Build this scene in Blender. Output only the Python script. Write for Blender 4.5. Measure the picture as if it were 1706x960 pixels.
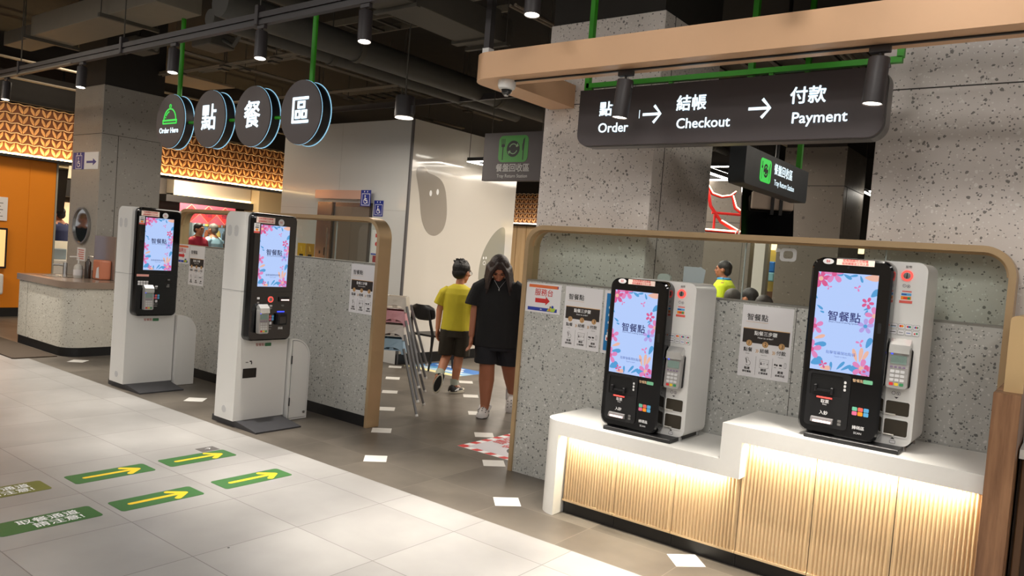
import bpy, bmesh, math, random
from mathutils import Vector, Matrix
random.seed(7)
C = bpy.context
SC = C.scene
COL = SC.collection
for _o in list(bpy.data.objects):
    bpy.data.objects.remove(_o)

# ------------------------------------------------------------------ camera
cam_d = bpy.data.cameras.new('camera')
cam = bpy.data.objects.new('camera', cam_d)
COL.objects.link(cam)
cam_d.sensor_width = 36.0
cam_d.lens = 1266.5 / 1706 * 36.0
cam_d.clip_end = 200
_yaw, _pitch, _roll = -0.651244897, -0.0416949266, 0.0787870547
_f = Vector((math.sin(_yaw) * math.cos(_pitch), math.cos(_yaw) * math.cos(_pitch), math.sin(_pitch)))
_r0 = _f.cross(Vector((0, 0, 1))).normalized()
_u0 = _r0.cross(_f)
_r = _r0 * math.cos(_roll) + _u0 * math.sin(_roll)
_u = -_r0 * math.sin(_roll) + _u0 * math.cos(_roll)
cam.matrix_world = Matrix(((_r.x, _u.x, -_f.x, 0), (_r.y, _u.y, -_f.y, 0), (_r.z, _u.z, -_f.z, 1.55), (0, 0, 0, 1)))
SC.camera = cam

# ------------------------------------------------------------------ world, exposure, area lights
SC.view_settings.view_transform = 'Standard'
SC.view_settings.look = 'None'
SC.view_settings.gamma = 1.0
SC.view_settings.exposure = 0.0
SC.view_settings.use_curve_mapping = False
W = bpy.data.worlds.new('mall_world')
SC.world = W
W.use_nodes = True
W.node_tree.nodes['Background'].inputs[0].default_value = (1.0, 0.96, 0.92, 1)
W.node_tree.nodes['Background'].inputs[1].default_value = 0.3


def lamp_area(name, loc, size, power, color=(1, 0.9, 0.78), rot=(0, 0, 0), size_y=None, spread=None):
    d = bpy.data.lights.new(name, 'AREA')
    d.energy = power
    d.color = color
    d.shape = 'RECTANGLE' if size_y else 'DISK'
    d.size = size
    if size_y:
        d.size_y = size_y
    if spread:
        d.spread = math.radians(spread)
    o = bpy.data.objects.new(name, d)
    o.location = loc
    o.rotation_euler = rot
    COL.objects.link(o)
    return o


WARM = (1.0, 0.9, 0.78)
NEUT = (1.0, 0.955, 0.9)
# ceiling downlights of the aisle (rows overhead, behind and beside the viewer)
for ix in range(6):
    for iy in range(3):
        lamp_area('aisle_downlight', (-10.5 + 2.4 * ix, -2.2 + 1.9 * iy, 3.9), 0.8, 16 if ix < 4 else 36, NEUT)
# added soft fills over the seating area, on top of the V-shaped LEDs
for lx, ly, pw in ((-4.5, 7.7, 80), (-4.7, 8.4, 90), (-5.6, 11.4, 110), (-0.4, 7.4, 36), (-6.8, 5.3, 55)):
    lamp_area('dining_fill_light', (lx, ly, 2.95), 2.0, pw, WARM)
# shop interior beyond the orange panel
lamp_area('shop_area_light', (-14.2, 8.2, 2.9), 0.9, 120, (1, 0.86, 0.66))
lamp_area('shop_area_light', (-14.4, 5.7, 2.75), 0.6, 22, (1, 0.86, 0.66))
lamp_area('shop_area_light', (-11.5, 1.0, 3.7), 1.0, 70, (1, 0.8, 0.58))  # added fill out over the aisle, for the orange panel and soffit
lamp_area('soffit_fill_light', (-11.5, 5.0, 4.0), 1.0, 70, (1, 0.84, 0.64))  # added to brighten the leaf soffit, no fixture there
lamp_area('far_hall_light', (-8.8, 12.0, 2.9), 1.2, 120, WARM)  # added to brighten the oak wall
lamp_area('far_hall_light', (-3.6, 13.2, 3.3), 0.6, 60, WARM)


# ------------------------------------------------------------------ materials
def lin(c):
    return tuple(((v / 255) / 12.92 if v / 255 <= 0.04045 else ((v / 255 + 0.055) / 1.055) ** 2.4) for v in c) + (1,)


_MC = {}


def pm(name, rgb, rough=0.5, metal=0.0, emit=0.0, coat=0.0, spec=0.5, noise=0.0, nscale=12.0, base=None):
    if name in _MC:
        return _MC[name]
    if 0.22 < rough < 0.33:
        rough = 0.335 if rough >= 0.275 else 0.21
    m = bpy.data.materials.new(name)
    m.use_nodes = True
    nt = m.node_tree
    b = nt.nodes['Principled BSDF']
    b.inputs['Base Color'].default_value = lin(base or rgb)
    b.inputs['Roughness'].default_value = rough
    b.inputs['Metallic'].default_value = metal
    b.inputs['Specular IOR Level'].default_value = spec
    b.inputs['Coat Weight'].default_value = coat
    b.inputs['Coat Roughness'].default_value = 0.05
    if emit:
        b.inputs['Emission Color'].default_value = lin(rgb)
        b.inputs['Emission Strength'].default_value = emit
    tc = nt.nodes.new('ShaderNodeTexCoord')
    n = nt.nodes.new('ShaderNodeTexNoise')
    n.inputs['Scale'].default_value = nscale
    n.inputs['Detail'].default_value = 4
    nt.links.new(tc.outputs['Object'], n.inputs['Vector'])
    mr = nt.nodes.new('ShaderNodeMapRange')
    mr.inputs[3].default_value = max(0.02, rough - 0.04)
    mr.inputs[4].default_value = min(1.0, rough + 0.04)
    nt.links.new(n.outputs['Fac'], mr.inputs[0])
    nt.links.new(mr.outputs[0], b.inputs['Roughness'])
    if noise:
        mx = nt.nodes.new('ShaderNodeMix')
        mx.data_type = 'RGBA'
        c = lin(rgb)
        mx.inputs[6].default_value = tuple(v * (1 - noise) for v in c[:3]) + (1,)
        mx.inputs[7].default_value = tuple(min(1, v * (1 + noise)) for v in c[:3]) + (1,)
        nt.links.new(n.outputs['Fac'], mx.inputs[0])
        nt.links.new(mx.outputs[2], b.inputs['Base Color'])
    _MC[name] = m
    return m


class NT:
    """small node helper"""

    def __init__(s, name):
        s.m = bpy.data.materials.new(name)
        s.m.use_nodes = True
        s.t = s.m.node_tree
        s.b = s.t.nodes['Principled BSDF']
        s.tc = s.n('ShaderNodeTexCoord').outputs['Object']

    def n(s, typ, **kw):
        nd = s.t.nodes.new(typ)
        for k, v in kw.items():
            setattr(nd, k, v)
        return nd

    def l(s, a, b):
        s.t.links.new(a, b)

    def math(s, op, a, b=None, c=None):
        nd = s.n('ShaderNodeMath', operation=op)
        for i, v in enumerate((a, b, c)):
            if v is None:
                continue
            if isinstance(v, (int, float)):
                nd.inputs[i].default_value = v
            else:
                s.l(v, nd.inputs[i])
        return nd.outputs[0]

    def mix(s, fac, a, b):
        nd = s.n('ShaderNodeMix', data_type='RGBA')
        for i, v in ((0, fac), (6, a), (7, b)):
            if isinstance(v, (int, float, tuple)):
                nd.inputs[i].default_value = v
            else:
                s.l(v, nd.inputs[i])
        return nd.outputs[2]

    def noise(s, scale, detail=4, rough=0.55, vec=None):
        nd = s.n('ShaderNodeTexNoise')
        nd.inputs['Scale'].default_value = scale
        nd.inputs['Detail'].default_value = detail
        nd.inputs['Roughness'].default_value = rough
        s.l(vec or s.tc, nd.inputs['Vector'])
        return nd.outputs['Fac']


def terrazzo(name, base, dark, light, sc=34.0, rough=0.45, amount=0.3):
    t = NT(name)
    warp = t.n('ShaderNodeTexNoise')
    warp.inputs['Scale'].default_value = 30
    t.l(t.tc, warp.inputs['Vector'])
    va = t.n('ShaderNodeVectorMath', operation='MULTIPLY_ADD')
    t.l(warp.outputs['Color'], va.inputs[0])
    va.inputs[1].default_value = (0.02, 0.02, 0.02)
    t.l(t.tc, va.inputs[2])
    col = None
    n1 = t.noise(3.0, 3)
    col = t.mix(n1, lin([v * 0.94 for v in base]), lin([min(255, v * 1.05) for v in base]))
    for sc_, amt, r in ((sc, amount, 0.26), (sc * 2.0, amount * 1.5, 0.3), (sc * 0.62, amount * 0.3, 0.14)):
        v = t.n('ShaderNodeTexVoronoi')
        v.inputs['Scale'].default_value = sc_
        t.l(va.outputs[0], v.inputs['Vector'])
        sep = t.n('ShaderNodeSeparateColor')
        t.l(v.outputs['Color'], sep.inputs[0])
        pick = t.math('LESS_THAN', sep.outputs[0], amt)
        rad = t.math('MULTIPLY', sep.outputs[1], r)
        rad = t.math('ADD', rad, 0.12)
        ins = t.math('LESS_THAN', v.outputs['Distance'], rad)
        msk = t.math('MULTIPLY', pick, ins)
        isl = t.math('GREATER_THAN', sep.outputs[2], 0.58)
        chip = t.mix(isl, lin(dark), lin(light))
        col = t.mix(msk, col, chip)
    t.l(col, t.b.inputs['Base Color'])
    t.b.inputs['Roughness'].default_value = rough
    return t.m


def tile_floor(name, base1, base2, grout, px, py, ox, oy, gw, rough, gstr=1.0):
    t = NT(name)
    sp = t.n('ShaderNodeSeparateXYZ')
    t.l(t.tc, sp.inputs[0])
    masks = []
    cells = []
    for k, p, o in ((0, px, ox), (1, py, oy)):
        a = t.math('SUBTRACT', sp.outputs[k], o)
        a = t.math('DIVIDE', a, p)
        cells.append(t.math('FLOOR', a))
        fr = t.math('FRACT', a)
        d = t.math('SUBTRACT', fr, 0.5)
        d = t.math('ABSOLUTE', d)
        masks.append(t.math('GREATER_THAN', d, 0.5 - gw / p / 2))
    g = t.math('MAXIMUM', masks[0], masks[1])
    g = t.math('MULTIPLY', g, gstr)
    cv = t.n('ShaderNodeCombineXYZ')
    t.l(cells[0], cv.inputs[0])
    t.l(cells[1], cv.inputs[1])
    wn = t.n('ShaderNodeTexWhiteNoise')
    t.l(cv.outputs[0], wn.inputs['Vector'])
    va = t.n('ShaderNodeVectorMath', operation='MULTIPLY_ADD')
    t.l(wn.outputs['Color'], va.inputs[0])
    va.inputs[1].default_value = (3, 3, 3)
    t.l(t.tc, va.inputs[2])
    n1 = t.noise(1.8, 4, 0.5, va.outputs[0])
    mr = t.n('ShaderNodeMapRange')
    mr.inputs[1].default_value = 0.32
    mr.inputs[2].default_value = 0.7
    t.l(n1, mr.inputs[0])
    col = t.mix(mr.outputs[0], lin(base1), lin(base2))
    col = t.mix(g, col, lin(grout))
    t.l(col, t.b.inputs['Base Color'])
    n2 = t.noise(5, 5)
    r = t.math('MULTIPLY_ADD', n2, 0.1, rough - 0.02)
    t.l(r, t.b.inputs['Roughness'])
    return t.m


def wood(name, c1, c2, axis='z', scale=1.0, rough=0.5):
    t = NT(name)
    mp = t.n('ShaderNodeMapping')
    s = {'z': (9, 9, 0.7), 'x': (0.7, 9, 9), 'y': (9, 0.7, 9)}[axis]
    mp.inputs['Scale'].default_value = tuple(v * scale for v in s)
    t.l(t.tc, mp.inputs['Vector'])
    n = t.noise(1.6, 7, 0.6, mp.outputs[0])
    mr = t.n('ShaderNodeMapRange')
    mr.inputs[1].default_value = 0.36
    mr.inputs[2].default_value = 0.66
    t.l(n, mr.inputs[0])
    t.l(t.mix(mr.outputs[0], lin(c1), lin(c2)), t.b.inputs['Base Color'])
    t.b.inputs['Roughness'].default_value = rough
    return t.m


def glass(name, tint, refl=0.09, tr=0.9):
    m = bpy.data.materials.new(name)
    m.use_nodes = True
    nt = m.node_tree
    out = nt.nodes['Material Output']
    nt.nodes.remove(nt.nodes['Principled BSDF'])
    a = nt.nodes.new('ShaderNodeBsdfTransparent')
    a.inputs[0].default_value = tuple(v * tr for v in lin(tint)[:3]) + (1,)
    g = nt.nodes.new('ShaderNodeBsdfGlossy')
    g.inputs['Roughness'].default_value = 0.02
    lw = nt.nodes.new('ShaderNodeFresnel')
    lw.inputs[0].default_value = 1.45
    mx = nt.nodes.new('ShaderNodeMixShader')
    mm = nt.nodes.new('ShaderNodeMath')
    mm.operation = 'MULTIPLY_ADD'
    mm.inputs[1].default_value = 0.8
    mm.inputs[2].default_value = refl * 0.3
    nt.links.new(lw.outputs[0], mm.inputs[0])
    ge = nt.nodes.new('ShaderNodeNewGeometry')
    iv = nt.nodes.new('ShaderNodeMath')
    iv.operation = 'SUBTRACT'
    iv.inputs[0].default_value = 1.0
    nt.links.new(ge.outputs['Backfacing'], iv.inputs[1])
    fm_ = nt.nodes.new('ShaderNodeMath')
    fm_.operation = 'MULTIPLY'
    nt.links.new(mm.outputs[0], fm_.inputs[0])
    nt.links.new(iv.outputs[0], fm_.inputs[1])
    nt.links.new(fm_.outputs[0], mx.inputs[0])
    nt.links.new(a.outputs[0], mx.inputs[1])
    nt.links.new(g.outputs[0], mx.inputs[2])
    nt.links.new(mx.outputs[0], out.inputs[0])
    return m


M_FLOOR = tile_floor('light_porcelain_tiles', (138, 136, 134), (155, 153, 151), (92, 88, 85), 0.6, 0.6, 0.305, 0.18, 0.005, 0.34, 0.8)
M_DARK = tile_floor('dark_stone_tiles', (74, 68, 61), (104, 97, 88), (128, 120, 110), 0.609, 0.622, -1.6, 3.82, 0.005, 0.36, 0.5)
M_TERR = terrazzo('terrazzo_pale', (182, 182, 177), (104, 104, 103), (208, 207, 203), 46, amount=0.34)
M_TERRC = terrazzo('terrazzo_column', (226, 217, 210), (134, 128, 122), (240, 234, 228), 42, amount=0.32)
M_TERRP = terrazzo('terrazzo_pillar', (158, 154, 147), (116, 112, 106), (174, 170, 162), 26, amount=0.14)
M_TERRW = terrazzo('terrazzo_basin', (206, 203, 192), (120, 112, 100), (222, 220, 212), 42, amount=0.36)
M_TERRB = terrazzo('terrazzo_brown', (116, 108, 98), (84, 78, 70), (136, 128, 118), 16, amount=0.16)
M_GOLD = pm('champagne_metal', (196, 168, 130), 0.38, 0.55, noise=0.05)
M_CANOPY = pm('canopy_champagne', (214, 172, 134), 0.42, 0.25, noise=0.03)
M_WHITE = pm('white_lacquer', (228, 227, 224), 0.35)
M_KWHITE = pm('kiosk_white', (226, 225, 222), 0.32, coat=0.2)
M_STONE = pm('white_quartz', (222, 220, 215), 0.3, noise=0.02, nscale=40)
M_BLACK = pm('gloss_black', (10, 10, 12), 0.12, coat=0.6)
M_SATIN = pm('satin_black', (20, 20, 22), 0.45)
M_CEIL = pm('ceiling_black', (22, 20, 18), 0.9)
M_DUCT = pm('duct_dark_grey', (78, 74, 66), 0.7, noise=0.12)
M_DUCTL = pm('duct_beige_grey', (124, 116, 102), 0.7, noise=0.1)
M_PIPE = pm('pipe_dark_grey', (76, 74, 69), 0.6, noise=0.15)
M_TRACK = pm('track_black', (52, 47, 48), 0.5)
M_SIGN = pm('sign_charcoal', (84, 77, 79), 0.5)
M_GREEN = pm('bright_green_paint', (56, 160, 28), 0.4)
M_STEEL = pm('brushed_steel', (170, 170, 170), 0.3, 0.9)
M_GRAYP = pm('grey_plastic', (150, 150, 152), 0.4)
M_WSHINE = pm('white_back_painted_glass', (214, 208, 198), 0.09, coat=0.5)
M_WBLUE = pm('white_wall_panel', (205, 206, 205), 0.12, coat=0.4)
M_LITW = pm('lit_white_letters', (226, 246, 255), 0.5, emit=1.15)
M_LITG = pm('lit_green', (60, 215, 80), 0.5, emit=0.75)
M_LITB = pm('lit_pale_blue', (150, 205, 235), 0.5, emit=0.8)
M_LAMP = pm('lamp_glow', (255, 244, 226), 0.5, emit=9.0)
M_LED = pm('led_strip_glow', (255, 240, 214), 0.5, emit=7.0)
M_LEDW = pm('led_warm_glow', (255, 214, 150), 0.5, emit=18.0)
M_PAPER = pm('white_paper', (226, 224, 226), 0.7)
M_INK = pm('ink_black', (28, 26, 26), 0.6)
M_INKG = pm('ink_grey', (110, 108, 106), 0.6)
M_BROWN = pm('print_dark_brown', (44, 36, 33), 0.6)
M_TANP = pm('print_tan', (214, 168, 112), 0.6)
M_RED = pm('print_red', (206, 44, 44), 0.6)
M_BLUE = pm('print_blue', (38, 62, 160), 0.6)
M_CYAN = pm('print_cyan', (22, 118, 180), 0.6)
M_ORANGE = pm('print_orange', (222, 112, 60), 0.6)
M_PWHITE = pm('print_white', (240, 240, 240), 0.6)
M_GLASS = glass('clear_glass', (246, 250, 248), 0.05, 0.985)


# ------------------------------------------------------------------ mesh helpers
class B:
    def __init__(s):
        s.bm = bmesh.new()
        s.mi = 0

    def face(s, vs):
        try:
            f = s.bm.faces.new(vs)
            f.material_index = s.mi
            return f
        except ValueError:
            return None

    def prism(s, pts, axis, a, b):
        def P(p, h):
            return {'x': (h, p[0], p[1]), 'y': (p[0], h, p[1]), 'z': (p[0], p[1], h)}[axis]
        lo = [s.bm.verts.new(P(p, a)) for p in pts]
        hi = [s.bm.verts.new(P(p, b)) for p in pts]
        n = len(pts)
        for i in range(n):
            s.face((lo[i], lo[(i + 1) % n], hi[(i + 1) % n], hi[i]))
        s.face(lo[::-1])
        s.face(hi)
        return s

    def box(s, x0, x1, y0, y1, z0, z1, bev=0.0, seg=2):
        if bev <= 0:
            return s.prism([(x0, y0), (x1, y0), (x1, y1), (x0, y1)], 'z', z0, z1)
        t = bmesh.new()
        bmesh.ops.create_cube(t, size=1.0)
        for v in t.verts:
            v.co = Vector(((x0 + x1) / 2 + v.co.x * (x1 - x0), (y0 + y1) / 2 + v.co.y * (y1 - y0), (z0 + z1) / 2 + v.co.z * (z1 - z0)))
        bmesh.ops.bevel(t, geom=list(t.edges), offset=bev, segments=seg, profile=0.5, affect='EDGES')
        s.merge(t)
        return s

    def merge(s, t, mat=None):
        if mat is not None:
            t.transform(mat)
        mp = {}
        for v in t.verts:
            mp[v] = s.bm.verts.new(v.co)
        for f in t.faces:
            s.face([mp[v] for v in f.verts])
        t.free()

    def ring(s, outer, inner, axis, a, b, closed=True):
        def P(p, h):
            return {'x': (h, p[0], p[1]), 'y': (p[0], h, p[1]), 'z': (p[0], p[1], h)}[axis]
        n = len(outer)
        q = [[s.bm.verts.new(P(p, h)) for p in L] for L in (outer, inner) for h in (a, b)]
        o0, o1, i0, i1 = q
        m = n if closed else n - 1
        for i in range(m):
            j = (i + 1) % n
            s.face((o0[i], o0[j], o1[j], o1[i]))
            s.face((i0[j], i0[i], i1[i], i1[j]))
            s.face((o0[j], o0[i], i0[i], i0[j]))
            s.face((o1[i], o1[j], i1[j], i1[i]))
        if not closed:
            s.face((o0[0], o1[0], i1[0], i0[0]))
            s.face((o1[-1], o0[-1], i0[-1], i1[-1]))
        return s

    def loft(s, rings, cap=True):
        R = [[s.bm.verts.new(p) for p in r] for r in rings]
        n = len(rings[0])
        for a, b in zip(R, R[1:]):
            for i in range(n):
                s.face((a[i], a[(i + 1) % n], b[(i + 1) % n], b[i]))
        if cap:
            s.face(R[0][::-1])
            s.face(R[-1])
        return s

    def tube(s, pts, r, n=10, cap=True):
        pts = [Vector(p) for p in pts]
        rr = r if isinstance(r, (list, tuple)) else [r] * len(pts)
        rings = []
        ref = None
        for i, p in enumerate(pts):
            t = (pts[min(i + 1, len(pts) - 1)] - pts[max(i - 1, 0)]).normalized()
            if ref is None:
                ref = Vector((0, 0, 1)) if abs(t.z) < 0.9 else Vector((1, 0, 0))
            a = t.cross(ref).normalized()
            bb = a.cross(t).normalized()
            ref = bb
            rings.append([p + a * math.cos(2 * math.pi * k / n) * rr[i] + bb * math.sin(2 * math.pi * k / n) * rr[i] for k in range(n)])
        return s.loft(rings, cap)

    def lathe(s, prof, n=20, c=(0, 0, 0), mat=None):
        t = B()
        hollow = prof[0][0] > 1e-6 and prof[-1][0] > 1e-6
        if hollow:
            prof = list(prof) + [prof[0]]
        t.loft([[(r * math.cos(2 * math.pi * k / n), r * math.sin(2 * math.pi * k / n), z) for k in range(n)] for r, z in prof], not hollow)
        bmesh.ops.remove_doubles(t.bm, verts=t.bm.verts, dist=1e-6)
        M = Matrix.Translation(c) @ (mat if mat else Matrix())
        s.merge(t.bm, M)
        return s

    def ell(s, c, r, rot=None, u=16, v=10):
        t = bmesh.new()
        bmesh.ops.create_uvsphere(t, u_segments=u, v_segments=v, radius=1.0)
        M = Matrix.Translation(c) @ (rot.to_4x4() if rot else Matrix()) @ Matrix.Diagonal((r[0], r[1], r[2], 1))
        s.merge(t, M)
        return s

    def limb(s, pts, rad, n=12):
        """rounded tapered limb through points"""
        pts = [Vector(p) for p in pts]
        P, R = [], []
        d0 = (pts[0] - pts[1]).normalized()
        d1 = (pts[-1] - pts[-2]).normalized()
        for a in (1.0, 0.8, 0.45):
            P.append(pts[0] + d0 * rad[0] * a)
            R.append(rad[0] * math.sqrt(max(0.0, 1 - a * a)) + 0.0004)
        P += pts
        R += list(rad)
        for a in (0.45, 0.8, 1.0):
            P.append(pts[-1] + d1 * rad[-1] * a)
            R.append(rad[-1] * math.sqrt(max(0.0, 1 - a * a)) + 0.0004)
        return s.tube(P, R, n)

    # flat artwork: polygons given in (u, v) on a frame (origin, U, V)
    def flat(s, poly, fr, off=0.0):
        o, U, V = fr
        N = U.cross(V)
        vs = [s.bm.verts.new(o + U * p[0] + V * p[1] + N * off) for p in poly]
        f = s.face(vs)
        return s

    def build(s, name, mats, parent=None, smooth=False, loc=None):
        bmesh.ops.recalc_face_normals(s.bm, faces=[f for f in s.bm.faces]) if not getattr(s, 'keep', False) else None
        me = bpy.data.meshes.new(name)
        s.bm.to_mesh(me)
        s.bm.free()
        for m in (mats if isinstance(mats, (list, tuple)) else [mats]):
            me.materials.append(m)
        if smooth:
            for p in me.polygons:
                p.use_smooth = True
            me.set_sharp_from_angle(angle=math.radians(smooth if smooth > 1 else 40))
        o = bpy.data.objects.new(name, me)
        COL.objects.link(o)
        if parent:
            o.parent = parent
        if loc:
            o.location = loc
        return o


def tag(o, label, cat, group=None, kind=None):
    o['label'] = label
    o['category'] = cat
    if group:
        o['group'] = group
    if kind:
        o['kind'] = kind
    return o


def thing(name, label, cat, loc=(0, 0, 0), rz=0.0, group=None):
    o = bpy.data.objects.new(name, None)
    o.empty_display_size = 0.1
    COL.objects.link(o)
    o.location = loc
    o.rotation_euler = (0, 0, rz)
    return tag(o, label, cat, group)


def struct(o):
    o['kind'] = 'structure'
    return o


def dup(src, label, loc, rz=None, parent=None):
    c = src.copy()
    COL.objects.link(c)
    if parent is None:
        c.location = loc
        if rz is not None:
            c.rotation_euler = (0, 0, rz)
        c['label'] = label
    else:
        c.parent = parent
    for ch in list(src.children):
        dup(ch, None, None, None, c)
    return c


def frame(kind, o):
    o = Vector(o)
    U, V = {'-y': ((1, 0, 0), (0, 0, 1)), '+x': ((0, 1, 0), (0, 0, 1)), 'floor': ((0, 1, 0), (-1, 0, 0)), '+z': ((1, 0, 0), (0, 1, 0)), '-z': ((1, 0, 0), (0, -1, 0))}[kind]
    return (o, Vector(U), Vector(V))


TEXTS = []


def text(s, mat, parent, fr, u, v, size, bold=0.0, off=0.001, name='lettering', align='CENTER', sx=1.0, shear=0.0, ext=0.0):
    c = bpy.data.curves.new(name, 'FONT')
    c.body = s
    c.size = size
    c.align_x = align
    c.align_y = 'CENTER'
    c['bold'] = bold * size
    c.shear = shear
    c.extrude = ext
    c.resolution_u = 3
    c.materials.append(mat)
    o = bpy.data.objects.new(name, c)
    COL.objects.link(o)
    o.parent = parent
    og, U, V = fr
    N = U.cross(V)
    p = og + U * u + V * v + N * (off + ext)
    Us = U * sx
    o.matrix_local = Matrix(((Us.x, V.x, N.x, p.x), (Us.y, V.y, N.y, p.y), (Us.z, V.z, N.z, p.z), (0, 0, 0, 1)))
    TEXTS.append(o)
    return o


def rr(x0, x1, y0, y1, r, seg=6, corners=(1, 1, 1, 1)):
    """rounded rectangle, counter-clockwise from bottom left"""
    out = []
    for (cx, cy, a0), k in zip(((x0 + r, y0 + r, 180), (x1 - r, y0 + r, 270), (x1 - r, y1 - r, 0), (x0 + r, y1 - r, 90)), corners):
        if k:
            for i in range(seg + 1):
                a = math.radians(a0 + 90 * i / seg)
                out.append((cx + r * math.cos(a), cy + r * math.sin(a)))
        else:
            out.append({180: (x0, y0), 270: (x1, y0), 0: (x1, y1), 90: (x0, y1)}[a0])
    return out


def circ(cx, cy, r, n=20, ry=None):
    ry = ry or r
    return [(cx + r * math.cos(2 * math.pi * i / n), cy + ry * math.sin(2 * math.pi * i / n)) for i in range(n)]


def rect(x0, x1, y0, y1):
    return [(x0, y0), (x1, y0), (x1, y1), (x0, y1)]


def rotp(poly, a, c=(0, 0)):
    ca, sa = math.cos(a), math.sin(a)
    return [(c[0] + (x - c[0]) * ca - (y - c[1]) * sa, c[1] + (x - c[0]) * sa + (y - c[1]) * ca) for x, y in poly]


def arcband(cx, cy, r0, r1, a0, a1, n=14):
    o = [(cx + r1 * math.cos(math.radians(a0 + (a1 - a0) * i / n)), cy + r1 * math.sin(math.radians(a0 + (a1 - a0) * i / n))) for i in range(n + 1)]
    i_ = [(cx + r0 * math.cos(math.radians(a0 + (a1 - a0) * i / n)), cy + r0 * math.sin(math.radians(a0 + (a1 - a0) * i / n))) for i in range(n + 1)]
    return o + i_[::-1]

# ------------------------------------------------------------------ structure
EDGE = 3.455
struct(B().box(-20, 8, -6, EDGE, -0.1, 0).build('floor', M_FLOOR))
struct(B().box(-13.35, 8, EDGE, 20, -0.1, 0).build('floor_dining', M_DARK))
struct(B().box(-20, -13.35, EDGE, 20, -0.1, 0).build('floor_shop', M_FLOOR))
struct(B().box(-20, 8, -6, 20, 4.3, 4.4).build('ceiling', M_CEIL))
M_WDARK = pm('dark_back_wall', (38, 34, 31), 0.8)
struct(B().box(-20, 8, 18.0, 18.1, 0, 4.3).build('wall_back', M_WDARK))
struct(B().box(-17.1, -17.0, -6, 18, 0, 4.3).build('wall_left', M_WDARK))
struct(B().box(5.6, 5.7, 3.4, 18, 0, 4.3).build('wall_right', M_WDARK))

struct(B().box(-20, 8, -6.1, -6.0, 0, 3.2).build('wall_opposite', pm('opposite_cream', (196, 184, 168), 0.7)))
# terrazzo clad columns
JOINT = pm('panel_joint', (70, 66, 62), 0.8)


def column(name, x0, x1, y0, y1, ztop, mat, joints):
    c = struct(B().box(x0, x1, y0, y1, 0, ztop, 0.004, 1).build(name, mat))
    struct(B().box(x0 + 0.012, x1 - 0.012, y0 + 0.012, y1 - 0.012, ztop, 4.3).build('column_head', pm('column_head_dark', (46, 42, 38), 0.8), c))
    b = B()
    for j in joints:
        b.box(*j)
    struct(b.build('panel_joint', JOINT, c))
    return c


e = 0.0015
column('column_center', -3.30, -2.385, 4.56, 5.50, 3.245, M_TERRC,
       [(-2.385, -2.385 + e, 4.705, 4.712, 0, 3.245), (-3.30, -2.385 + e, 4.56 - e, 4.56, 2.66, 2.666), (-2.385, -2.385 + e, 4.56, 5.5, 2.66, 2.666)])
column('column_right', -1.03, 1.6, 4.56, 5.5, 3.3, M_TERRC, [(-1.03, 1.6, 4.56 - e, 4.56, 2.617, 2.624)])
column('column_left', -10.91, -10.09, 4.46, 5.25, 3.31, M_TERRP,
       [(-10.91, -10.09, 4.46 - e, 4.46, 2.69, 2.696), (-10.09, -10.09 + e, 4.46, 5.25, 2.69, 2.696), (-10.09, -10.09 + e, 4.665, 4.672, 0, 2.69)])
column('column_far', -3.0, -2.31, 9.0, 9.9, 3.07, M_TERRB,
       [(-3.0, -2.31, 9.0 - e, 9.0, 2.62, 2.63), (-2.31, -2.31 + e, 9.12, 9.13, 0, 2.62), (-2.31, -2.31 + e, 9.0, 9.9, 2.62, 2.63)])
column('column_rear', -4.95, -4.05, 11.0, 11.9, 3.1, M_TERRB, [(-4.18, -4.172, 11.0 - e, 11.0, 0, 3.1), (-4.95, -4.05, 11.0 - e, 11.0, 2.3, 2.31)])

# white lift block
wb = struct(B().box(-9.95, -7.22, 7.08, 9.36, 0, 3.24).build('wall_lift', [M_WBLUE]))
wg = struct(B().box(-7.22, -7.205, 7.085, 9.36, 0.14, 3.24).build('wall_lift_glass', M_WSHINE))
struct(B().box(-7.22, -7.2, 7.06, 9.36, 0, 0.14).build('baseboard_lift', M_SATIN))
struct(B().box(-7.228, -7.198, 7.06, 7.09, 0, 3.24).build('trim_1', pm('dark_corner_trim', (90, 88, 90), 0.4)))
bb = B()
for z in (2.03,):
    bb.box(-9.95, -7.22, 7.0785, 7.08, z, z + 0.004)
bb.box(-8.62, -8.616, 7.0785, 7.08, 2.29, 3.24)
struct(bb.build('panel_joint', pm('joint_grey', (170, 170, 170), 0.6), wb))

# far hall: tan doors and leaf pattern behind the lift block
M_OAK = wood('pale_oak', (200, 166, 122), (218, 188, 146), 'z', 0.6, 0.5)
fw = struct(B().box(-12.5, -7.4, 14.05, 14.2, 0, 2.26).build('wall_oak', M_OAK))
bb = B()
for x in (-10.7, -10.43, -10.1, -9.6):
    bb.box(x, x + 0.012, 14.045, 14.05, 0, 2.26)
struct(bb.build('panel_joint', pm('oak_joint', (140, 108, 72), 0.7), fw))
struct(B().box(-12.5, -7.4, 14.0, 14.3, 2.99, 4.3).build('wall_bulkhead', pm('bulkhead_dark', (30, 27, 25), 0.8)))


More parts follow.
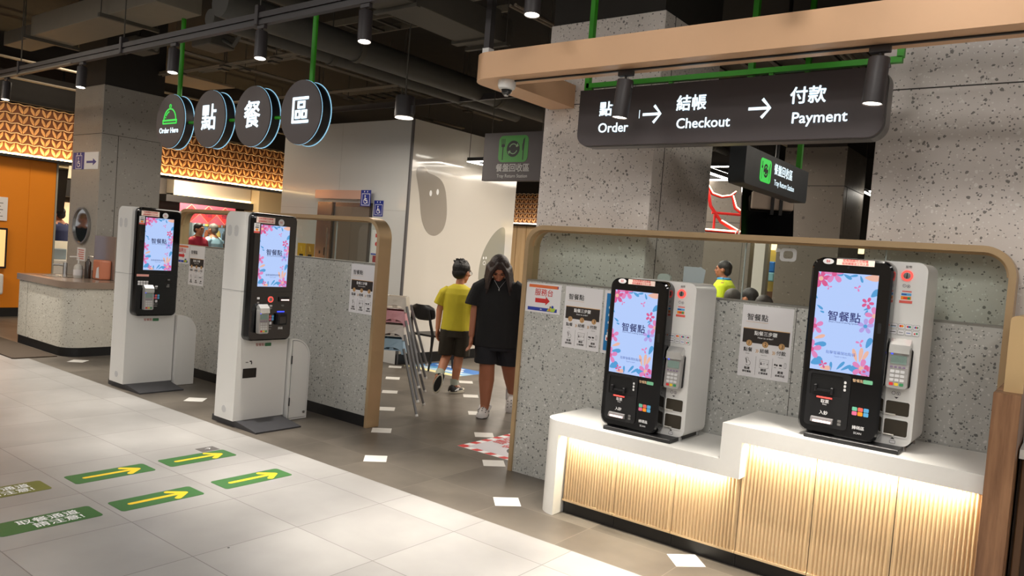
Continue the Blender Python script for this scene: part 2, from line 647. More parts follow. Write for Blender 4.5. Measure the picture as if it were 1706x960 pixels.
# leaf-pattern soffits: every leaf is real relief on a dark board
def leaf_soffit(name, label, facing, x, y0, y1, z0, z1, pitch, rowh, led):
    t = thing(name, label, 'soffit', (0, 0, 0))
    M_LEAF = pm('leaf_wood', (222, 168, 108), 0.5)
    M_LB = pm('leaf_board', (104, 58, 28), 0.7)
    M_WAVE = pm('pale_wave_line', (196, 168, 138), 0.5)

    def P(u, z, h):
        return (x + h, u, z) if facing == '+x' else (u, x - h, z)
    b = B()
    if facing == '+x':
        b.box(x - 0.12, x, y0, y1, z0, z1)
    else:
        b.box(y0, y1, x, x + 0.12, z0, z1)
    b.build('backing_board', M_LB, t)
    lf = B()
    n = int((y1 - y0) / pitch)
    rows = int((z1 - z0) / rowh + 0.5)
    for r in range(rows):
        zb = z0 + r * rowh + 0.01
        for i in range(n):
            uc = y0 + (i + 0.5) * pitch
            for s in (-1, 1):
                pts = []
                L = rowh * 0.94
                for k in range(5):
                    q = k / 4
                    w = math.sin(math.pi * q) ** 0.9 * pitch * 0.155
                    cx = s * (pitch * 0.04 + q * pitch * 0.36)
                    pts.append((cx + w, q * L))
                for k in range(3, 0, -1):
                    q = k / 4
                    w = math.sin(math.pi * q) ** 0.9 * pitch * 0.155
                    cx = s * (pitch * 0.04 + q * pitch * 0.36)
                    pts.append((cx - w, q * L))
                lo = [lf.bm.verts.new(P(uc + a, zb + z_, 0.0)) for a, z_ in pts]
                hi = lf.bm.verts.new(P(uc + s * pitch * 0.22, zb + L * 0.5, 0.02))
                for k in range(len(lo)):
                    lf.face((lo[k], lo[(k + 1) % len(lo)], hi))
    lf.build('leaf_relief', M_LEAF, t)
    wv = B()
    for r in range(rows + 1):
        zb = z0 + r * rowh + 0.005
        pts = [P(y0 + k * pitch / 4, zb + 0.010 * math.cos(k * math.pi / 2), 0.02) for k in range(n * 4 + 1)]
        wv.tube(pts, 0.006, 4)
    wv.build('wave_line', M_WAVE, t)
    s = B()
    if facing == '+x':
        s.box(x - 0.1, x + 0.17, y0, y1, z0 - 0.075, z0 - 0.035)
        s.build('dark_edge', M_SATIN, t)
        B().box(x + 0.03, x + 0.15, y0, y1, z0 - 0.035, z0 - 0.012).build('light_strip', led, t)
    else:
        s.box(y0, y1, x - 0.12, x + 0.1, z0 - 0.06, z0 - 0.03)
        s.build('dark_edge', M_SATIN, t)
        B().box(y0, y1, x - 0.11, x - 0.022, z0 - 0.03, z0 - 0.008).build('light_strip', led, t)
    return t


leaf_soffit('leaf_soffit', 'long warm-lit soffit of orange leaf-shaped wood relief above the shop fronts', '+x', -13.3, 1.2, 9.7, 2.53, 3.27, 0.163, 0.148, M_LEDW)
leaf_soffit('leaf_soffit', 'distant cream-lit leaf-pattern soffit seen beside the tray return sign', '-y', 14.0, -12.4, -7.5, 2.33, 2.945, 0.125, 0.11, pm('led_cream', (255, 240, 214), 0.5, emit=5.0))
struct(B().box(-13.9, -13.2, 1.2, 9.7, 3.3, 3.75).build('wall_shop_bulkhead', pm('bulkhead_dark', (30, 27, 25), 0.8)))
# thin lines of conduit along the bulkhead
# shop front: orange panel
M_ORG = pm('orange_panel', (222, 132, 18), 0.45, noise=0.04, nscale=2)
t = thing('orange_shop_front', 'large plain orange shop wall panel with a black base', 'wall panel')
B().box(-13.42, -13.3, 4.0, 4.84, 0.14, 2.46, 0.004, 1).build('panel', M_ORG, t)
B().box(-13.40, -13.305, 4.84, 5.22, 0.14, 2.46, 0.004, 1).build('end_panel', M_ORG, t)
B().box(-13.42, -13.31, 4.0, 5.22, 0, 0.14).build('plinth', M_SATIN, t)
B().box(-13.42, -13.29, 5.22, 5.245, 0, 2.46).build('edge_strip', pm('grey_strip', (150, 150, 140), 0.5), t)
# notices on the orange wall at the picture's edge
t = thing('wall_notice', 'white printed notice sheet high on the orange panel', 'notice', (-13.29, 4.35, 1.5))
b = B().box(0, 0.006, -0.14, 0.2, -0.02, 0.34)
b.build('sheet', M_PAPER, t)
for k in range(5):
    B().box(0.006, 0.0065, -0.08, 0.14 - 0.03 * (k % 2), 0.04 + k * 0.05, 0.052 + k * 0.05).build('printed_line', M_INKG, t)
t = thing('menu_screen', 'bright menu board with a dark frame on the orange panel', 'menu board', (-13.29, 4.2, 0.75))
B().box(0, 0.04, -0.5, 0.36, 0, 0.62, 0.006, 1).build('frame', M_SATIN, t)
B().box(0.04, 0.045, -0.47, 0.33, 0.03, 0.59).build('screen', pm('menu_glow', (255, 196, 130), 0.5, emit=0.8), t)
t = thing('white_ledge_box', 'white box fixed low on the orange panel', 'box', (-13.29, 4.05, 0.35))
B().box(0, 0.10, -0.2, 0.47, 0, 0.32, 0.03, 3).build('box_body', M_WHITE, t)

# shop interior
M_COVE = pm('shop_cream', (214, 200, 176), 0.6)
struct(B().box(-15.62, -15.5, 4.9, 13.0, 0, 4.3).build('wall_shop_back', pm('shop_dark_wall', (74, 66, 60), 0.7)))
cv = struct(B().box(-15.49, -15.2, 8.2, 10.0, 2.3, 2.64).build('trim_2', M_COVE))
struct(B().box(-15.2, -15.17, 8.2, 10.0, 2.27, 2.31).build('cove_light', pm('led_cove', (255, 226, 170), 0.5, emit=3.0), cv))
struct(B().box(-15.49, -15.1, 8.0, 10.05, 2.12, 2.26).build('trim_3', pm('cove_black', (34, 31, 30), 0.6)))
struct(B().box(-15.45, -14.9, 10.02, 10.8, 0, 4.3).build('column_shop', pm('shop_tan_column', (222, 194, 148), 0.6)))
struct(B().box(-15.45, -14.95, 5.3, 6.4, 2.33, 2.6).build('trim_4', M_COVE))
struct(B().box(-15.45, -14.9, 5.3, 6.6, 2.0, 2.3).build('trim_5', pm('cove_black', (34, 31, 30), 0.6)))

# ------------------------------------------------------------------ glazed partitions


def partition(name, label, x0, x1, R, skirt, sill):
    t = thing(name, label, 'partition', (0, 0, 0))
    w = 0.032
    top = 1.785

    def arch(o):
        a = x0 + o
        c = x1 - o
        r = R - o
        tp = top - o
        pts = [(a, 0.0), (a, tp - r)]
        pts += [(a + r - r * math.cos(math.radians(90 * k / 10)), tp - r + r * math.sin(math.radians(90 * k / 10))) for k in range(1, 11)]
        pts += [(c - r + r * math.sin(math.radians(90 * k / 10)), tp - r + r * math.cos(math.radians(90 * k / 10))) for k in range(0, 11)]
        pts += [(c, 0.0)]
        return pts
    B().ring(arch(0), arch(w), 'y', 4.385, 4.525, closed=False).build('frame', M_GOLD, t, smooth=30)
    B().box(x0 + w, x1 - w, 4.40, 4.51, 0.0 if not skirt else 0.09, sill).build('terrazzo_panel', M_TERR, t)
    if skirt:
        B().box(x0 + w, x1 - w, 4.396, 4.514, 0, 0.095).build('skirting', M_SATIN, t)
    B().box(x0 + w, x1 - w, 4.402, 4.508, sill, sill + 0.012).build('sill_trim', pm('sill_grey_metal', (150, 148, 142), 0.35, 0.6), t)
    g = arch(w + 0.001)
    gp = [p for p in g if p[1] > sill + 0.02]
    gp = [(gp[0][0], sill + 0.013)] + gp + [(gp[-1][0], sill + 0.013)]
    gl = B().prism(gp, 'y', 4.45, 4.46).build('glass_pane', M_GLASS, t)
    bd = B().ring(arch(w), arch(w + 0.012), 'y', 4.435, 4.475, closed=False)
    bmesh.ops.delete(bd.bm, geom=[v for v in bd.bm.verts if v.co.z < sill], context='VERTS')
    bd.build('glazing_bead', M_GOLD, t)
    b = B()
    for x in ([-1.32] if x0 > -4 else [-6.6]):
        b.box(x, x + 0.003, 4.399, 4.4, 0.1, sill)
    b.build('panel_joint', JOINT, t)
    for k, x in enumerate(([-1.67, -0.9] if x0 > -4 else [-5.42])):
        B().box(x, x + 0.006, 4.452, 4.4625, sill + 0.013, top - w).build('glass_joint', pm('silicone', (176, 182, 180), 0.4), t)
    return t


part_r = partition('glazed_partition', 'terrazzo and glass screen with rounded champagne frame behind the white counter', -3.255, -0.30, 0.15, False, 1.385)
part_l = partition('glazed_partition', 'terrazzo and glass screen with rounded champagne frame behind the standing kiosks', -8.04, -4.775, 0.18, True, 1.385)

# ------------------------------------------------------------------ counter
t = thing('kiosk_counter_top', 'white stepped stone worktop with a rounded leg end over the fluted cabinets', 'worktop', (-2.6, 3.84, 0))
LX0, SX, XR = -2.62, -1.475, -0.302
b = B()
zl, zu = 0.578, 0.77
th = 0.084


def rim(pts, seg=6):
    return pts


# lower slab with a rounded front-left corner
def corner_poly(x0, x1, y0, y1, r):
    p = [(x0 + r - r * math.cos(math.radians(90 * k / 8)), y0 + r - r * math.sin(math.radians(90 * k / 8))) for k in range(9)]
    return [(x0, y1)] + p + [(x1, y0), (x1, y1)]


o = (2.6, -3.84)
xa = LX0 + 0.134
zb_, zc_ = zl - th, zu - th
b.prism([(x + o[0], z) for x, z in ((xa, zb_), (SX + 0.112, zb_), (SX + 0.112, zc_), (XR, zc_), (XR, zu), (SX, zu), (SX, zl), (xa, zl))], 'y', 0.0, 0.543)
b.prism([(x + o[0], y + o[1]) for x, y in corner_poly(LX0, xa, 3.84, 4.383, 0.13)], 'z', 0.0, zl)
b.build('worktop_slab', M_STONE, t, smooth=30)
B().box(0.14, SX + 0.0 + o[0], 0.066, 0.084, zl - th - 0.014, zl - th).build('light_strip', M_LED, t)
B().box(SX + 0.13 + o[0], XR - 0.03 + o[0], 0.066, 0.084, zu - th - 0.014, zu - th).build('light_strip', M_LED, t)
lamp_area('counter_strip_light', (-1.95, 3.885, zl - th - 0.006), 1.0, 7.0, (1, 0.91, 0.7), (math.radians(22), 0, 0), size_y=0.02)
lamp_area('counter_strip_light', (-0.84, 3.885, zu - th - 0.006), 1.0, 7.5, (1, 0.91, 0.7), (math.radians(22), 0, 0), size_y=0.02)

M_FLUTE = wood('fluted_oak', (202, 173, 134), (207, 179, 141), 'z', 0.5, 0.5)
M_KICK = pm('kick_black', (24, 22, 22), 0.4)
FY = 3.93
cabs = [(-2.478, -2.122), (-2.122, -1.752), (-1.752, -1.383), (-1.383, -1.013), (-1.013, -0.645), (-0.645, -0.304)]
clab = ['fluted oak cabinet beside the rounded white leg of the counter', 'fluted oak cabinet under the middle of the lower worktop', 'fluted oak cabinet just before the worktop steps up',
        'tall fluted oak cabinet just after the worktop step', 'tall fluted oak cabinet in the middle of the raised worktop', 'tall fluted oak cabinet next to the walnut post']
for k, ((xa, xb), lb) in enumerate(zip(cabs, clab)):
    zt = (zl - th - 0.002) if k < 3 else (zu - th - 0.002)
    c = thing('fluted_cabinet', lb, 'cabinet', (xa, FY, 0), 0, 'fluted cabinets under the white counter')
    w = xb - xa
    B().box(0.001, w - 0.001, 0.02, 0.45, 0.0, zt).build('carcass', M_KICK, c)
    d = B()
    pts = [(0.002, 0.019), (0.002, 0.006)]
    n = 18
    p = (w - 0.02) / n
    for i in range(n):
        for q in range(5):
            pts.append((0.01 + p * (i + q / 4.0), 0.004 - 0.010 * math.sin(math.pi * q / 4.0)))
    pts += [(w - 0.002, 0.006), (w - 0.002, 0.019)]
    d.prism(pts, 'z', 0.088, zt)
    d.box(0.002, w - 0.002, -0.007, 0.018, 0.078, 0.09)
    d.build('door', M_FLUTE, c)

# walnut end post and service counter beyond it
M_WAL = wood('walnut', (92, 60, 38), (162, 120, 86), 'z', 0.8, 0.45)
t = thing('walnut_post', 'tall walnut end post standing at the end of the white counter', 'post', (-0.245, 3.78, 0))
B().box(-0.052, 0.048, 0, 0.6, 0, 1.14, 0.002, 1).build('post_body', M_WAL, t)
t = thing('tan_end_board', 'small rounded tan board standing on top of the walnut post', 'board', (-0.235, 3.86, 1.14))
B().prism(rr(-0.033, 0.036, 0, 0.325, 0.02, 4, (0, 0, 1, 1)), 'y', 0.0, 0.5).build('board', pm('tan_board', (204, 172, 124), 0.5), t, smooth=30)
t = thing('service_counter', 'dark slatted walnut service counter beside the post, with a pale top', 'counter', (-0.19, 3.9, 0))
b = B().box(0.0, 1.2, 0.08, 0.6, 0, 0.86)
b.build('counter_body', pm('dark_walnut', (66, 46, 30), 0.5), t)
b = B()
for k in range(24):
    b.box(0.01 + k * 0.05, 0.04 + k * 0.05, 0.05, 0.08, 0.04, 0.85, 0.004, 1)
b.build('slat_front', pm('dark_walnut_slat', (96, 68, 44), 0.5), t)
B().box(0.0, 1.2, 0.0, 0.6, 0.86, 0.9).build('counter_top', M_STONE, t)
B().box(0.0, 1.2, 0.2, 0.22, 0.9, 1.12).build('upstand', M_WBLUE, t)

# ------------------------------------------------------------------ canopy over the counter
t = thing('light_canopy', 'long champagne ceiling canopy with rounded corner above the counter', 'canopy', (0, 0, 0))


def upath(off, r):
    x0, y0 = -3.25 + off, 3.62 + off
    r = max(r - off, 0.02)
    p = [(x0, 4.555)]
    p += [(x0 + r - r * math.cos(math.radians(90 * k / 10)), y0 + r - r * math.sin(math.radians(90 * k / 10))) for k in range(11)]
    p += [(1.4, y0)]
    return p


B().ring(upath(0, 0.16), upath(0.205, 0.16), 'z', 2.635, 2.797, closed=False).build('canopy_ring', M_CANOPY, t, smooth=30)
B().box(-2.95, 1.35, 3.722, 3.74, 2.627, 2.637).build('lighting_track', M_SATIN, t)
for (x, y) in ((-3.165, 3.71), (0.7, 3.71)):
    b = B()
    b.box(x - 0.022, x + 0.022, y - 0.022, y + 0.022, 2.84, 4.3)
    b.build('hanger_post', M_TRACK, t)
    B().box(x - 0.026, x + 0.026, y - 0.026, y + 0.026, 2.795, 2.845).build('hanger_socket', M_WHITE, t)

# security dome camera under the canopy
t = thing('dome_camera', 'white dome security camera under the rounded corner of the canopy', 'security camera', (-3.0, 3.72, 2.635))
B().lathe([(0.0, 0), (0.055, 0), (0.057, -0.03), (0.05, -0.05), (0.03, -0.06), (0, -0.06)], 24).build('housing', M_WHITE, t, smooth=40)
B().ell((0, 0, -0.056), (0.036, 0.036, 0.036)).build('dome', M_BLACK, t, smooth=True)
B().lathe([(0.014, -0.085), (0.016, -0.091), (0.012, -0.096), (0.0, -0.096)], 14).build('lens', M_STEEL, t, smooth=True)


# ------------------------------------------------------------------ spotlights
def make_spot():
    t = thing('track_spotlight', '', 'spotlight', (0, 0, 0))
    B().box(-0.045, 0.045, -0.016, 0.016, -0.03, 0.0, 0.003, 1).build('adapter', M_TRACK, t)
    B().tube([(0.0, 0, -0.03), (0.0, 0.0, -0.05), (0.035, 0, -0.06), (0.045, 0, -0.10)], 0.008, 8).build('bracket', M_TRACK, t)
    can = bpy.data.objects.new('lamp_can', None)
    b = B().lathe([(0.0, 0.0), (0.044, 0.0), (0.046, -0.004), (0.046, -0.206), (0.042, -0.21), (0.04, -0.2), (0.0, -0.2)], 24)
    bpy.data.objects.remove(can)
    can = b.build('lamp_can', M_TRACK, t, smooth=40)
    can.location = (0, 0, -0.052)
    B().lathe([(0, -0.199), (0.0395, -0.199), (0.0395, -0.2055), (0, -0.2075)], 24).build('lens', M_LAMP, can)
    return t


spot0 = make_spot()
SPOTS = []


def place_spot(i, label, loc, tilt, power, aim=None, group='track spotlights', angle=52, blend=0.9):
    if i == 0:
        s = spot0
        s.location = loc
        s['label'] = label
    else:
        s = dup(spot0, label, loc, 0.0)
    s['group'] = group
    for ch in s.children:
        if ch.name.startswith('lamp_can'):
            ch.rotation_euler = (math.radians(tilt[0]), math.radians(tilt[1]), 0)
            for lo in [q for q in ch.children if q.type == 'LIGHT']:
                bpy.data.objects.remove(lo)
            d = bpy.data.lights.new('spot_lamp', 'SPOT')
            d.energy = power
            d.color = (1, 0.93, 0.83)
            d.spot_size = math.radians(angle)
            d.spot_blend = blend
            d.shadow_soft_size = 0.04
            o = bpy.data.objects.new('spot_lamp', d)
            o.parent = ch
            o.location = (0, 0, -0.215)
            COL.objects.link(o)
    return s


labs = ['black track spotlight above the orange panel, at the far end of the hanging rail', 'black track spotlight in front of the grey pillar top', 'black track spotlight above the round dish-cover sign',
        'black track spotlight on the rail between the two green sign rods', 'black track spotlight on the rail nearest the champagne canopy']
TY, TZ = 3.4, 3.145
for i, (x, lb) in enumerate(zip((-10.13, -8.19, -6.43, -5.16, -3.99), labs)):
    place_spot(i, lb, (x, TY, TZ), (-5, -7), 440)
place_spot(5, 'black canopy spotlight hanging in front of the word Order', (-2.165, 3.731, 2.628), (-2, 4), 110)
place_spot(6, 'black canopy spotlight at the Payment end of the order sign', (-0.86, 3.731, 2.628), (-2, 3), 110)
# rail continues past the frame; unseen lamps added to light the aisle edge
for x in (-2.6, -1.2, 0.3, 1.6):
    place_spot(9, 'added unseen black track spotlight on the rail overhead, out past the canopy front', (x, TY, TZ), (-5, -3), 640)

# track rail
t = thing('lighting_rail', 'long black hanging lighting rail running over the aisle edge', 'lighting rail', (0, TY, TZ))
B().box(-12.6, 2.2, -0.022, 0.022, 0.0, 0.035).build('track', M_TRACK, t)
b = B().box(-12.6, 2.2, -0.024, 0.024, 0.05, 0.092)
b.build('strut_channel', M_TRACK, t)
B().box(-12.6, 2.2, -0.012, 0.012, 0.034, 0.051).build('spacer', M_SATIN, t)
B().box(-12.6, -8.4, -0.03, -0.024, -0.004, 0.012).build('edge_strip', M_DUCTL, t)
for x in (-11.9, -9.75, -7.35, -5.2, -3.2, 0.9):
    B().tube([(x, 0, 0.09), (x, 0, 4.3 - TZ)], 0.006, 6).build('hanger_rod', M_DUCT, t)
    B().box(x - 0.02, x + 0.02, -0.036, 0.036, 0.0, 0.15, 0.004, 1).build('clamp', M_TRACK, t)

# pendant spot in front of the lift wall
t = thing('stub_downlight', 'short dark cylinder downlight hanging before the white lift wall', 'downlight', (-5.23, 5.0, 2.765))
B().lathe([(0, 0.19), (0.088, 0.19), (0.09, 0.185), (0.09, 0.0), (0.082, -0.004), (0.078, 0.01), (0, 0.02)], 24).build('can', M_TRACK, t, smooth=40)
B().lathe([(0.0, 0.008), (0.076, 0.008), (0.086, -0.012), (0.08, -0.012), (0, 0.0)], 24).build('glow_rim', pm('lamp_soft', (255, 246, 230), 0.4, emit=2.5), t)
B().tube([(0, 0, 0.19), (0, 0, 1.535)], 0.008, 6).build('hanger_rod', M_DUCT, t)
B().box(0.09, 0.125, -0.015, 0.015, 0.02, 0.1).build('driver_clip', M_TRACK, t)

# ------------------------------------------------------------------ kiosks
DK = (8, 8, 10)
M_SCR = pm('screen_pale_blue', (182, 206, 253), 0.25, emit=0.98, base=DK)
M_SCR2 = pm('screen_lilac', (206, 208, 252), 0.25, emit=0.92, base=DK)
M_PINK = pm('screen_pink', (232, 140, 196), 0.25, emit=0.9, base=DK)
M_ROSE = pm('screen_rose', (226, 96, 150), 0.25, emit=0.9, base=DK)
M_PEACH = pm('screen_peach', (244, 190, 170), 0.25, emit=0.9, base=DK)
M_SKY = pm('screen_sky', (88, 164, 222), 0.25, emit=0.9, base=DK)
M_LIL = pm('screen_violet', (188, 168, 236), 0.25, emit=0.9, base=DK)
M_NAVY = pm('screen_navy', (38, 44, 110), 0.4)
M_REDL = pm('red_led', (255, 84, 76), 0.4, emit=0.9)
M_BLUEL = pm('blue_led', (60, 80, 255), 0.4, emit=1.4)
SCRM = [M_SCR, M_PINK, M_ROSE, M_PEACH, M_SKY, M_LIL, M_SCR2]


def clip(poly, w, h):
    """clip a polygon to the screen rectangle 0..w, 0..h"""
    for ax, lim, sg in ((0, 0.0, 1), (0, w, -1), (1, 0.0, 1), (1, h, -1)):
        out = []
        n = len(poly)
        for i in range(n):
            a, c = poly[i], poly[(i + 1) % n]
            ia = (a[ax] - lim) * sg >= 0
            ic = (c[ax] - lim) * sg >= 0
            if ia:
                out.append(a)
            if ia != ic:
                q = (lim - a[ax]) / (c[ax] - a[ax])
                out.append((a[0] + q * (c[0] - a[0]), a[1] + q * (c[1] - a[1])))
        poly = out
        if len(poly) < 3:
            return []
    return poly


def petal(cx, cy, L, wd, ang):
    p = []
    for i in range(12):
        a = 2 * math.pi * i / 12
        x = L * 0.55 + L * 0.5 * math.cos(a)
        y = wd * math.sin(a) * (0.7 + 0.3 * math.cos(a))
        p.append((cx + x * math.cos(ang) - y * math.sin(ang), cy + x * math.sin(ang) + y * math.cos(ang)))
    return p


def make_screen(parent, fr, w, h):
    """lit touch screen with the flower border and the words; fr is the lower left corner"""
    b = B()
    o, U, V = fr
    N = U.cross(V)
    b.keep = True
    b.mi = 0
    b.flat(rect(0, w, 0, h), fr, 0.001)
    S = w

    def add(mi, poly, off):
        poly = clip(poly, w, h)
        if len(poly) >= 3:
            b.mi = mi
            b.flat(poly, fr, off)

    def flower(x, y, r, mi, n=5, a0=0.3, c=None):
        for k in range(n):
            add(mi, petal(x * w, y * h, r * w, r * w * 0.36, a0 + 2 * math.pi * k / n), 0.0014 + 0.00002 * k)
        if c is not None:
            add(c, circ(x * w, y * h, r * w * 0.26, 10), 0.0017)

    def leaf(x, y, r, a, mi, wd=0.3):
        add(mi, petal(x * w, y * h, r * w, r * w * wd, a), 0.0013)
    leaf(0.28, 0.98, 0.14, 0.1, 4)
    for (x, y, r, mi, n, a0, c) in ((0.05, 0.93, 0.16, 2, 6, 0.2, 3), (0.27, 0.985, 0.17, 1, 5, 0.4, 2), (0.86, 0.72, 0.1, 2, 5, 0.0, 6), (0.99, 0.60, 0.15, 1, 5, 0.5, 3), (0.86, 0.49, 0.13, 5, 5, 0.3, 4),
                                    (0.02, 0.44, 0.15, 1, 5, 0.5, 2), (0.0, 0.2, 0.17, 1, 5, 0.3, 2), (0.86, 0.07, 0.16, 1, 5, 0.1, 3), (0.97, 0.03, 0.14, 2, 5, 0.6, 5), (0.8, 0.32, 0.07, 1, 3, 0.9, None), (0.2, 0.85, 0.05, 1, 3, 0.2, None), (0.68, 0.86, 0.06, 1, 3, 0.9, None), (0.22, 0.06, 0.07, 2, 4, 0.4, None)):
        flower(x, y, r, mi, n, a0, c)
    for (x, y, r, a, mi, wd) in ((0.42, 0.99, 0.16, -0.5, 4, 0.25), (0.52, 0.97, 0.14, 0.2, 4, 0.2), (0.7, 0.99, 0.13, -1.2, 4, 0.22), (0.76, 0.97, 0.26, 0.0, 3, 0.3), (0.9, 0.78, 0.18, 0.8, 4, 0.4), (0.03, 0.72, 0.12, 2.4, 4, 0.3), (0.02, 0.66, 0.13, -0.6, 4, 0.22), (0.08, 0.6, 0.08, -0.3, 4, 0.3),
                                 (0.8, 0.645, 0.13, 0.5, 4, 0.2), (0.82, 0.6, 0.1, 1.0, 4, 0.2), (0.02, 0.31, 0.2, 0.4, 3, 0.22), (0.02, 0.25, 0.22, 0.15, 4, 0.28), (0.0, 0.05, 0.22, 0.5, 4, 0.45), (0.45, 0.02, 0.2, 0.9, 4, 0.18), (0.52, 0.02, 0.2, 0.6, 4, 0.18), (0.36, 0.0, 0.16, 1.6, 4, 0.2), (0.64, 0.05, 0.2, 0.1, 4, 0.5),
                                 (0.78, 0.12, 0.24, 1.9, 3, 0.18), (0.82, 0.12, 0.26, 1.5, 3, 0.18), (0.85, 0.13, 0.22, 1.15, 3, 0.2), (0.9, 0.27, 0.2, 1.2, 4, 0.3), (0.16, 0.02, 0.2, 0.1, 3, 0.28)):
        leaf(x, y, r, a, mi, wd)
    add(5, rr(0.87 * w, 0.95 * w, 0.02 * h, 0.065 * h, 0.004, 3), 0.002)
    add(2, rr(0.885 * w, 0.935 * w, 0.03 * h, 0.055 * h, 0.003, 3), 0.0022)
    s = b.build('screen', SCRM, parent)
    text('智餐點', M_NAVY, s, fr, 0.5 * w, 0.555 * h, 0.185 * w, 0.012, 0.003)
    text('Smart Food Ordering System', M_NAVY, s, fr, 0.5 * w, 0.502 * h, 0.042 * w, 0, 0.003)
    text('點擊螢幕開始點餐', pm('screen_mid_blue', (84, 110, 190), 0.4), s, fr, 0.5 * w, 0.19 * h, 0.062 * w, 0, 0.003)
    text('Touch to start', pm('screen_mid_blue', (84, 110, 190), 0.4), s, fr, 0.5 * w, 0.155 * h, 0.036 * w, 0, 0.003)
    return s


def flatpart(name, poly, fr, off, mat, parent, thick=0.0012):
    """thin sticker or inlay with real thickness"""
    b = B()
    o, U, V = fr
    N = U.cross(V)
    lo = [b.bm.verts.new(o + U * p[0] + V * p[1] + N * off) for p in poly]
    hi = [b.bm.verts.new(o + U * p[0] + V * p[1] + N * (off + thick)) for p in poly]
    n = len(poly)
    for i in range(n):
        b.face((lo[i], lo[(i + 1) % n], hi[(i + 1) % n], hi[i]))
    b.face(hi)
    b.face(lo[::-1])
    return b.build(name, mat, parent)


def sheetart(name, items, fr, mats, parent, off=0.0012):
    b = B()
    b.keep = True
    for k, (mi, poly) in enumerate(items):
        b.mi = mi
        b.flat(poly, fr, off + 0.00003 * k)
    return b.build(name, mats, parent)


LOGOM = [M_PAPER, pm('logo_red', (226, 50, 40), 0.5), pm('logo_orange', (244, 150, 30), 0.5), pm('logo_blue', (40, 80, 170), 0.5), pm('logo_green', (30, 150, 90), 0.5), M_INKG,
         pm('logo_pink', (226, 110, 150), 0.5), pm('logo_teal', (110, 190, 160), 0.5), pm('logo_sky', (90, 170, 220), 0.5), pm('logo_coral', (226, 100, 90), 0.5), M_INK]


def make_terminal(parent, name='card_terminal'):
    """hand-held card terminal on its cradle; local +x right, +z up, front -y; base centre at origin"""
    M_TB = pm('terminal_grey', (176, 174, 172), 0.3, 0.35)
    M_TD = pm('terminal_dark', (70, 70, 74), 0.4)
    b = B()
    b.prism(rr(-0.046, 0.046, 0.0, 0.2, 0.014, 4), 'y', -0.05, -0.012)
    t = b.build(name, M_TB, parent, smooth=30)
    b = B().prism(rr(-0.040, 0.052, 0.004, 0.19, 0.012, 4), 'y', -0.012, 0.0)
    b.build('cradle', M_BLACK, t, smooth=30)
    b = B().prism([(-0.064, 0.165), (-0.02, 0.165), (-0.006, 0.215), (-0.03, 0.236), (-0.062, 0.205)], 'x', -0.044, 0.044)
    b.build('printer_hood', pm('terminal_silver', (214, 214, 212), 0.18, 0.5), t)
    fr = frame('-y', (0, -0.05, 0))
    flatpart('display', rect(-0.034, 0.034, 0.115, 0.155), fr, 0.0, pm('lcd_grey_green', (120, 140, 132), 0.2, emit=0.12), t, 0.002)
    it = []
    for r in range(4):
        for c in range(3):
            it.append((2 if r else (0, 1, 3)[c], rr(-0.031 + c * 0.022, -0.013 + c * 0.022, 0.012 + r * 0.02, 0.026 + r * 0.02, 0.003, 2)))
    for c in range(4):
        it.append((4, rr(-0.034 + c * 0.018, -0.022 + c * 0.018, 0.096, 0.104, 0.002, 2)))
    it.append((5, rr(-0.036, -0.026, 0.158, 0.164, 0.002, 2)))
    sheetart('button_print', it, fr, [M_RED, pm('key_yellow', (222, 190, 50), 0.5), pm('key_grey', (206, 206, 206), 0.5), pm('key_green', (60, 140, 90), 0.5), pm('key_mauve', (130, 110, 140), 0.5), M_BLUEL], t, 0.001)
    return t


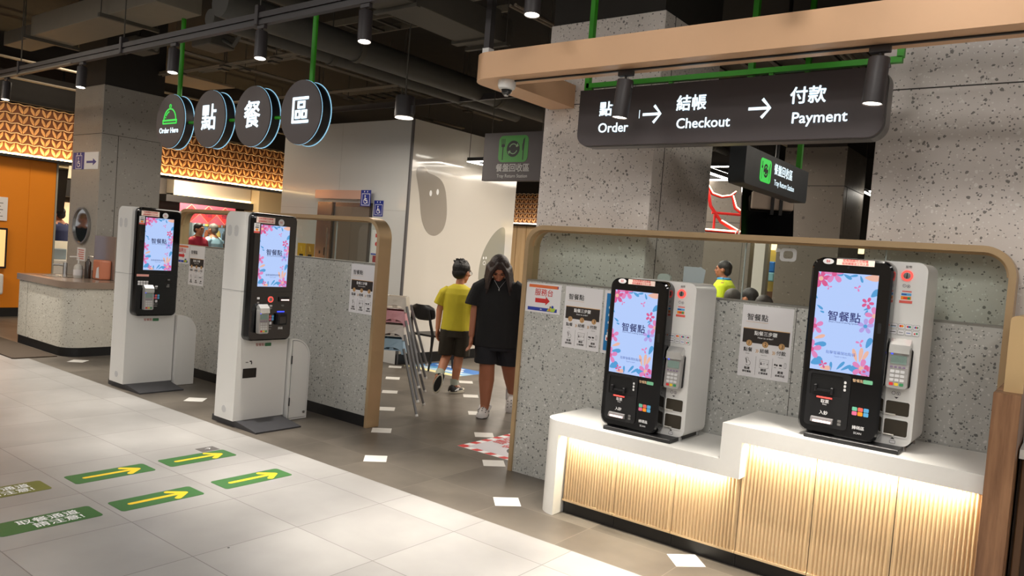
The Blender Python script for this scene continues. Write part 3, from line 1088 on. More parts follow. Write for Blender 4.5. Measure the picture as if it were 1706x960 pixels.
def desk_kiosk():
    """counter kiosk: black screen head in front, white body with coin and card column to the right"""
    t = thing('counter_kiosk', '', 'self-order kiosk', (0, 0, 0))
    # body
    b = B()
    b.prism(rr(0.06, 0.507, 0.022, 0.9, 0.045, 6), 'y', 0.078, 0.365)
    b.build('white_body', M_KWHITE, t, smooth=30)
    B().box(0.045, 0.475, -0.03, 0.33, 0.0, 0.022, 0.003, 1).build('base_plate', M_SATIN, t)
    for x, y in ((0.47, 0.1), (0.47, 0.34), (0.1, 0.34)):
        B().lathe([(0, 0), (0.016, 0), (0.016, 0.012), (0.011, 0.024), (0, 0.024)], 14, (x, y, 0)).build('foot', M_STEEL, t, smooth=40)
    # black head, rounded and bevelled
    h = B()
    rings = []
    for ins, y in ((0.012, 0.0), (0.003, 0.006), (0.0, 0.016), (0.0, 0.078)):
        rings.append([(x, y, z) for x, z in rr(ins, 0.377 - ins, 0.022 + ins, 0.897 - ins, 0.055 - ins, 8)])
    h.loft(rings)
    head = h.build('screen_head', M_BLACK, t, smooth=30)
    fr = frame('-y', (0, 0, 0))
    make_screen(t, frame('-y', (0.037, -0.0005, 0.34)), 0.277, 0.485)
    flatpart('webcam', circ(0.174, 0.853, 0.007, 14), fr, 0.0005, pm('lens_dark', (34, 36, 40), 0.1), t)
    # lower panel
    lp = B()
    lp.ring(rr(0.034, 0.236, 0.062, 0.332, 0.018, 5), rr(0.05, 0.2, 0.215, 0.32, 0.008, 5), 'y', -0.006, 0.001)
    lp.build('printer_panel', M_SATIN, t, smooth=30)
    flatpart('printer_recess', rr(0.05, 0.2, 0.215, 0.32, 0.008, 5), fr, 0.0002, pm('recess_black', (6, 6, 7), 0.5), t)
    q = B().box(0.07, 0.084, -0.022, 0.0, 0.235, 0.268, 0.003, 1)
    q.box(0.148, 0.162, -0.022, 0.0, 0.228, 0.26, 0.003, 1)
    q.box(0.084, 0.148, -0.012, 0.0, 0.236, 0.246)
    q.build('ticket_guide', M_SATIN, t)
    flatpart('red_light_bar', rect(0.085, 0.158, 0.203, 0.21), fr, 0.006, M_REDL, t, 0.003)
    text('取票', M_PWHITE, t, fr, 0.125, 0.187, 0.02, 0.01, 0.0065)
    text('Print', M_PWHITE, t, fr, 0.125, 0.173, 0.01, 0, 0.0065)
    text('入鈔', M_PWHITE, t, fr, 0.123, 0.13, 0.021, 0.01, 0.0065)
    B().prism([(-0.006, 0.108), (-0.02, 0.104), (-0.024, 0.084), (-0.006, 0.078)], 'x', 0.068, 0.172).build('bill_slot', pm('slot_grey', (120, 118, 118), 0.4), t)
    B().box(0.08, 0.165, -0.027, -0.022, 0.084, 0.094).build('slot_light', pm('slot_glow', (255, 220, 215), 0.4, emit=1.2), t)
    for k, z in enumerate((0.103, 0.087)):
        flatpart('note_icon', rr(0.192, 0.208, z - 0.006, z + 0.006, 0.002, 2), fr, 0.006, M_INKG, t, 0.0008)
    for k in range(3):
        flatpart('ticket_icon', rr(0.206, 0.217, 0.288 - k * 0.018, 0.301 - k * 0.018, 0.004, 3), fr, 0.006, pm('icon_white', (215, 215, 215), 0.5), t, 0.0008)
    text('智餐點', pm('print_cream', (226, 190, 150), 0.5), t, fr, 0.267, 0.311, 0.017, 0.01, 0.001)
    flatpart('green_badge', rr(0.29, 0.332, 0.302, 0.321, 0.004, 3), fr, 0.0005, pm('badge_green', (120, 190, 150), 0.5), t)
    it = []
    for r in range(2):
        for c in range(3):
            it.append(((7, 9, 8, 6, 2, 8)[(1 - r) * 3 + c], rr(0.252 + c * 0.026, 0.275 + c * 0.026, 0.145 + r * 0.021, 0.164 + r * 0.021, 0.004, 3)))
    sheetart('payment_logos', it, fr, LOGOM, t, 0.001)
    text('掃碼區', M_PWHITE, t, fr, 0.287, 0.085, 0.019, 0.01, 0.001)
    text('SCAN', pm('icon_white', (215, 215, 215), 0.5), t, fr, 0.286, 0.06, 0.014, 0.01, 0.001)
    flatpart('side_latch', rr(0.33, 0.345, 0.55, 0.6, 0.004, 3), fr, 0.0, M_SATIN, t, 0.0015)
    # stickers along the top edge
    flatpart('round_sticker', circ(0.079, 0.878, 0.026, 20, 0.014), fr, 0.0035, M_PAPER, t)
    text('04', M_RED, t, fr, 0.079, 0.878, 0.018, 0.01, 0.006)
    flatpart('notice_sticker', rect(0.118, 0.29, 0.864, 0.893), fr, 0.003, pm('sticker_cream', (252, 226, 214), 0.6), t)
    text('如有問題可洽現場', M_RED, t, fr, 0.204, 0.886, 0.0145, 0.01, 0.0055)
    text('服務櫃檯或工作人員', M_RED, t, fr, 0.204, 0.871, 0.0135, 0.005, 0.0055)
    # white column
    fc = frame('-y', (0, 0.078, 0))
    text('投幣', M_INKG, t, fc, 0.424, 0.876, 0.014, 0.01, 0.001)
    B().lathe([(0.0165, 0.0), (0.026, 0.0), (0.026, 0.005), (0.0165, 0.005)], 24, (0.42, 0.078, 0.835), Matrix.Rotation(math.radians(90), 4, 'X')).build('coin_ring', M_REDL, t, smooth=40)
    B().lathe([(0, 0), (0.018, 0), (0.018, 0.004), (0, 0.006)], 20, (0.42, 0.078, 0.835), Matrix.Rotation(math.radians(90), 4, 'X')).build('coin_slot', M_STEEL, t, smooth=40)
    B().box(0.418, 0.422, 0.0705, 0.073, 0.822, 0.848).build('slot_opening', M_BLACK, t)
    it = [(5, circ(0.412, 0.787, 0.008, 12)), (0, circ(0.412, 0.787, 0.006, 12)), (5, circ(0.43, 0.785, 0.008, 12)), (0, circ(0.43, 0.785, 0.006, 12)), (10, circ(0.43, 0.785, 0.003, 8)), (10, circ(0.411, 0.788, 0.002, 8))]
    sheetart('coin_icon', it, fc, LOGOM, t, 0.001)
    it = [(0, rect(0.398, 0.45, 0.705, 0.765)), (9, rect(0.405, 0.446, 0.757, 0.763)), (8, rect(0.402, 0.446, 0.74, 0.752)), (3, rect(0.404, 0.425, 0.743, 0.749)), (2, rect(0.402, 0.446, 0.721, 0.737)), (1, rect(0.412, 0.43, 0.724, 0.733)), (4, rect(0.43, 0.442, 0.723, 0.734)), (9, rect(0.396, 0.452, 0.704, 0.717))]
    sheetart('coin_notice', it, fc, LOGOM, t, 0.001)
    it = []
    for r in range(2):
        for c in range(4):
            x, z = 0.385 + c * 0.032, 0.593 - r * 0.029
            it.append((5, rr(x - 0.0145, x + 0.0145, z - 0.012, z + 0.012, 0.004, 3)))
            it.append((0, rr(x - 0.0135, x + 0.0135, z - 0.011, z + 0.011, 0.004, 3)))
            if (r, c) == (0, 1):
                it += [(1, circ(x - 0.004, z + 0.001, 0.0055, 12)), (2, circ(x + 0.004, z + 0.001, 0.0055, 12))]
            elif (r, c) == (0, 2):
                it += [(1, rect(x - 0.009, x - 0.003, z - 0.004, z + 0.005)), (3, rect(x - 0.003, x + 0.003, z - 0.004, z + 0.005)), (4, rect(x + 0.003, x + 0.009, z - 0.004, z + 0.005))]
            elif (r, c) == (0, 3):
                it += [(3, rect(x - 0.008, x - 0.003, z - 0.004, z + 0.005)), (1, rect(x - 0.0025, x + 0.0025, z - 0.004, z + 0.005)), (4, rect(x + 0.003, x + 0.008, z - 0.004, z + 0.005))]
            elif (r, c) == (1, 3):
                it += [(1, rect(x - 0.008, x - 0.002, z - 0.005, z + 0.003)), (4, circ(x + 0.004, z + 0.001, 0.0045, 10))]
            elif (r, c) == (0, 0):
                it += [(5, rect(x - 0.008, x + 0.008, z - 0.002, z + 0.002)), (8, rect(x - 0.008, x + 0.008, z - 0.005, z - 0.003))]
            else:
                it += [(10 if c == 0 else (5 if c == 1 else 3), rect(x - 0.009, x + 0.009, z - 0.0015, z + 0.0015))]
    sheetart('card_logos', it, fc, LOGOM, t, 0.001)
    tm = make_terminal(t)
    tm.location = (0.428, 0.072, 0.298)
    tm.rotation_euler = (math.radians(-4), 0, 0)
    it = [(5, circ(0.412, 0.272, 0.009, 12)), (0, circ(0.412, 0.272, 0.007, 12)), (5, circ(0.434, 0.271, 0.009, 12)), (0, circ(0.434, 0.271, 0.007, 12)), (10, circ(0.434, 0.27, 0.003, 8)), (10, [(0.416, 0.254), (0.436, 0.254), (0.426, 0.246)]), (10, [(0.416, 0.052), (0.436, 0.052), (0.426, 0.06)]), (5, rr(0.414, 0.44, 0.03, 0.046, 0.004, 3)), (0, rr(0.416, 0.438, 0.032, 0.044, 0.003, 3))]
    sheetart('change_icon', it, fc, LOGOM, t, 0.001)
    for z0, z1 in ((0.165, 0.236), (0.067, 0.148)):
        w = B().ring(rr(0.378, 0.492, z0 - 0.004, z1 + 0.004, 0.012, 5), rr(0.384, 0.486, z0 + 0.002, z1 - 0.002, 0.009, 5), 'y', 0.0745, 0.0785)
        wn = w.build('tray_frame', M_KWHITE, t, smooth=30)
        flatpart('tray_opening', rr(0.383, 0.487, z0 + 0.001, z1 - 0.001, 0.009, 5), frame('-y', (0, 0.0785, 0)), 0.001, pm('tray_shadow', (62, 56, 46), 0.2), wn, 0.001)
        B().box(0.384, 0.43, 0.064, 0.078, z0 + 0.002, z0 + 0.008, 0.002, 1).build('tray_lip', pm('tray_clear', (214, 210, 200), 0.2), wn)
    return t


k3 = desk_kiosk()
k3.location = (-2.265, 3.93, 0.578)
k3['label'] = 'black and white ordering kiosk on the lower part of the white counter'
k3['group'] = 'counter ordering kiosks'
k4 = dup(k3, 'black and white ordering kiosk on the raised part of the white counter', (-1.127, 3.93, 0.77))
for ch in k3.children:
    if ch.type == 'FONT' and ch.data.body == '04':
        ch.data = ch.data.copy()
        ch.data.body = '03'


def floor_kiosk():
    """free-standing kiosk: white cabinet, black head; front +x, origin on the floor under the body centre"""
    t = thing('standing_kiosk', '', 'self-order kiosk', (0, 0, 0))
    D, Wd = 0.135, 0.238
    prof = [(-D, 0.05), (D, 0.05), (D, 1.735)]
    prof += [(-D + 0.07 - 0.07 * math.sin(math.radians(90 * k / 6)), 1.735 - 0.07 + 0.07 * math.cos(math.radians(90 * k / 6))) for k in range(7)]
    b = B().prism([(x, z) for x, z in prof], 'y', -Wd, Wd)
    bod = b.build('white_body', M_KWHITE, t, smooth=30)
    g = B()
    g.box(-D - 0.0008, D + 0.0008, -Wd - 0.0008, Wd + 0.0008, 1.1, 1.104)
    g.build('body_seam', pm('seam_grey', (168, 168, 168), 0.5), bod)
    for x in (-0.075, 0.02):
        flatpart('speaker_vent', rr(x - 0.028, x + 0.028, 1.535, 1.625, 0.027, 6), frame('-y', (0, -Wd, 0)), 0.0, pm('vent_grey', (196, 196, 197), 0.6), bod, 0.0015)
    flatpart('cable_grommet', circ(0.0, 0.13, 0.03, 18), frame('-y', (0, -Wd, 0)), 0.0, pm('vent_grey', (196, 196, 197), 0.6), bod, 0.0015)
    # head
    h = B()
    rings = []
    for ins, x in ((0.0, 0.125), (0.0, 0.195), (0.004, 0.207), (0.014, 0.215)):
        rings.append([(x, y, z) for y, z in rr(-0.212 + ins, 0.206 - ins, 0.705 + ins, 1.738 - ins, 0.05 - ins, 8)])
    h.loft(rings)
    h.build('screen_head', M_BLACK, t, smooth=30)
    fr = frame('+x', (0.2152, 0, 0))
    make_screen(t, frame('+x', (0.2155, -0.148, 1.148)), 0.275, 0.497)
    flatpart('notice_sticker', rect(-0.192, -0.02, 1.657, 1.705), fr, 0.0, pm('sticker_cream', (252, 226, 214), 0.6), t)
    text('如有問題可洽現場', M_RED, t, fr, -0.106, 1.692, 0.0165, 0.012, 0.002)
    text('服務櫃檯或工作人員', M_RED, t, fr, -0.106, 1.67, 0.0155, 0.01, 0.002)
    flatpart('round_sticker', circ(0.04, 1.674, 0.028, 20), fr, 0.0, M_PAPER, t)
    text('02', M_RED, t, fr, 0.04, 1.674, 0.022, 0.01, 0.002)
    it = [(0, rect(-0.211, -0.158, 1.575, 1.652)), (5, rect(-0.2, -0.168, 1.634, 1.64)), (5, rect(-0.2, -0.168, 1.615, 1.626)), (2, rect(-0.196, -0.172, 1.594, 1.61)), (9, rect(-0.211, -0.158, 1.575, 1.59))]
    sheetart('payment_sticker', it, frame('+x', (0.209, 0, 0)), LOGOM, t, 0.008)
    flatpart('head_seam', rect(-0.206, 0.2, 1.106, 1.109), fr, 0.0, pm('seam_black', (40, 40, 42), 0.4), t, 0.0006)
    # controls
    it = [(0, rr(-0.142, -0.118, 1.045, 1.062, 0.003, 3)), (5, rr(-0.14, -0.12, 1.012, 1.026, 0.003, 3))]
    sheetart('bill_icon', it, fr, LOGOM, t, 0.001)
    B().lathe([(0.0165, 0.0), (0.025, 0.0), (0.025, 0.005), (0.0165, 0.005)], 24, (0.2152, -0.016, 1.044), Matrix.Rotation(math.radians(90), 4, 'Y')).build('coin_ring', M_REDL, t, smooth=40)
    B().lathe([(0, 0), (0.017, 0), (0.017, 0.004), (0, 0.005)], 20, (0.2152, -0.016, 1.044), Matrix.Rotation(math.radians(90), 4, 'Y')).build('coin_slot', M_STEEL, t, smooth=40)
    B().box(0.214, 0.228, 0.062, 0.16, 1.026, 1.066, 0.004, 1).build('bill_slot', M_SATIN, t)
    B().box(0.228, 0.231, 0.078, 0.155, 1.036, 1.046).build('slot_light', pm('slot_glow', (255, 220, 215), 0.4, emit=1.2), t)
    it = []
    for r in range(2):
        for c in range(3):
            it.append(((9, 6, 8, 3, 9, 8)[r * 3 + c], rr(-0.04 + c * 0.023, -0.02 + c * 0.023, 0.872 + r * 0.023, 0.892 + r * 0.023, 0.004, 3)))
    it += [(0, rr(-0.014, 0.008, 0.838, 0.862, 0.003, 3)), (5, rect(-0.03, 0.012, 0.818, 0.828)), (5, rect(-0.022, 0.008, 0.798, 0.808)), (0, rr(-0.022, 0.004, 0.985, 1.0, 0.003, 3)), (5, rr(-0.02, 0.002, 0.965, 0.98, 0.003, 3)), (5, rr(0.09, 0.12, 0.985, 1.002, 0.003, 3))]
    sheetart('payment_logos', it, fr, LOGOM, t, 0.001)
    B().box(0.213, 0.25, 0.045, 0.135, 0.835, 0.93, 0.006, 2).build('code_scanner', M_SATIN, t)
    flatpart('scanner_light', rect(0.055, 0.125, 0.938, 0.948), fr, 0.0, M_BLUEL, t, 0.001)
    flatpart('scanner_window', rr(0.06, 0.12, 0.85, 0.905, 0.006, 3), frame('+x', (0.25, 0, 0)), 0.0, M_BLACK, t, 0.001)
    text('掃碼', M_PWHITE, t, fr, 0.095, 0.805, 0.024, 0.01, 0.001)
    tm = make_terminal(t)
    tm.location = (0.222, -0.1, 0.77)
    tm.rotation_euler = (math.radians(-3), 0, math.radians(90))
    # printed line and slot on the white front
    f2 = frame('+x', (D, 0, 0))
    text('智餐點', pm('print_brown_red', (170, 90, 80), 0.5), t, f2, -0.03, 0.662, 0.028, 0.01, 0.001)
    flatpart('green_badge', rr(0.016, 0.076, 0.648, 0.676, 0.005, 3), f2, 0.0, pm('badge_dark_green', (60, 120, 80), 0.5), t)
    # ramp plate and feet
    b = B()
    b.prism([(-0.2, 0.0), (0.42, 0.0), (0.42, 0.012), (0.14, 0.05), (-0.2, 0.05)], 'y', -0.215, 0.215)
    b.build('floor_plate', pm('plate_dark_grey', (58, 58, 62), 0.45), t)
    return t


k2 = floor_kiosk()
k2.location = (-5.515, 3.745, 0)
k2['label'] = 'tall white standing kiosk with a receipt slot, nearer the gold end post'
k2['group'] = 'standing ordering kiosks'
k1 = dup(k2, 'tall white standing kiosk nearest the round mirror and grey pillar', (-7.335, 3.735, 0))
for ch in k1.children:
    if ch.type == 'FONT' and ch.data.body == '02':
        ch.data = ch.data.copy()
        ch.data.body = '01'
# kiosk with receipt slot: extra parts
f2 = frame('+x', (0.135, 0, 0))
B().ring(rect(-0.175, -0.052, 0.395, 0.473), rect(-0.169, -0.058, 0.4, 0.468), 'x', 0.135, 0.139).build('receipt_slot_frame', M_SATIN, k2)
flatpart('receipt_slot', rect(-0.17, -0.057, 0.4, 0.468), f2, 0.0005, pm('slot_dark', (30, 26, 22), 0.4), k2)
sheetart('receipt_icon', [(10, rect(-0.155, -0.13, 0.52, 0.526)), (10, rect(-0.118, -0.098, 0.525, 0.535)), (10, rect(-0.105, -0.095, 0.505, 0.525))], f2, LOGOM, k2, 0.001)
# the far kiosk has no scanner, ring or bill slot on its front: a card slot instead
for ch in list(k1.children):
    if ch.name.split('.')[0] in ('coin_ring', 'coin_slot', 'bill_slot', 'slot_light', 'code_scanner', 'scanner_light', 'scanner_window', 'bill_icon') or (ch.type == 'FONT' and ch.data.body == '掃碼'):
        if ch in TEXTS:
            TEXTS.remove(ch)
        bpy.data.objects.remove(ch)
fr1 = frame('+x', (0.2152, 0, 0))
flatpart('card_slot', rr(0.075, 0.14, 1.028, 1.042, 0.004, 3), fr1, 0.0, pm('slot_dark', (30, 26, 22), 0.4), k1, 0.002)
sheetart('card_icon', [(5, rr(0.098, 0.122, 1.052, 1.066, 0.003, 3)), (5, rr(0.098, 0.12, 1.004, 1.016, 0.003, 3))], fr1, LOGOM, k1, 0.001)
flatpart('pink_label', rect(-0.205, -0.088, 1.085, 1.106), fr1, 0.0005, pm('label_pink', (240, 170, 160), 0.5), k1)
it = []
for r in range(2):
    for c in range(4):
        it.append((0, rr(-0.19 + c * 0.026, -0.168 + c * 0.026, 1.004 + r * 0.022, 1.022 + r * 0.022, 0.003, 3)))
sheetart('card_logos', it, fr1, LOGOM, k1, 0.001)


# quarter-round side cabinets
def side_cabinet(label, loc, door):
    t = thing('side_cabinet', label, 'cabinet', loc, 0, 'quarter-round side cabinets')

    def prof(o):
        y0, y1, z0, z1 = o, 0.205 - o, o, 0.7 - o
        r = 0.17 - o
        return [(y0, z0), (y1, z0)] + [(y1 - r + r * math.cos(math.radians(90 * k / 10)), z1 - r + r * math.sin(math.radians(90 * k / 10))) for k in range(11)] + [(y0, z1)]
    B().prism(prof(0), 'x', -0.24, 0.0).build('cabinet_body', M_KWHITE, t, smooth=30)
    if door:
        d = B().prism(prof(0.018), 'x', 0.0, 0.006).build('door', M_KWHITE, t, smooth=30)
        B().ring(prof(0.013), prof(0.018), 'x', -0.001, 0.001).build('door_gap', pm('gap_grey', (130, 130, 130), 0.6), t)
        for z in (0.16, 0.52):
            B().box(0.004, 0.011, 0.008, 0.016, z - 0.035, z + 0.035).build('hinge', M_SATIN, t)
        B().lathe([(0, 0), (0.011, 0), (0.011, 0.008), (0, 0.01)], 14, (0.006, 0.165, 0.06), Matrix.Rotation(math.radians(90), 4, 'Y')).build('lock', M_STEEL, t, smooth=40)
    return t


side_cabinet('quarter-round white cabinet with a hinged locked door beside the standing kiosk', (-5.345, 3.995, 0.004), True)
side_cabinet('plain quarter-round white side cabinet beside the kiosk nearest the pillar', (-7.165, 3.985, 0.004), False)

# ------------------------------------------------------------------ signs
t = thing('order_sign', 'wide dark hanging sign reading Order, Checkout and Payment with arrows', 'sign', (-1.8, 4.1, 2.285))
B().prism(rr(-0.90, 0.90, 0.0, 0.35, 0.075, 8, (1, 1, 1, 0)), 'y', 0.0, 0.12).build('sign_box', M_SIGN, t, smooth=30)
B().ring(rr(-0.905, 0.905, -0.005, 0.355, 0.08, 8, (1, 1, 1, 0)), rr(-0.897, 0.897, 0.003, 0.347, 0.072, 8, (1, 1, 1, 0)), 'y', 0.03, 0.125).build('edge_trim', pm('sign_edge', (120, 118, 116), 0.3, 0.4), t)
fr = frame('-y', (0, 0, 0))
for s, x, z, sz, bo in (('點餐', -0.655, 0.218, 0.094, 0.02), ('Order', -0.641, 0.104, 0.082, 0.012), ('結帳', -0.132, 0.223, 0.094, 0.02), ('Checkout', -0.054, 0.109, 0.082, 0.012), ('付款', 0.523, 0.225, 0.094, 0.02), ('Payment', 0.588, 0.11, 0.082, 0.012)):
    text(s, M_LITW, t, fr, x, z, sz, bo, 0.001, ext=0.001)
for x0, x1, z in ((-0.441, -0.317, 0.176), (0.209, 0.335, 0.174)):
    c = 0.045
    w = 0.008
    poly = [(x0, z - w), (x1 - 0.02, z - w), (x1 - c - 0.012, z - c), (x1 - c, z - c - 0.012), (x1, z), (x1 - c, z + c + 0.012), (x1 - c - 0.012, z + c), (x1 - 0.02, z + w), (x0, z + w)]
    flatpart('arrow', poly, fr, 0.0, M_LITW, t, 0.002)
flatpart('light_gap', rect(-0.466, -0.462, 0.155, 0.205), fr, 0.0, M_LITW, t, 0.001)
g = B()
g.box(-0.89, 0.95, 0.04, 0.075, 0.375, 0.405)
g.build('green_crossbar', M_GREEN, t)
for x in (-0.885, 0.94):
    B().box(x - 0.016, x + 0.016, 0.04, 0.075, 0.36 if x < 0 else 0.40, 2.015).build('green_hanger', M_GREEN, t)
for x in (-0.86, -0.3, 0.3, 0.86):
    B().box(x - 0.012, x + 0.012, 0.045, 0.07, 0.35, 0.378).build('fixing_bracket', M_GREEN, t)
B().box(0.18, 0.36, 0.03, 0.21, 1.0, 1.012).build('ceiling_plate', M_GREEN, t)
B().box(0.255, 0.285, 0.1, 0.13, 1.012, 2.015).build('green_hanger', M_GREEN, t)
B().box(-0.95, -0.8, -0.01, 0.14, 1.6, 1.612).build('ceiling_plate', M_GREEN, t)

# four round signs
DX = (-7.286, -6.590, -5.908, -5.236)
DZ = (2.602, 2.593, 2.583, 2.583)
RX = Matrix.Rotation(math.radians(90), 4, 'X')
dl = ['round hanging sign with a green dish cover and the words Order Here', 'round hanging sign lettered 點, second from the dish-cover sign', 'round hanging sign lettered 餐, third from the dish-cover sign', 'round hanging sign lettered 區, at the far end from the dish-cover sign']
for i in range(4):
    t = thing('round_sign', dl[i], 'sign', (DX[i], 3.85, DZ[i]), 0, 'round hanging order signs')
    R = 0.262
    B().lathe([(0, 0), (R, 0), (R, -0.012), (0, -0.012)], 48, (0, 0, 0), RX).build('front_plate', M_SIGN, t, smooth=40)
    B().lathe([(R - 0.03, 0.0), (R + 0.002, 0.0), (R + 0.002, -0.005), (R - 0.03, -0.005)], 48, (0, 0.012, 0), RX).build('light_rim', M_LITB, t, smooth=40)
    B().lathe([(0, 0.0), (R - 0.004, 0.0), (R - 0.004, -0.085), (0, -0.085)], 48, (0, 0.017, 0), RX).build('drum', M_SATIN, t, smooth=40)
    B().lathe([(R - 0.03, 0.0), (R + 0.002, 0.0), (R + 0.002, -0.006), (R - 0.03, -0.006)], 48, (0, 0.102, 0), RX).build('light_rim', M_LITB, t, smooth=40)
    fr = frame('-y', (0, 0, 0))
    if i == 0:
        b = []
        b.append((0, arcband(0, -0.02, 0.104, 0.118, 4, 176, 20)))
        b.append((0, rr(-0.132, 0.132, -0.032, -0.014, 0.004, 3)))
        b.append((0, rr(-0.128, 0.128, -0.06, -0.046, 0.006, 3)))
        b.append((0, rect(-0.132, -0.12, -0.056, -0.02)))
        b.append((0, rect(0.12, 0.132, -0.056, -0.02)))
        b.append((0, arcband(0, 0.118, 0.01, 0.021, -60, 240, 16)))
        b.append((0, arcband(0, -0.02, 0.078, 0.09, 100, 150, 10)))
        b.append((0, arcband(0, -0.02, 0.078, 0.09, 158, 166, 4)))
        b = [(m, [(x, y * 0.98 + 0.03) for x, y in p]) for m, p in b]
        q = B()
        q.keep = True
        for m, p in b:
            o, U, V = fr
            q.bm.verts.ensure_lookup_table()
            n = len(p)
            lo = [q.bm.verts.new(o + U * x + V * y - Vector((0, 0.0005, 0))) for x, y in p]
            hi = [q.bm.verts.new(o + U * x + V * y - Vector((0, 0.004, 0))) for x, y in p]
            for k in range(n):
                q.face((lo[k], lo[(k + 1) % n], hi[(k + 1) % n], hi[k]))
            q.face(hi)
        q.build('dish_cover_emblem', M_LITG, t)
        text('Order Here', M_LITW, t, fr, -0.01, -0.092, 0.072, 0.012, 0.001, ext=0.001)
    else:
        text('點餐區'[i - 1], M_LITW, t, fr, 0, -0.003, 0.25, 0.013, 0.001, ext=0.002)
    if i < 3:
        B().tube([(R - 0.02, 0.06, -0.015), (DX[i + 1] - DX[i] - R + 0.02, 0.06, -0.02)], 0.015, 12).build('green_link', M_GREEN, t, smooth=True)
    if i in (0, 3):
        B().tube([(0.05, 0.055, R - 0.03), (0.05, 0.055, 4.3 - DZ[i])], 0.022, 14).build('green_rod', M_GREEN, t, smooth=True)


# tray return signs
def plate_icon(t, fr, u, v, s, hv, mg, md, ml):
    flatpart('green_icon_tile', rr(u - s, u + s, v - hv, v + hv, s * 0.28, 6), fr, 0.0, mg, t, 0.002)
    f2 = (fr[0] + fr[1].cross(fr[2]) * 0.0022, fr[1], fr[2])
    it = [(0, circ(u, v, s * 0.44, 28)), (1, arcband(u, v, s * 0.24, s * 0.29, 20, 160)), (1, arcband(u, v, s * 0.24, s * 0.29, 200, 340)),
          (1, [(u + s * 0.16, v + s * 0.1), (u + s * 0.36, v + s * 0.14), (u + s * 0.28, v + s * 0.3)]), (1, [(u - s * 0.16, v - s * 0.1), (u - s * 0.36, v - s * 0.14), (u - s * 0.28, v - s * 0.3)])]
    it += [(0, rect(u - s * 0.73, u - s * 0.67, v - s * 0.6, v + s * 0.3)), (0, rr(u - s * 0.82, u - s * 0.58, v + s * 0.1, v + s * 0.25, s * 0.05, 3))]
    for k in range(3):
        it.append((0, rect(u - s * (0.82 - k * 0.1), u - s * (0.78 - k * 0.1), v + s * 0.2, v + s * 0.55)))
    it += [(0, [(u + s * 0.62, v - s * 0.1), (u + s * 0.72, v - s * 0.1), (u + s * 0.76, v + s * 0.6), (u + s * 0.66, v + s * 0.5), (u + s * 0.6, v + s * 0.2)]), (0, rect(u + s * 0.66, u + s * 0.72, v - s * 0.6, v))]
    sheetart('plate_icon', it, f2, [md, ml], t, 0.0003)


t = thing('tray_return_sign', 'square charcoal tray return sign with a green plate icon before the lift wall', 'sign', (-5.09, 6.5, 2.36))
B().box(-0.41, 0.43, 0, 0.06, 0, 0.525, 0.004, 1).build('sign_panel', M_SIGN, t)
fr = frame('-y', (0, 0, 0))
M_GUN = pm('icon_green', (74, 158, 66), 0.5)
plate_icon(t, fr, 0.005, 0.345, 0.2, 0.143, M_GUN, pm('icon_dark', (52, 54, 52), 0.6), pm('icon_pale', (140, 176, 134), 0.6))
M_UNLIT = pm('unlit_letters', (196, 194, 192), 0.5)
text('餐盤回收區', M_UNLIT, t, fr, 0.012, 0.135, 0.092, 0.018)
text('Tray Return Station', M_UNLIT, t, fr, 0.012, 0.052, 0.052, 0.012)
for x in (-0.33, 0.35):
    B().tube([(x, 0.03, 0.525), (x, 0.03, 1.94)], 0.004, 6).build('hanger_wire', M_DUCT, t)
t = thing('round_wall_sign', 'round white sign with a red bar half hidden behind the centre column', 'sign', (-4.62, 6.62, 2.62))
B().lathe([(0, 0), (0.21, 0), (0.21, -0.05), (0, -0.05)], 36, (0, 0, 0), RX).build('disc', M_WHITE, t, smooth=40)
flatpart('red_bar', rect(-0.12, 0.12, -0.035, 0.06), frame('-y', (0, 0, 0)), 0.0, M_RED, t, 0.002)
B().tube([(0, 0.03, 0.2), (0, 0.03, 1.68)], 0.006, 6).build('hanger_rod', M_DUCT, t)

t = thing('tray_return_sign', 'dark tray return sign with glowing green icon hanging below the order sign', 'sign', (-2.0, 5.9, 2.19))
B().prism(rr(-0.71, 0.735, 0.0, 0.265, 0.035, 5, (1, 1, 0, 0)), 'x', -0.12, 0.0).build('sign_box', pm('sign_blue_black', (50, 54, 58), 0.5), t, smooth=30)
fr = frame('+x', (0, 0, 0))
plate_icon(t, fr, -0.3, 0.137, 0.115, 0.086, M_LITG, pm('icon_dark', (52, 54, 52), 0.6), M_LITG)
text('餐盤回收區', M_LITW, t, fr, 0.1, 0.172, 0.088, 0.016)
text('Tray Return Station', M_LITW, t, fr, 0.145, 0.077, 0.06, 0.01)
B().box(-0.08, -0.05, -0.70, 0.72, 0.265, 0.285).build('green_crossbar', M_GREEN, t)
B().box(-0.08, -0.04, 0.63, 0.67, 0.28, 2.11).build('green_hanger', M_GREEN, t)
B().box(-0.08, -0.04, -0.62, -0.58, 0.28, 2.11).build('green_hanger', M_GREEN, t)


# wheelchair signs
def wheelchair_items(cx, cy, s):
    it = [(1, rect(cx - s * 0.5, cx + s * 0.5, cy - s * 0.5, cy + s * 0.5)), (0, rect(cx - s * 0.46, cx + s * 0.46, cy - s * 0.46, cy + s * 0.46))]
    it += [(1, circ(cx - s * 0.1, cy + s * 0.3, s * 0.075, 12)), (1, rotp(rect(cx - s * 0.12, cx - s * 0.04, cy - s * 0.08, cy + s * 0.22), 0.12, (cx, cy))), (1, rect(cx - s * 0.08, cx + s * 0.14, cy + s * 0.02, cy + s * 0.08)),
           (1, rect(cx - s * 0.08, cx + s * 0.2, cy - s * 0.12, cy - s * 0.05)), (1, rotp(rect(cx + s * 0.14, cx + s * 0.21, cy - s * 0.34, cy - s * 0.06), 0.25, (cx + s * 0.17, cy - s * 0.1))), (1, arcband(cx - s * 0.04, cy - s * 0.14, s * 0.17, s * 0.23, 110, 350, 18))]
    return it


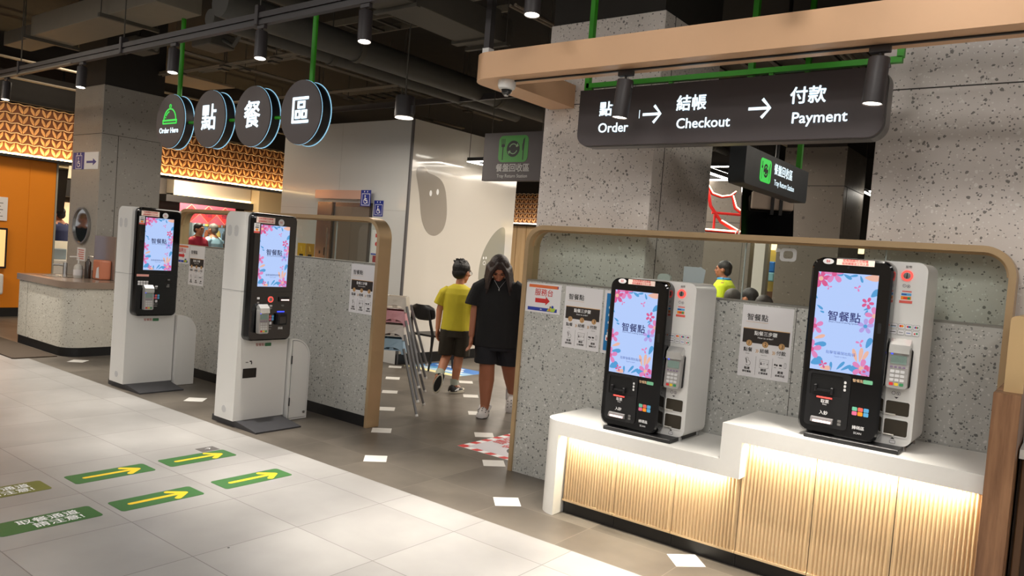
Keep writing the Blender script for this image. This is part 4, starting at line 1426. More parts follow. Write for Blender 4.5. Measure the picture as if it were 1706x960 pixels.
def access_sign(label, loc, w, h, arrow):
    t = thing('access_sign', label, 'sign', loc, 0)
    W_ = w * (2.2 if arrow else 1)
    flatpart('panel', rect(0, W_, 0, h), frame('-y', (0, 0, 0)), 0.0, M_PWHITE if arrow else pm('sign_blue', (30, 48, 140), 0.5), t, 0.004)
    fr = frame('-y', (0, -0.004, 0))
    it = [(0, rect(0, w, h * 0.0, h))]
    it += wheelchair_items(w * 0.52, h * 0.42, min(w, h) * 0.8)
    it += [(1, circ(w * 0.36, h * 0.92, w * 0.04, 8)), (1, circ(w * 0.66, h * 0.92, w * 0.04, 8)), (1, rect(w * 0.33, w * 0.39, h * 0.85, h * 0.9)), (1, rect(w * 0.63, w * 0.69, h * 0.85, h * 0.9))]
    if arrow:
        z = h * 0.42
        it.append((0, [(w * 1.2, z - 0.014), (w * 1.75, z - 0.014), (w * 1.75, z - 0.045), (w * 2.05, z), (w * 1.75, z + 0.045), (w * 1.75, z + 0.014), (w * 1.2, z + 0.014)]))
    sheetart('wheelchair_symbol', it, fr, [pm('sign_blue', (30, 48, 140), 0.5), M_PWHITE], t, 0.0004)
    return t


access_sign('blue wheelchair sign with an arrow on the grey pillar above the mirror', (-10.86, 4.459, 2.24), 0.33, 0.22, True)
access_sign('blue wheelchair sign at the end of the lift lintel', (-8.04, 6.99, 2.07), 0.2, 0.22, False)
access_sign('blue wheelchair sign fixed on the white wall just below the lift lintel sign', (-7.86, 7.079, 1.945), 0.18, 0.215, False)


# ------------------------------------------------------------------ posters on the screens
def steps_poster():
    t = thing('steps_poster', '', 'poster', (0, 0, 0))
    W_, H_ = 0.297, 0.42
    sh = flatpart('sheet', rect(0, W_, 0, H_), frame('-y', (0, 0, 0)), 0.0, M_PAPER, t, 0.001)
    fr = frame('-y', (0, -0.001, 0))
    it = [(0, rect(0.014, 0.285, 0.200, 0.284)), (1, rect(0.014, 0.285, 0.282, 0.286)), (1, rect(0.025, 0.155, 0.322, 0.3235))]
    for k in range(3):
        x = 0.055 + k * 0.095
        it.append((1, circ(x, 0.198, 0.018, 20)))
        it.append((2, circ(x, 0.198, 0.0155, 20)))
        it.append((1, circ(x, 0.198, 0.014, 20)))
    for x in (0.103, 0.2):
        it.append((3, rect(x, x + 0.0015, 0.015, 0.125)))
        for d in (0, 0.008):
            it.append((1, [(x - 0.006 + d, 0.166), (x - 0.002 + d, 0.166), (x + 0.004 + d, 0.156), (x - 0.002 + d, 0.146), (x - 0.006 + d, 0.146), (x + d, 0.156)]))
    # hand, receipt and card icons
    it += [(3, arcband(0.05, 0.103, 0.009, 0.0105, -40, 220, 12)), (3, arcband(0.058, 0.08, 0.0135, 0.0155, -150, 90, 14)), (3, rotp(rr(0.046, 0.052, 0.078, 0.108, 0.003, 2), 0.2, (0.05, 0.09)))]
    it += [(3, rect(0.126, 0.18, 0.062, 0.112)), (4, rect(0.1275, 0.1785, 0.0635, 0.1105)), (3, rect(0.126, 0.18, 0.1, 0.101)), (2, circ(0.135, 0.092, 0.0035, 8)), (2, rect(0.131, 0.141, 0.08, 0.088)), (3, rect(0.145, 0.16, 0.09, 0.092)), (3, rect(0.145, 0.158, 0.083, 0.085)), (3, rect(0.17, 0.175, 0.082, 0.092))]
    it += [(2, circ(0.216, 0.092, 0.0055, 8)), (2, rect(0.222, 0.232, 0.085, 0.095)), (2, rr(0.24, 0.256, 0.086, 0.097, 0.002, 2)), (3, rr(0.268, 0.28, 0.078, 0.108, 0.003, 2)), (4, rr(0.2695, 0.2785, 0.08, 0.106, 0.002, 2)), (3, rect(0.212, 0.225, 0.074, 0.077)), (3, rect(0.24, 0.254, 0.074, 0.077))]
    sheetart('printed_artwork', it, fr, [M_BROWN, M_TANP, M_INK, M_INKG, M_PAPER], sh, 0.0006)
    fo = 0.0012
    text('智餐點', M_INK, sh, fr, 0.092, 0.348, 0.042, 0.006, fo)
    text('點餐三步驟', M_PWHITE, sh, fr, 0.148, 0.258, 0.027, 0.016, fo + 0.0006)
    text('How to order?', M_PWHITE, sh, fr, 0.148, 0.234, 0.015, 0.005, fo + 0.0006)
    for k, (a, bb, c1, c2) in enumerate((('點餐', 'Order', '點選', '想吃餐點'), ('結帳', 'Checkout', '確認', '訂單清單'), ('付款', 'Payment', '選擇', '結帳方式'))):
        x = 0.055 + k * 0.097
        text(str(k + 1), M_INK, sh, fr, x, 0.198, 0.025, 0.02, fo + 0.001)
        text(a, M_INK, sh, fr, x - 0.004, 0.158, 0.027, 0.008, fo)
        text(bb, M_INKG, sh, fr, x - 0.004, 0.136, 0.009, 0, fo)
        text(c1, M_INK, sh, fr, x, 0.049, 0.0165, 0.02, fo)
        text(c2, M_INK, sh, fr, x, 0.03, 0.0135, 0.02, fo)
    return t


p = steps_poster()
p.location = (-2.884, 4.399, 0.955)
p['label'] = 'three-step ordering poster between the red-arrow service poster and the lower counter kiosk'
p['group'] = 'three-step ordering posters'
dup(p, 'three-step ordering poster directly beside the raised kiosk on the counter screen', (-1.629, 4.399, 0.955))
dup(p, 'three-step ordering poster near the gold end post of the standing-kiosk screen', (-5.116, 4.399, 0.957))
dup(p, 'three-step ordering poster between the two standing kiosks', (-7.742, 4.399, 0.973))


def service_poster():
    t = thing('service_poster', '', 'poster', (0, 0, 0))
    W_, H_ = 0.3, 0.207
    sh = flatpart('sheet', rect(0, W_, 0, H_), frame('-y', (0, 0, 0)), 0.0, M_PAPER, t, 0.001)
    fr = frame('-y', (0, -0.001, 0))
    it = [(0, rect(0.022, 0.275, 0.175, 0.196)), (2, rect(0.265, 0.275, 0.182, 0.19)), (1, [(0.083, 0.07), (0.173, 0.07), (0.173, 0.055), (0.208, 0.086), (0.173, 0.117), (0.173, 0.101), (0.083, 0.101)]), (2, rect(0.022, 0.274, 0.012, 0.036)), (3, [(0.187, 0.016), (0.25, 0.014), (0.262, 0.034), (0.232, 0.052), (0.215, 0.034), (0.202, 0.036)]), (0, [(0.2, 0.018), (0.222, 0.018), (0.212, 0.046)]), (2, circ(0.235, 0.048, 0.01, 10)), (4, circ(0.217, 0.046, 0.007, 10))]
    sheetart('printed_artwork', it, fr, [M_ORANGE, M_RED, M_BLUE, pm('print_lime', (176, 206, 70), 0.6), pm('print_olive', (120, 110, 60), 0.6)], sh, 0.0006)
    text('服務台', M_RED, sh, fr, 0.155, 0.14, 0.053, 0.006, 0.0012)
    text('B4.', M_PWHITE, sh, fr, 0.14, 0.023, 0.014, 0.01, 0.0018)
    return t


p = service_poster()
p.location = (-3.219, 4.399, 1.168)
p['label'] = 'white service desk poster with a red arrow at the counter screen corner'
p['group'] = 'service desk posters'
dup(p, 'white service desk poster with a red arrow half hidden behind the far standing kiosk', (-8.05, 4.399, 1.19))
p = thing('blue_poster', 'blue poster with a white margin peeking out from behind the lower counter kiosk', 'poster', (-2.572, 4.399, 0.955))
sh = flatpart('sheet', rect(0, 0.297, 0, 0.42), frame('-y', (0, 0, 0)), 0.0, M_PAPER, p, 0.001)
fr = frame('-y', (0, -0.001, 0))
it = [(0, rect(0.018, 0.28, 0.02, 0.4)), (1, circ(0.05, 0.135, 0.012, 12)), (1, rr(0.03, 0.066, 0.085, 0.125, 0.008, 3)), (2, rr(0.038, 0.052, 0.09, 0.108, 0.003, 2)), (3, circ(0.05, 0.155, 0.009, 10))]
for k in range(3):
    it.append((1, rect(0.04, 0.062 + 0.05 * k, 0.3 - k * 0.05, 0.315 - k * 0.05)))
sheetart('printed_artwork', it, fr, [M_CYAN, M_PWHITE, M_RED, M_ORANGE], sh, 0.0006)

# ------------------------------------------------------------------ floor stickers
M_FG = pm('sticker_green', (44, 96, 40), 0.45, noise=0.06, nscale=6)
M_FG2 = pm('sticker_worn_green', (100, 104, 32), 0.45, noise=0.16, nscale=5)
M_FY = pm('sticker_yellow', (218, 184, 24), 0.45)
arrows = [(-4.757, 2.272, 'green floor arrow sticker just past the worn olive text sticker'), (-4.765, 2.858, 'green floor arrow sticker beside the small dark tag'), (-4.16, 2.258, 'green floor arrow sticker just past the green sticker reading Watch Out'), (-4.16, 2.881, 'green floor arrow sticker closest to the dark tiles, second in the front row')]
arrows[2] = (-4.16, 2.258, 'green floor arrow sticker just past the clean green text sticker')


def arrow_sticker():
    t = thing('arrow_sticker', '', 'floor sticker', (0, 0, 0))
    f = frame('floor', (0, 0, 0))
    flatpart('green_base', rr(-0.243, 0.243, -0.094, 0.094, 0.022, 5), f, 0.0, M_FG, t, 0.0012)
    sh = rr(-0.17, 0.17, -0.016, 0.016, 0.015, 4)
    q = B()
    q.keep = True
    f2 = frame('floor', (0, 0, 0.0012))
    q.flat(sh, f2, 0.0003)
    q.flat(rotp(rr(-0.125, 0.012, -0.013, 0.013, 0.012, 4), math.radians(-38), (0, 0)) and [(x + 0.165, y) for x, y in rotp(rr(-0.115, 0.016, -0.019, 0.019, 0.016, 4), math.radians(-40), (0, 0))], f2, 0.00035)
    q.flat([(x + 0.165, y) for x, y in rotp(rr(-0.115, 0.016, -0.019, 0.019, 0.016, 4), math.radians(40), (0, 0))], f2, 0.0004)
    q.build('yellow_arrow', M_FY, t)
    return t


a0 = arrow_sticker()
for i, (x, y, lb) in enumerate(arrows):
    if i == 0:
        a0.location = (x, y, 0)
        a0['label'] = lb
        a0['group'] = 'green arrow floor stickers'
    else:
        dup(a0, lb, (x, y, 0))
for x, y, mm, lb in ((-4.765, 1.66, M_FG2, 'worn olive floor sticker with white warning characters'), (-4.172, 1.68, M_FG, 'clean green floor sticker with white warning characters')):
    t = thing('text_sticker', lb, 'floor sticker', (x, y, 0), 0, 'floor text stickers')
    f = frame('floor', (0, 0, 0))
    flatpart('base', rr(-0.243, 0.243, -0.097, 0.097, 0.022, 5), f, 0.0, mm, t, 0.0012)
    f2 = frame('floor', (0, 0, 0.0012))
    text('取餐通道', M_PWHITE, t, f2, 0.02, 0.035, 0.074, 0.012, 0.0006)
    text('請注意!', M_PWHITE, t, f2, 0.045, -0.042, 0.074, 0.012, 0.0006)
t = thing('floor_tag', 'small dark grey tag stuck on the pale floor beside a green arrow', 'floor sticker', (-4.925, 3.02, 0))
flatpart('tag', rect(-0.065, 0.07, -0.05, 0.05), frame('floor', (0, 0, 0)), 0.0, pm('tag_grey', (84, 80, 78), 0.5), t, 0.001)
text('→', M_PWHITE, t, frame('floor', (0, 0, 0.001)), 0.01, 0.01, 0.06, 0, 0.0005)
t = thing('floor_mark', 'tiny dark scuff mark on the pale floor tile', 'floor mark', (-3.28, 2.16, 0))
flatpart('mark', circ(0, 0, 0.006, 8), frame('floor', (0, 0, 0)), 0.0, M_INK, t, 0.0006)

# marble diamonds set at the corners of the dark tiles
M_INLAY = tile_floor('marble_inlay', (206, 203, 196), (232, 231, 227), (200, 200, 200), 5, 5, 0.2, 0.3, 0.0001, 0.35, 0)
di = B()
di.prism([(-0.112, 0), (0, -0.118), (0.112, 0), (0, 0.118)], 'z', 0.0, 0.0015)
dm = di.build('marble_diamond', M_INLAY)
lblg = 'pale marble diamond set in the dark floor'
spots = []
for j in range(7):
    for i in range(0, 17):
        if (i + j) % 2 == 0:
            x, y = -1.6 - 0.609 * i, 3.82 + 0.622 * j
            spots.append((x, y, i, j))
vis = {(0, 0): 'marble floor diamond in front of the tall cabinets, nearest the viewer', (2, 0): 'marble floor diamond in front of the round leg of the white counter', (4, 0): 'marble floor diamond on the open floor between the two screens',
       (3, 1): 'marble floor diamond touching the red hazard mat corner by the screen', (5, 1): 'marble floor diamond at the foot of the gold end post', (4, 2): 'marble floor diamond just behind the red hazard mat', (6, 2): 'marble floor diamond by the high chair feet',
       (5, 3): 'marble floor diamond under the clog of the person in black', (7, 3): 'marble floor diamond one step behind the high chairs', (6, 4): "marble floor diamond right of the boy's planted shoe", (8, 4): 'marble floor diamond behind the stacked high chairs, third one back',
       (7, 5): 'marble floor diamond in front of the blue floor poster', (9, 5): 'marble floor diamond farthest back behind the high chairs', (8, 0): 'marble floor diamond beside the plate of the nearer standing kiosk', (12, 0): 'marble floor diamond in front of the washbasin end'}
first = True
for x, y, i, j in spots:
    if x < -9.6 or (y > 4.3 and (x > -3.2 or x < -7.2)) or (i, j) not in vis and not (y < 4.3):
        continue
    if (i, j) not in vis:
        continue
    o = dm if first else dm.copy()
    if not first:
        COL.objects.link(o)
    first = False
    o.location = (x, y, 0)
    tag(o, vis[(i, j)], 'floor inlay', 'marble floor diamonds')

# hazard mat and blue floor poster
t = thing('hazard_mat', 'red and white striped warning sticker on the dark floor by the counter screen', 'floor sticker', (-3.93, 4.6, 0))
f = frame('+z', (0, 0, 0))
flatpart('base', rect(0, 0.62, 0, 0.95), f, 0.0, M_PWHITE, t, 0.0012)
it = []


def stripes(x0, x1, y0, y1, horiz):
    n = 13 if not horiz else 9
    for k in range(n):
        if k % 2 == 0:
            if horiz:
                a = x0 + (x1 - x0) * k / n
                c = x0 + (x1 - x0) * (k + 1) / n
                it.append((0, [(a, y0), (c, y0), (min(c + 0.02, x1), y1), (min(a + 0.02, x1), y1)]))
            else:
                a = y0 + (y1 - y0) * k / n
                c = y0 + (y1 - y0) * (k + 1) / n
                it.append((0, [(x0, a), (x1, min(a + 0.02, y1)), (x1, min(c + 0.02, y1)), (x0, c)]))


stripes(0, 0.62, 0, 0.06, True)
stripes(0, 0.62, 0.89, 0.95, True)
stripes(0, 0.06, 0.0, 0.95, False)
stripes(0.56, 0.62, 0.0, 0.95, False)
it += [(1, rect(0.06, 0.56, 0.06, 0.89)), (2, circ(0.47, 0.3, 0.16, 20)), (3, arcband(0.47, 0.3, 0.11, 0.14, 90, 300, 16))]
it = [(m, clip([(x, y) for x, y in p_], 0.62, 0.95)) for m, p_ in it]
it = [(m, p_) for m, p_ in it if len(p_) > 2]
sheetart('printed_artwork', it, frame('+z', (0, 0, 0.0012)), [M_RED, pm('mat_grey', (206, 204, 210), 0.5), pm('mat_dark', (60, 60, 62), 0.5), M_PWHITE], t, 0.0003)
fm = frame('floor', (0, 0, 0.0012))
text('請保持', M_RED, t, fm, 0.52, -0.15, 0.13, 0.012, 0.002)
text('安全距離', M_RED, t, fm, 0.5, -0.29, 0.12, 0.012, 0.002)
t = thing('floor_poster', 'blue and yellow printed floor poster behind the walking boy', 'floor sticker', (-7.1, 7.1, 0))
flatpart('base', rect(0, 0.92, 0, 0.62), frame('+z', (0, 0, 0)), 0.0, pm('poster_sky', (150, 196, 232), 0.45), t, 0.0012)
it = [(0, rect(0, 0.92, 0.34, 0.62)), (1, rect(0, 0.92, 0, 0.13)), (2, rotp(rect(0.1, 0.8, 0.2, 0.26), 0.1, (0.4, 0.2))), (3, circ(0.3, 0.3, 0.09, 14)), (2, circ(0.62, 0.38, 0.08, 14)), (1, circ(0.7, 0.2, 0.06, 12)), (2, rect(0.1, 0.6, 0.5, 0.56)), (3, rect(0.5, 0.85, 0.14, 0.2))]
sheetart('printed_artwork', it, frame('+z', (0, 0, 0.0012)), [pm('poster_blue', (50, 120, 200), 0.45), pm('poster_yellow', (238, 228, 170), 0.45), M_PWHITE, pm('poster_aqua', (90, 170, 220), 0.45)], t, 0.0003)
t = thing('floor_mat', 'dark brown fibre doormat along the washbasin counter', 'mat', (-10.9, 3.3, 0))
M_MAT = pm('fibre_brown', (70, 58, 46), 0.95, noise=0.3, nscale=120)
b = B().prism([(-1.4, 0.16)] + [(-1.4 + 0.02 * k, 0.02 * ((k * 7) % 3)) for k in range(0, 151, 3)] + [(1.62, 0.02), (1.62, 0.45), (-1.4, 0.45)], 'z', 0, 0.012)
b.build('mat', M_MAT, t)

# ------------------------------------------------------------------ washbasin counter by the pillar
t = thing('washbasin_counter', 'terrazzo washbasin counter with rounded corner and brown stone top in front of the pillar', 'washbasin', (-10.55, 3.77, 0))


def bcorner(o, y1):
    x0, x1, y0 = o, 1.38 - o, o
    r = 0.2
    p = [(x1 - r + r * math.sin(math.radians(90 * k / 8)), y0 + r - r * math.cos(math.radians(90 * k / 8))) for k in range(9)]
    return [(x0, y0)] + p + [(x1, y1), (x0, y1)]


B().prism(bcorner(0.02, 1.1), 'z', 0.1, 0.79).build('terrazzo_body', M_TERRW, t, smooth=30) if False else None
b = B().prism(bcorner(0.012, 0.685), 'z', 0.105, 0.79)
b.build('terrazzo_body', M_TERRW, t, smooth=30)
B().prism(bcorner(0.02, 0.685), 'z', 0.0, 0.105).build('plinth', M_SATIN, t, smooth=30)
M_BST = pm('brown_stone', (146, 128, 114), 0.22, noise=0.04)
B().prism(bcorner(-0.012, 0.687), 'z', 0.79, 0.865).build('stone_top', M_BST, t, smooth=30)
B().box(0.1, 0.46, 0.667, 0.687, 0.865, 0.95).build('upstand', M_BST, t)
B().box(0.47, 1.03, 0.672, 0.682, 0.866, 1.40, 0.003, 1).build('splash_guard', pm('smoked_acrylic', (150, 132, 122), 0.08, coat=0.5), t)
B().lathe([(0, 0.0005), (0.2, 0.0005), (0.215, 0.004), (0.205, 0.006), (0.19, 0.002), (0, 0.0015)], 28, (0.42, 0.33, 0.865)).build('sink_bowl', pm('sink_steel', (196, 190, 182), 0.25, 0.6), t, smooth=30)
B().box(0.27, 0.273, 0.010, 0.0125, 0.105, 0.79).build('panel_joint', pm('basin_joint', (150, 146, 138), 0.7), t)
t2 = thing('basin_tap', 'chrome basin tap standing on the brown stone top', 'tap', (-10.3, 4.2, 0.865))
B().lathe([(0, 0), (0.03, 0), (0.026, 0.012), (0.026, 0.16), (0.024, 0.166), (0, 0.166)], 16).build('tap_body', M_STEEL, t2, smooth=40)
B().tube([(0, 0, 0.12), (-0.05, -0.05, 0.13), (-0.1, -0.1, 0.125)], 0.014, 10).build('spout', M_STEEL, t2, smooth=True)
t2 = thing('soap_dispenser', 'clear pump soap bottle with a white label on the washbasin top', 'soap dispenser', (-9.93, 4.2, 0.865))
B().lathe([(0, 0), (0.05, 0), (0.052, 0.01), (0.052, 0.13), (0.04, 0.155), (0.016, 0.168), (0.016, 0.18), (0, 0.18)], 18).build('bottle', pm('bottle_milky', (198, 196, 190), 0.15), t2, smooth=40)
B().lathe([(0.0525, 0.0), (0.0535, 0.0), (0.0535, 0.07), (0.0525, 0.07)], 18, (0, 0, 0.03)).build('bottle_label', M_PAPER, t2)
B().tube([(0, 0, 0.18), (0, 0, 0.25), (-0.03, -0.02, 0.256), (-0.1, -0.06, 0.25)], 0.009, 8).build('pump', M_WHITE, t2, smooth=True)
t2 = thing('soap_dispenser', 'dark slim pump bottle just behind the clear soap bottle', 'soap dispenser', (-9.83, 4.27, 0.865))
B().lathe([(0, 0), (0.035, 0), (0.035, 0.2), (0.014, 0.225), (0.014, 0.24), (0, 0.24)], 16).build('bottle', pm('bottle_dark', (60, 52, 48), 0.25), t2, smooth=40)
B().tube([(0, 0, 0.24), (0, 0, 0.275), (0.07, 0.03, 0.27)], 0.008, 8).build('pump', M_STEEL, t2, smooth=True)
t2 = thing('orange_box', 'salmon orange box behind the clear splash guard of the washbasin', 'box', (-9.78, 4.3, 0.866))
B().box(0, 0.2, 0.0, 0.14, 0, 0.24, 0.02, 2).build('box_body', pm('salmon_plastic', (206, 130, 100), 0.4), t2)
flatpart('white_leaflet', [(0.1, 0.02), (0.19, 0.02), (0.17, 0.16), (0.12, 0.14)], frame('-y', (0, 0, 0)), 0.001, M_PAPER, t2)
# mirror and notice on the pillar
t = thing('round_mirror', 'round wall mirror with thin steel rim on the grey pillar', 'mirror', (-10.49, 4.458, 1.505))
B().lathe([(0, 0), (0.222, 0), (0.222, -0.012), (0, -0.012)], 40, (0, -0.012, 0), RX).build('mirror_glass', pm('mirror', (225, 228, 228), 0.02, 1.0), t)
B().lathe([(0.218, 0), (0.236, 0), (0.236, -0.03), (0.218, -0.03)], 40, (0, -0.03, 0), RX).build('rim', M_STEEL, t, smooth=40)
t = thing('pillar_notice', 'small white notice with red lines taped under the round mirror', 'notice', (-10.6, 4.459, 1.05))
flatpart('sheet', rect(0, 0.24, 0, 0.17), frame('-y', (0, 0, 0)), 0, M_PAPER, t, 0.001)
for k in range(5):
    flatpart('printed_line', rect(0.03 + 0.02 * (k % 2), 0.2, 0.02 + k * 0.028, 0.034 + k * 0.028), frame('-y', (0, -0.001, 0)), 0.0002, pm('pale_red', (206, 120, 110), 0.6), t, 0.0005)

# ------------------------------------------------------------------ lift entrance in the white wall
t = thing('lift_entrance', 'steel lift entrance with a rosy lintel in the white wall', 'lift door', (-8.5, 7.08, 0))
B().box(-0.53, 0.47, -0.09, 0.0, 2.165, 2.285).build('lintel_light_box', pm('rose_lightbox', (216, 176, 158), 0.2, 0.3, emit=0.05), t)
M_RS = pm('rose_steel', (186, 164, 156), 0.18, 0.8)
M_DS = pm('lift_steel', (150, 146, 142), 0.28, 0.75)
B().box(-0.53, -0.21, -0.03, 0.0, 0, 2.12).build('side_panel', M_RS, t)
B().box(-0.21, 0.61, -0.012, 0.0, 2.06, 2.12).build('head_frame', M_RS, t)
for x in (-0.21, 0.58):
    B().box(x, x + 0.035, -0.03, 0.0, 0, 2.12).build('jamb', pm('jamb_dark', (96, 90, 86), 0.3, 0.7), t)
B().box(-0.175, 0.2, -0.012, 0.0, 0, 2.06).build('door_leaf', M_DS, t)
B().box(0.204, 0.58, -0.012, 0.0, 0, 2.06).build('door_leaf', M_DS, t)
text('1', M_INK, t, frame('-y', (0, -0.031, 0)), -0.32, 1.40, 0.16, 0.01, 0.001)
text('B', M_INK, t, frame('-y', (0, -0.031, 0)), -0.42, 1.39, 0.06, 0.01, 0.001)
B().box(-0.29, -0.27, -0.034, -0.03, 1.3, 1.75).build('call_panel', M_STEEL, t)
for k, (dx, lb) in enumerate(((0, 'yellow notice card on the white lift wall, next to a darker one'), (0.2, 'ochre notice card on the white lift wall, next to the lift panel'))):
    t = thing('wall_card', lb, 'notice', (-9.47 + dx, 7.079, 1.28), 0, 'yellow cards on the lift wall')
    flatpart('card', rect(0, 0.19, 0, 0.22), frame('-y', (0, 0, 0)), 0, pm('card_yellow', (212, 170, 50), 0.5) if k == 0 else pm('card_ochre', (176, 136, 56), 0.5), t, 0.003)
    flatpart('print_mark', rect(0.05, 0.14, 0.02, 0.06), frame('-y', (0, -0.003, 0)), 0.0, M_BROWN, t, 0.0006)
    flatpart('print_mark', rotp(rect(0.08, 0.1, 0.1, 0.18), 0.3, (0.09, 0.14)), frame('-y', (0, -0.003, 0)), 0.0, pm('card_pale', (230, 200, 110), 0.5), t, 0.0006)
t = thing('lift_notice', 'white notice with red marks beside the lift door, seen through the glass', 'notice', (-7.86, 7.079, 1.32))
flatpart('sheet', rect(0, 0.15, 0.1, 0.44), frame('-y', (0, 0, 0)), 0, M_PAPER, t, 0.002)
flatpart('red_block', rect(0.07, 0.14, 0.34, 0.39), frame('-y', (0, -0.002, 0)), 0, M_RED, t, 0.0006)
flatpart('red_dot', circ(0.1, 0.25, 0.03, 12), frame('-y', (0, -0.002, 0)), 0, M_RED, t, 0.0006)
flatpart('blue_bar', rect(0, 0.15, 0.1, 0.12), frame('-y', (0, -0.002, 0)), 0, M_BLUE, t, 0.0006)
flatpart('red_card', rect(0.04, 0.15, 0, 0.09), frame('-y', (0, 0, 0)), 0, pm('dark_red_card', (150, 40, 50), 0.5), t, 0.002)

# wall figures on the white glass
fx = frame('+x', (-7.205, 0, 0))
M_GH = pm('figure_taupe', (158, 150, 140), 0.14, coat=0.5)
G1 = [(7.187, 2.617), (7.255, 2.649), (7.342, 2.639), (7.384, 2.578), (7.527, 2.562), (7.667, 2.519), (7.755, 2.415), (7.804, 2.254), (7.835, 2.026), (7.792, 1.854), (7.703, 1.774), (7.601, 1.735), (7.479, 1.764), (7.39, 1.853), (7.325, 1.98), (7.275, 2.238), (7.215, 2.431), (7.177, 2.526)]
G2 = [(9.059, 1.974), (9.141, 1.98), (9.172, 1.913), (9.183, 1.588), (9.171, 1.239), (9.166, 1.122), (8.626, 1.111), (8.607, 1.268), (8.635, 1.471), (8.718, 1.655), (8.889, 1.869)]


def smooth_poly(p, it=2):
    for _ in range(it):
        q = []
        for i in range(len(p)):
            a, c = p[i], p[(i + 1) % len(p)]
            q += [(a[0] * 0.75 + c[0] * 0.25, a[1] * 0.75 + c[1] * 0.25), (a[0] * 0.25 + c[0] * 0.75, a[1] * 0.25 + c[1] * 0.75)]
        p = q
    return p


t = thing('wall_figure', 'tall grey pebble-shaped wall graphic with two white eyes', 'wall graphic', (0, 0, 0))
flatpart('figure', smooth_poly(G1), fx, 0.0, M_GH, t, 0.003)
for u, v in ((7.477, 2.311), (7.61, 2.343)):
    flatpart('eye', circ(u, v, 0.024, 14, 0.04), fx, 0.003, M_PWHITE, t, 0.001)
t = thing('wall_figure', 'grey leaf-shaped wall graphic with small eyes and open mouth behind the person in black', 'wall graphic', (0, 0, 0))
flatpart('figure', smooth_poly(G2), fx, 0.0, pm('figure_sage', (156, 154, 142), 0.14, coat=0.5), t, 0.003)
for u, v in ((8.696, 1.491), (8.755, 1.494)):
    flatpart('eye', circ(u, v, 0.014, 12, 0.02), fx, 0.003, M_PWHITE, t, 0.001)
flatpart('mouth', arcband(8.722, 1.416, 0.024, 0.031, 0, 359, 18), fx, 0.003, M_PWHITE, t, 0.001)

# ------------------------------------------------------------------ LED angle lights
M_LEDT = pm('led_tube', (255, 248, 236), 0.5, emit=16.0)
leds = [(-6.93, 7.9, 2.8, 0.45, 0.5, 'V-shaped white LED light hanging in front of the lift wall figure'),
        (-5.93, 9.54, 3.0, 1.05, -1.1, 'V-shaped LED light reflected as a chevron in the white glass wall'),
        (-4.62, 12.05, 3.0, 1.1, -1.1, 'V-shaped LED light far back beyond the tray return sign'),
        (-4.45, 10.1, 3.02, 0.9, 0.8, 'V-shaped LED light beyond the centre column'),
        (-3.0, 13.6, 3.0, 1.1, -1.1, 'V-shaped LED light deep in the seating hall'),
        (-3.4, 8.4, 2.62, -0.5, -0.75, 'V-shaped LED light just beside the centre column edge')]
for k, (x, y, z, ax, ay, lb) in enumerate(leds):
    t = thing('led_angle_light', lb, 'ceiling light', (x, y, z), 0, 'V-shaped LED ceiling lights')
    for (p0, p1) in (((-0.02 if ax > 0 else 0.02, 0), (ax, 0)), ((0, 0), (0, ay))):
        xa, xb = sorted((p0[0], p1[0]))
        ya, yb = sorted((p0[1], p1[1]))
        B().box(xa - 0.02 * (xa == xb), xb + 0.02 * (xa == xb), ya - 0.02 * (ya == yb), yb + 0.02 * (ya == yb), 0.0, 0.05).build('housing', M_SATIN, t)
        B().box(xa - 0.02 * (xa == xb), xb + 0.02 * (xa == xb), ya - 0.02 * (ya == yb), yb + 0.02 * (ya == yb), -0.012, 0.0).build('diffuser', M_LEDT, t)
    B().tube([(0, 0, 0.05), (0, 0, 4.3 - z)], 0.004, 6).build('hanger_wire', M_DUCT, t)
t = thing('led_bar_light', 'single white LED bar between the far pillar and the big column', 'ceiling light', (-2.2, 10.3, 2.66))
B().box(-0.02, 0.02, -0.55, 0.35, 0, 0.04).build('housing', M_SATIN, t)
B().box(-0.02, 0.02, -0.55, 0.35, -0.014, 0).build('diffuser', M_LEDT, t)
B().tube([(0, 0, 0.04), (0, 0, 1.64)], 0.004, 6).build('hanger_wire', M_DUCT, t)

# ------------------------------------------------------------------ ceiling services
def svc(name, label, cat, b, mat, smooth=False, loc=(0, 0, 0)):
    o = b.build(name, mat, None, smooth=smooth)
    return tag(o, label, cat)


t = thing('air_duct', 'flat beige-grey air duct above the hanging lighting rail', 'air duct', (0, 0, 0))
B().box(-9.75, -6.95, 3.48, 3.92, 3.6, 3.82, 0.004, 1).build('duct_run', M_DUCTL, t)
B().box(-10.75, -9.75, 3.55, 3.85, 3.62, 3.78, 0.004, 1).build('duct_run', M_DUCT, t)
for x in (-9.75, -7.9):
    B().box(x - 0.02, x + 0.02, 3.4, 4.0, 3.565, 3.6).build('support_channel', M_DUCT, t)
    for y in (3.42, 3.98):
        B().tube([(x, y, 3.57), (x, y, 4.3)], 0.006, 6).build('hanger_rod', M_DUCT, t)
t = thing('air_duct', 'dark rectangular duct running back above the champagne canopy corner', 'air duct', (0, 0, 0))
B().box(-4.66, -4.26, 3.95, 5.3, 3.4, 3.62, 0.004, 1).build('duct_run', M_DUCT, t)
B().box(-4.7, -4.22, 5.0, 5.08, 3.38, 3.64).build('flange', M_DUCT, t)
for y in (4.1, 5.2):
    B().tube([(-4.24, y, 3.4), (-4.24, y, 4.3)], 0.006, 6).build('hanger_rod', M_DUCT, t)
    B().box(-4.7, -4.22, y - 0.02, y + 0.02, 3.37, 3.4).build('support_channel', M_DUCT, t)
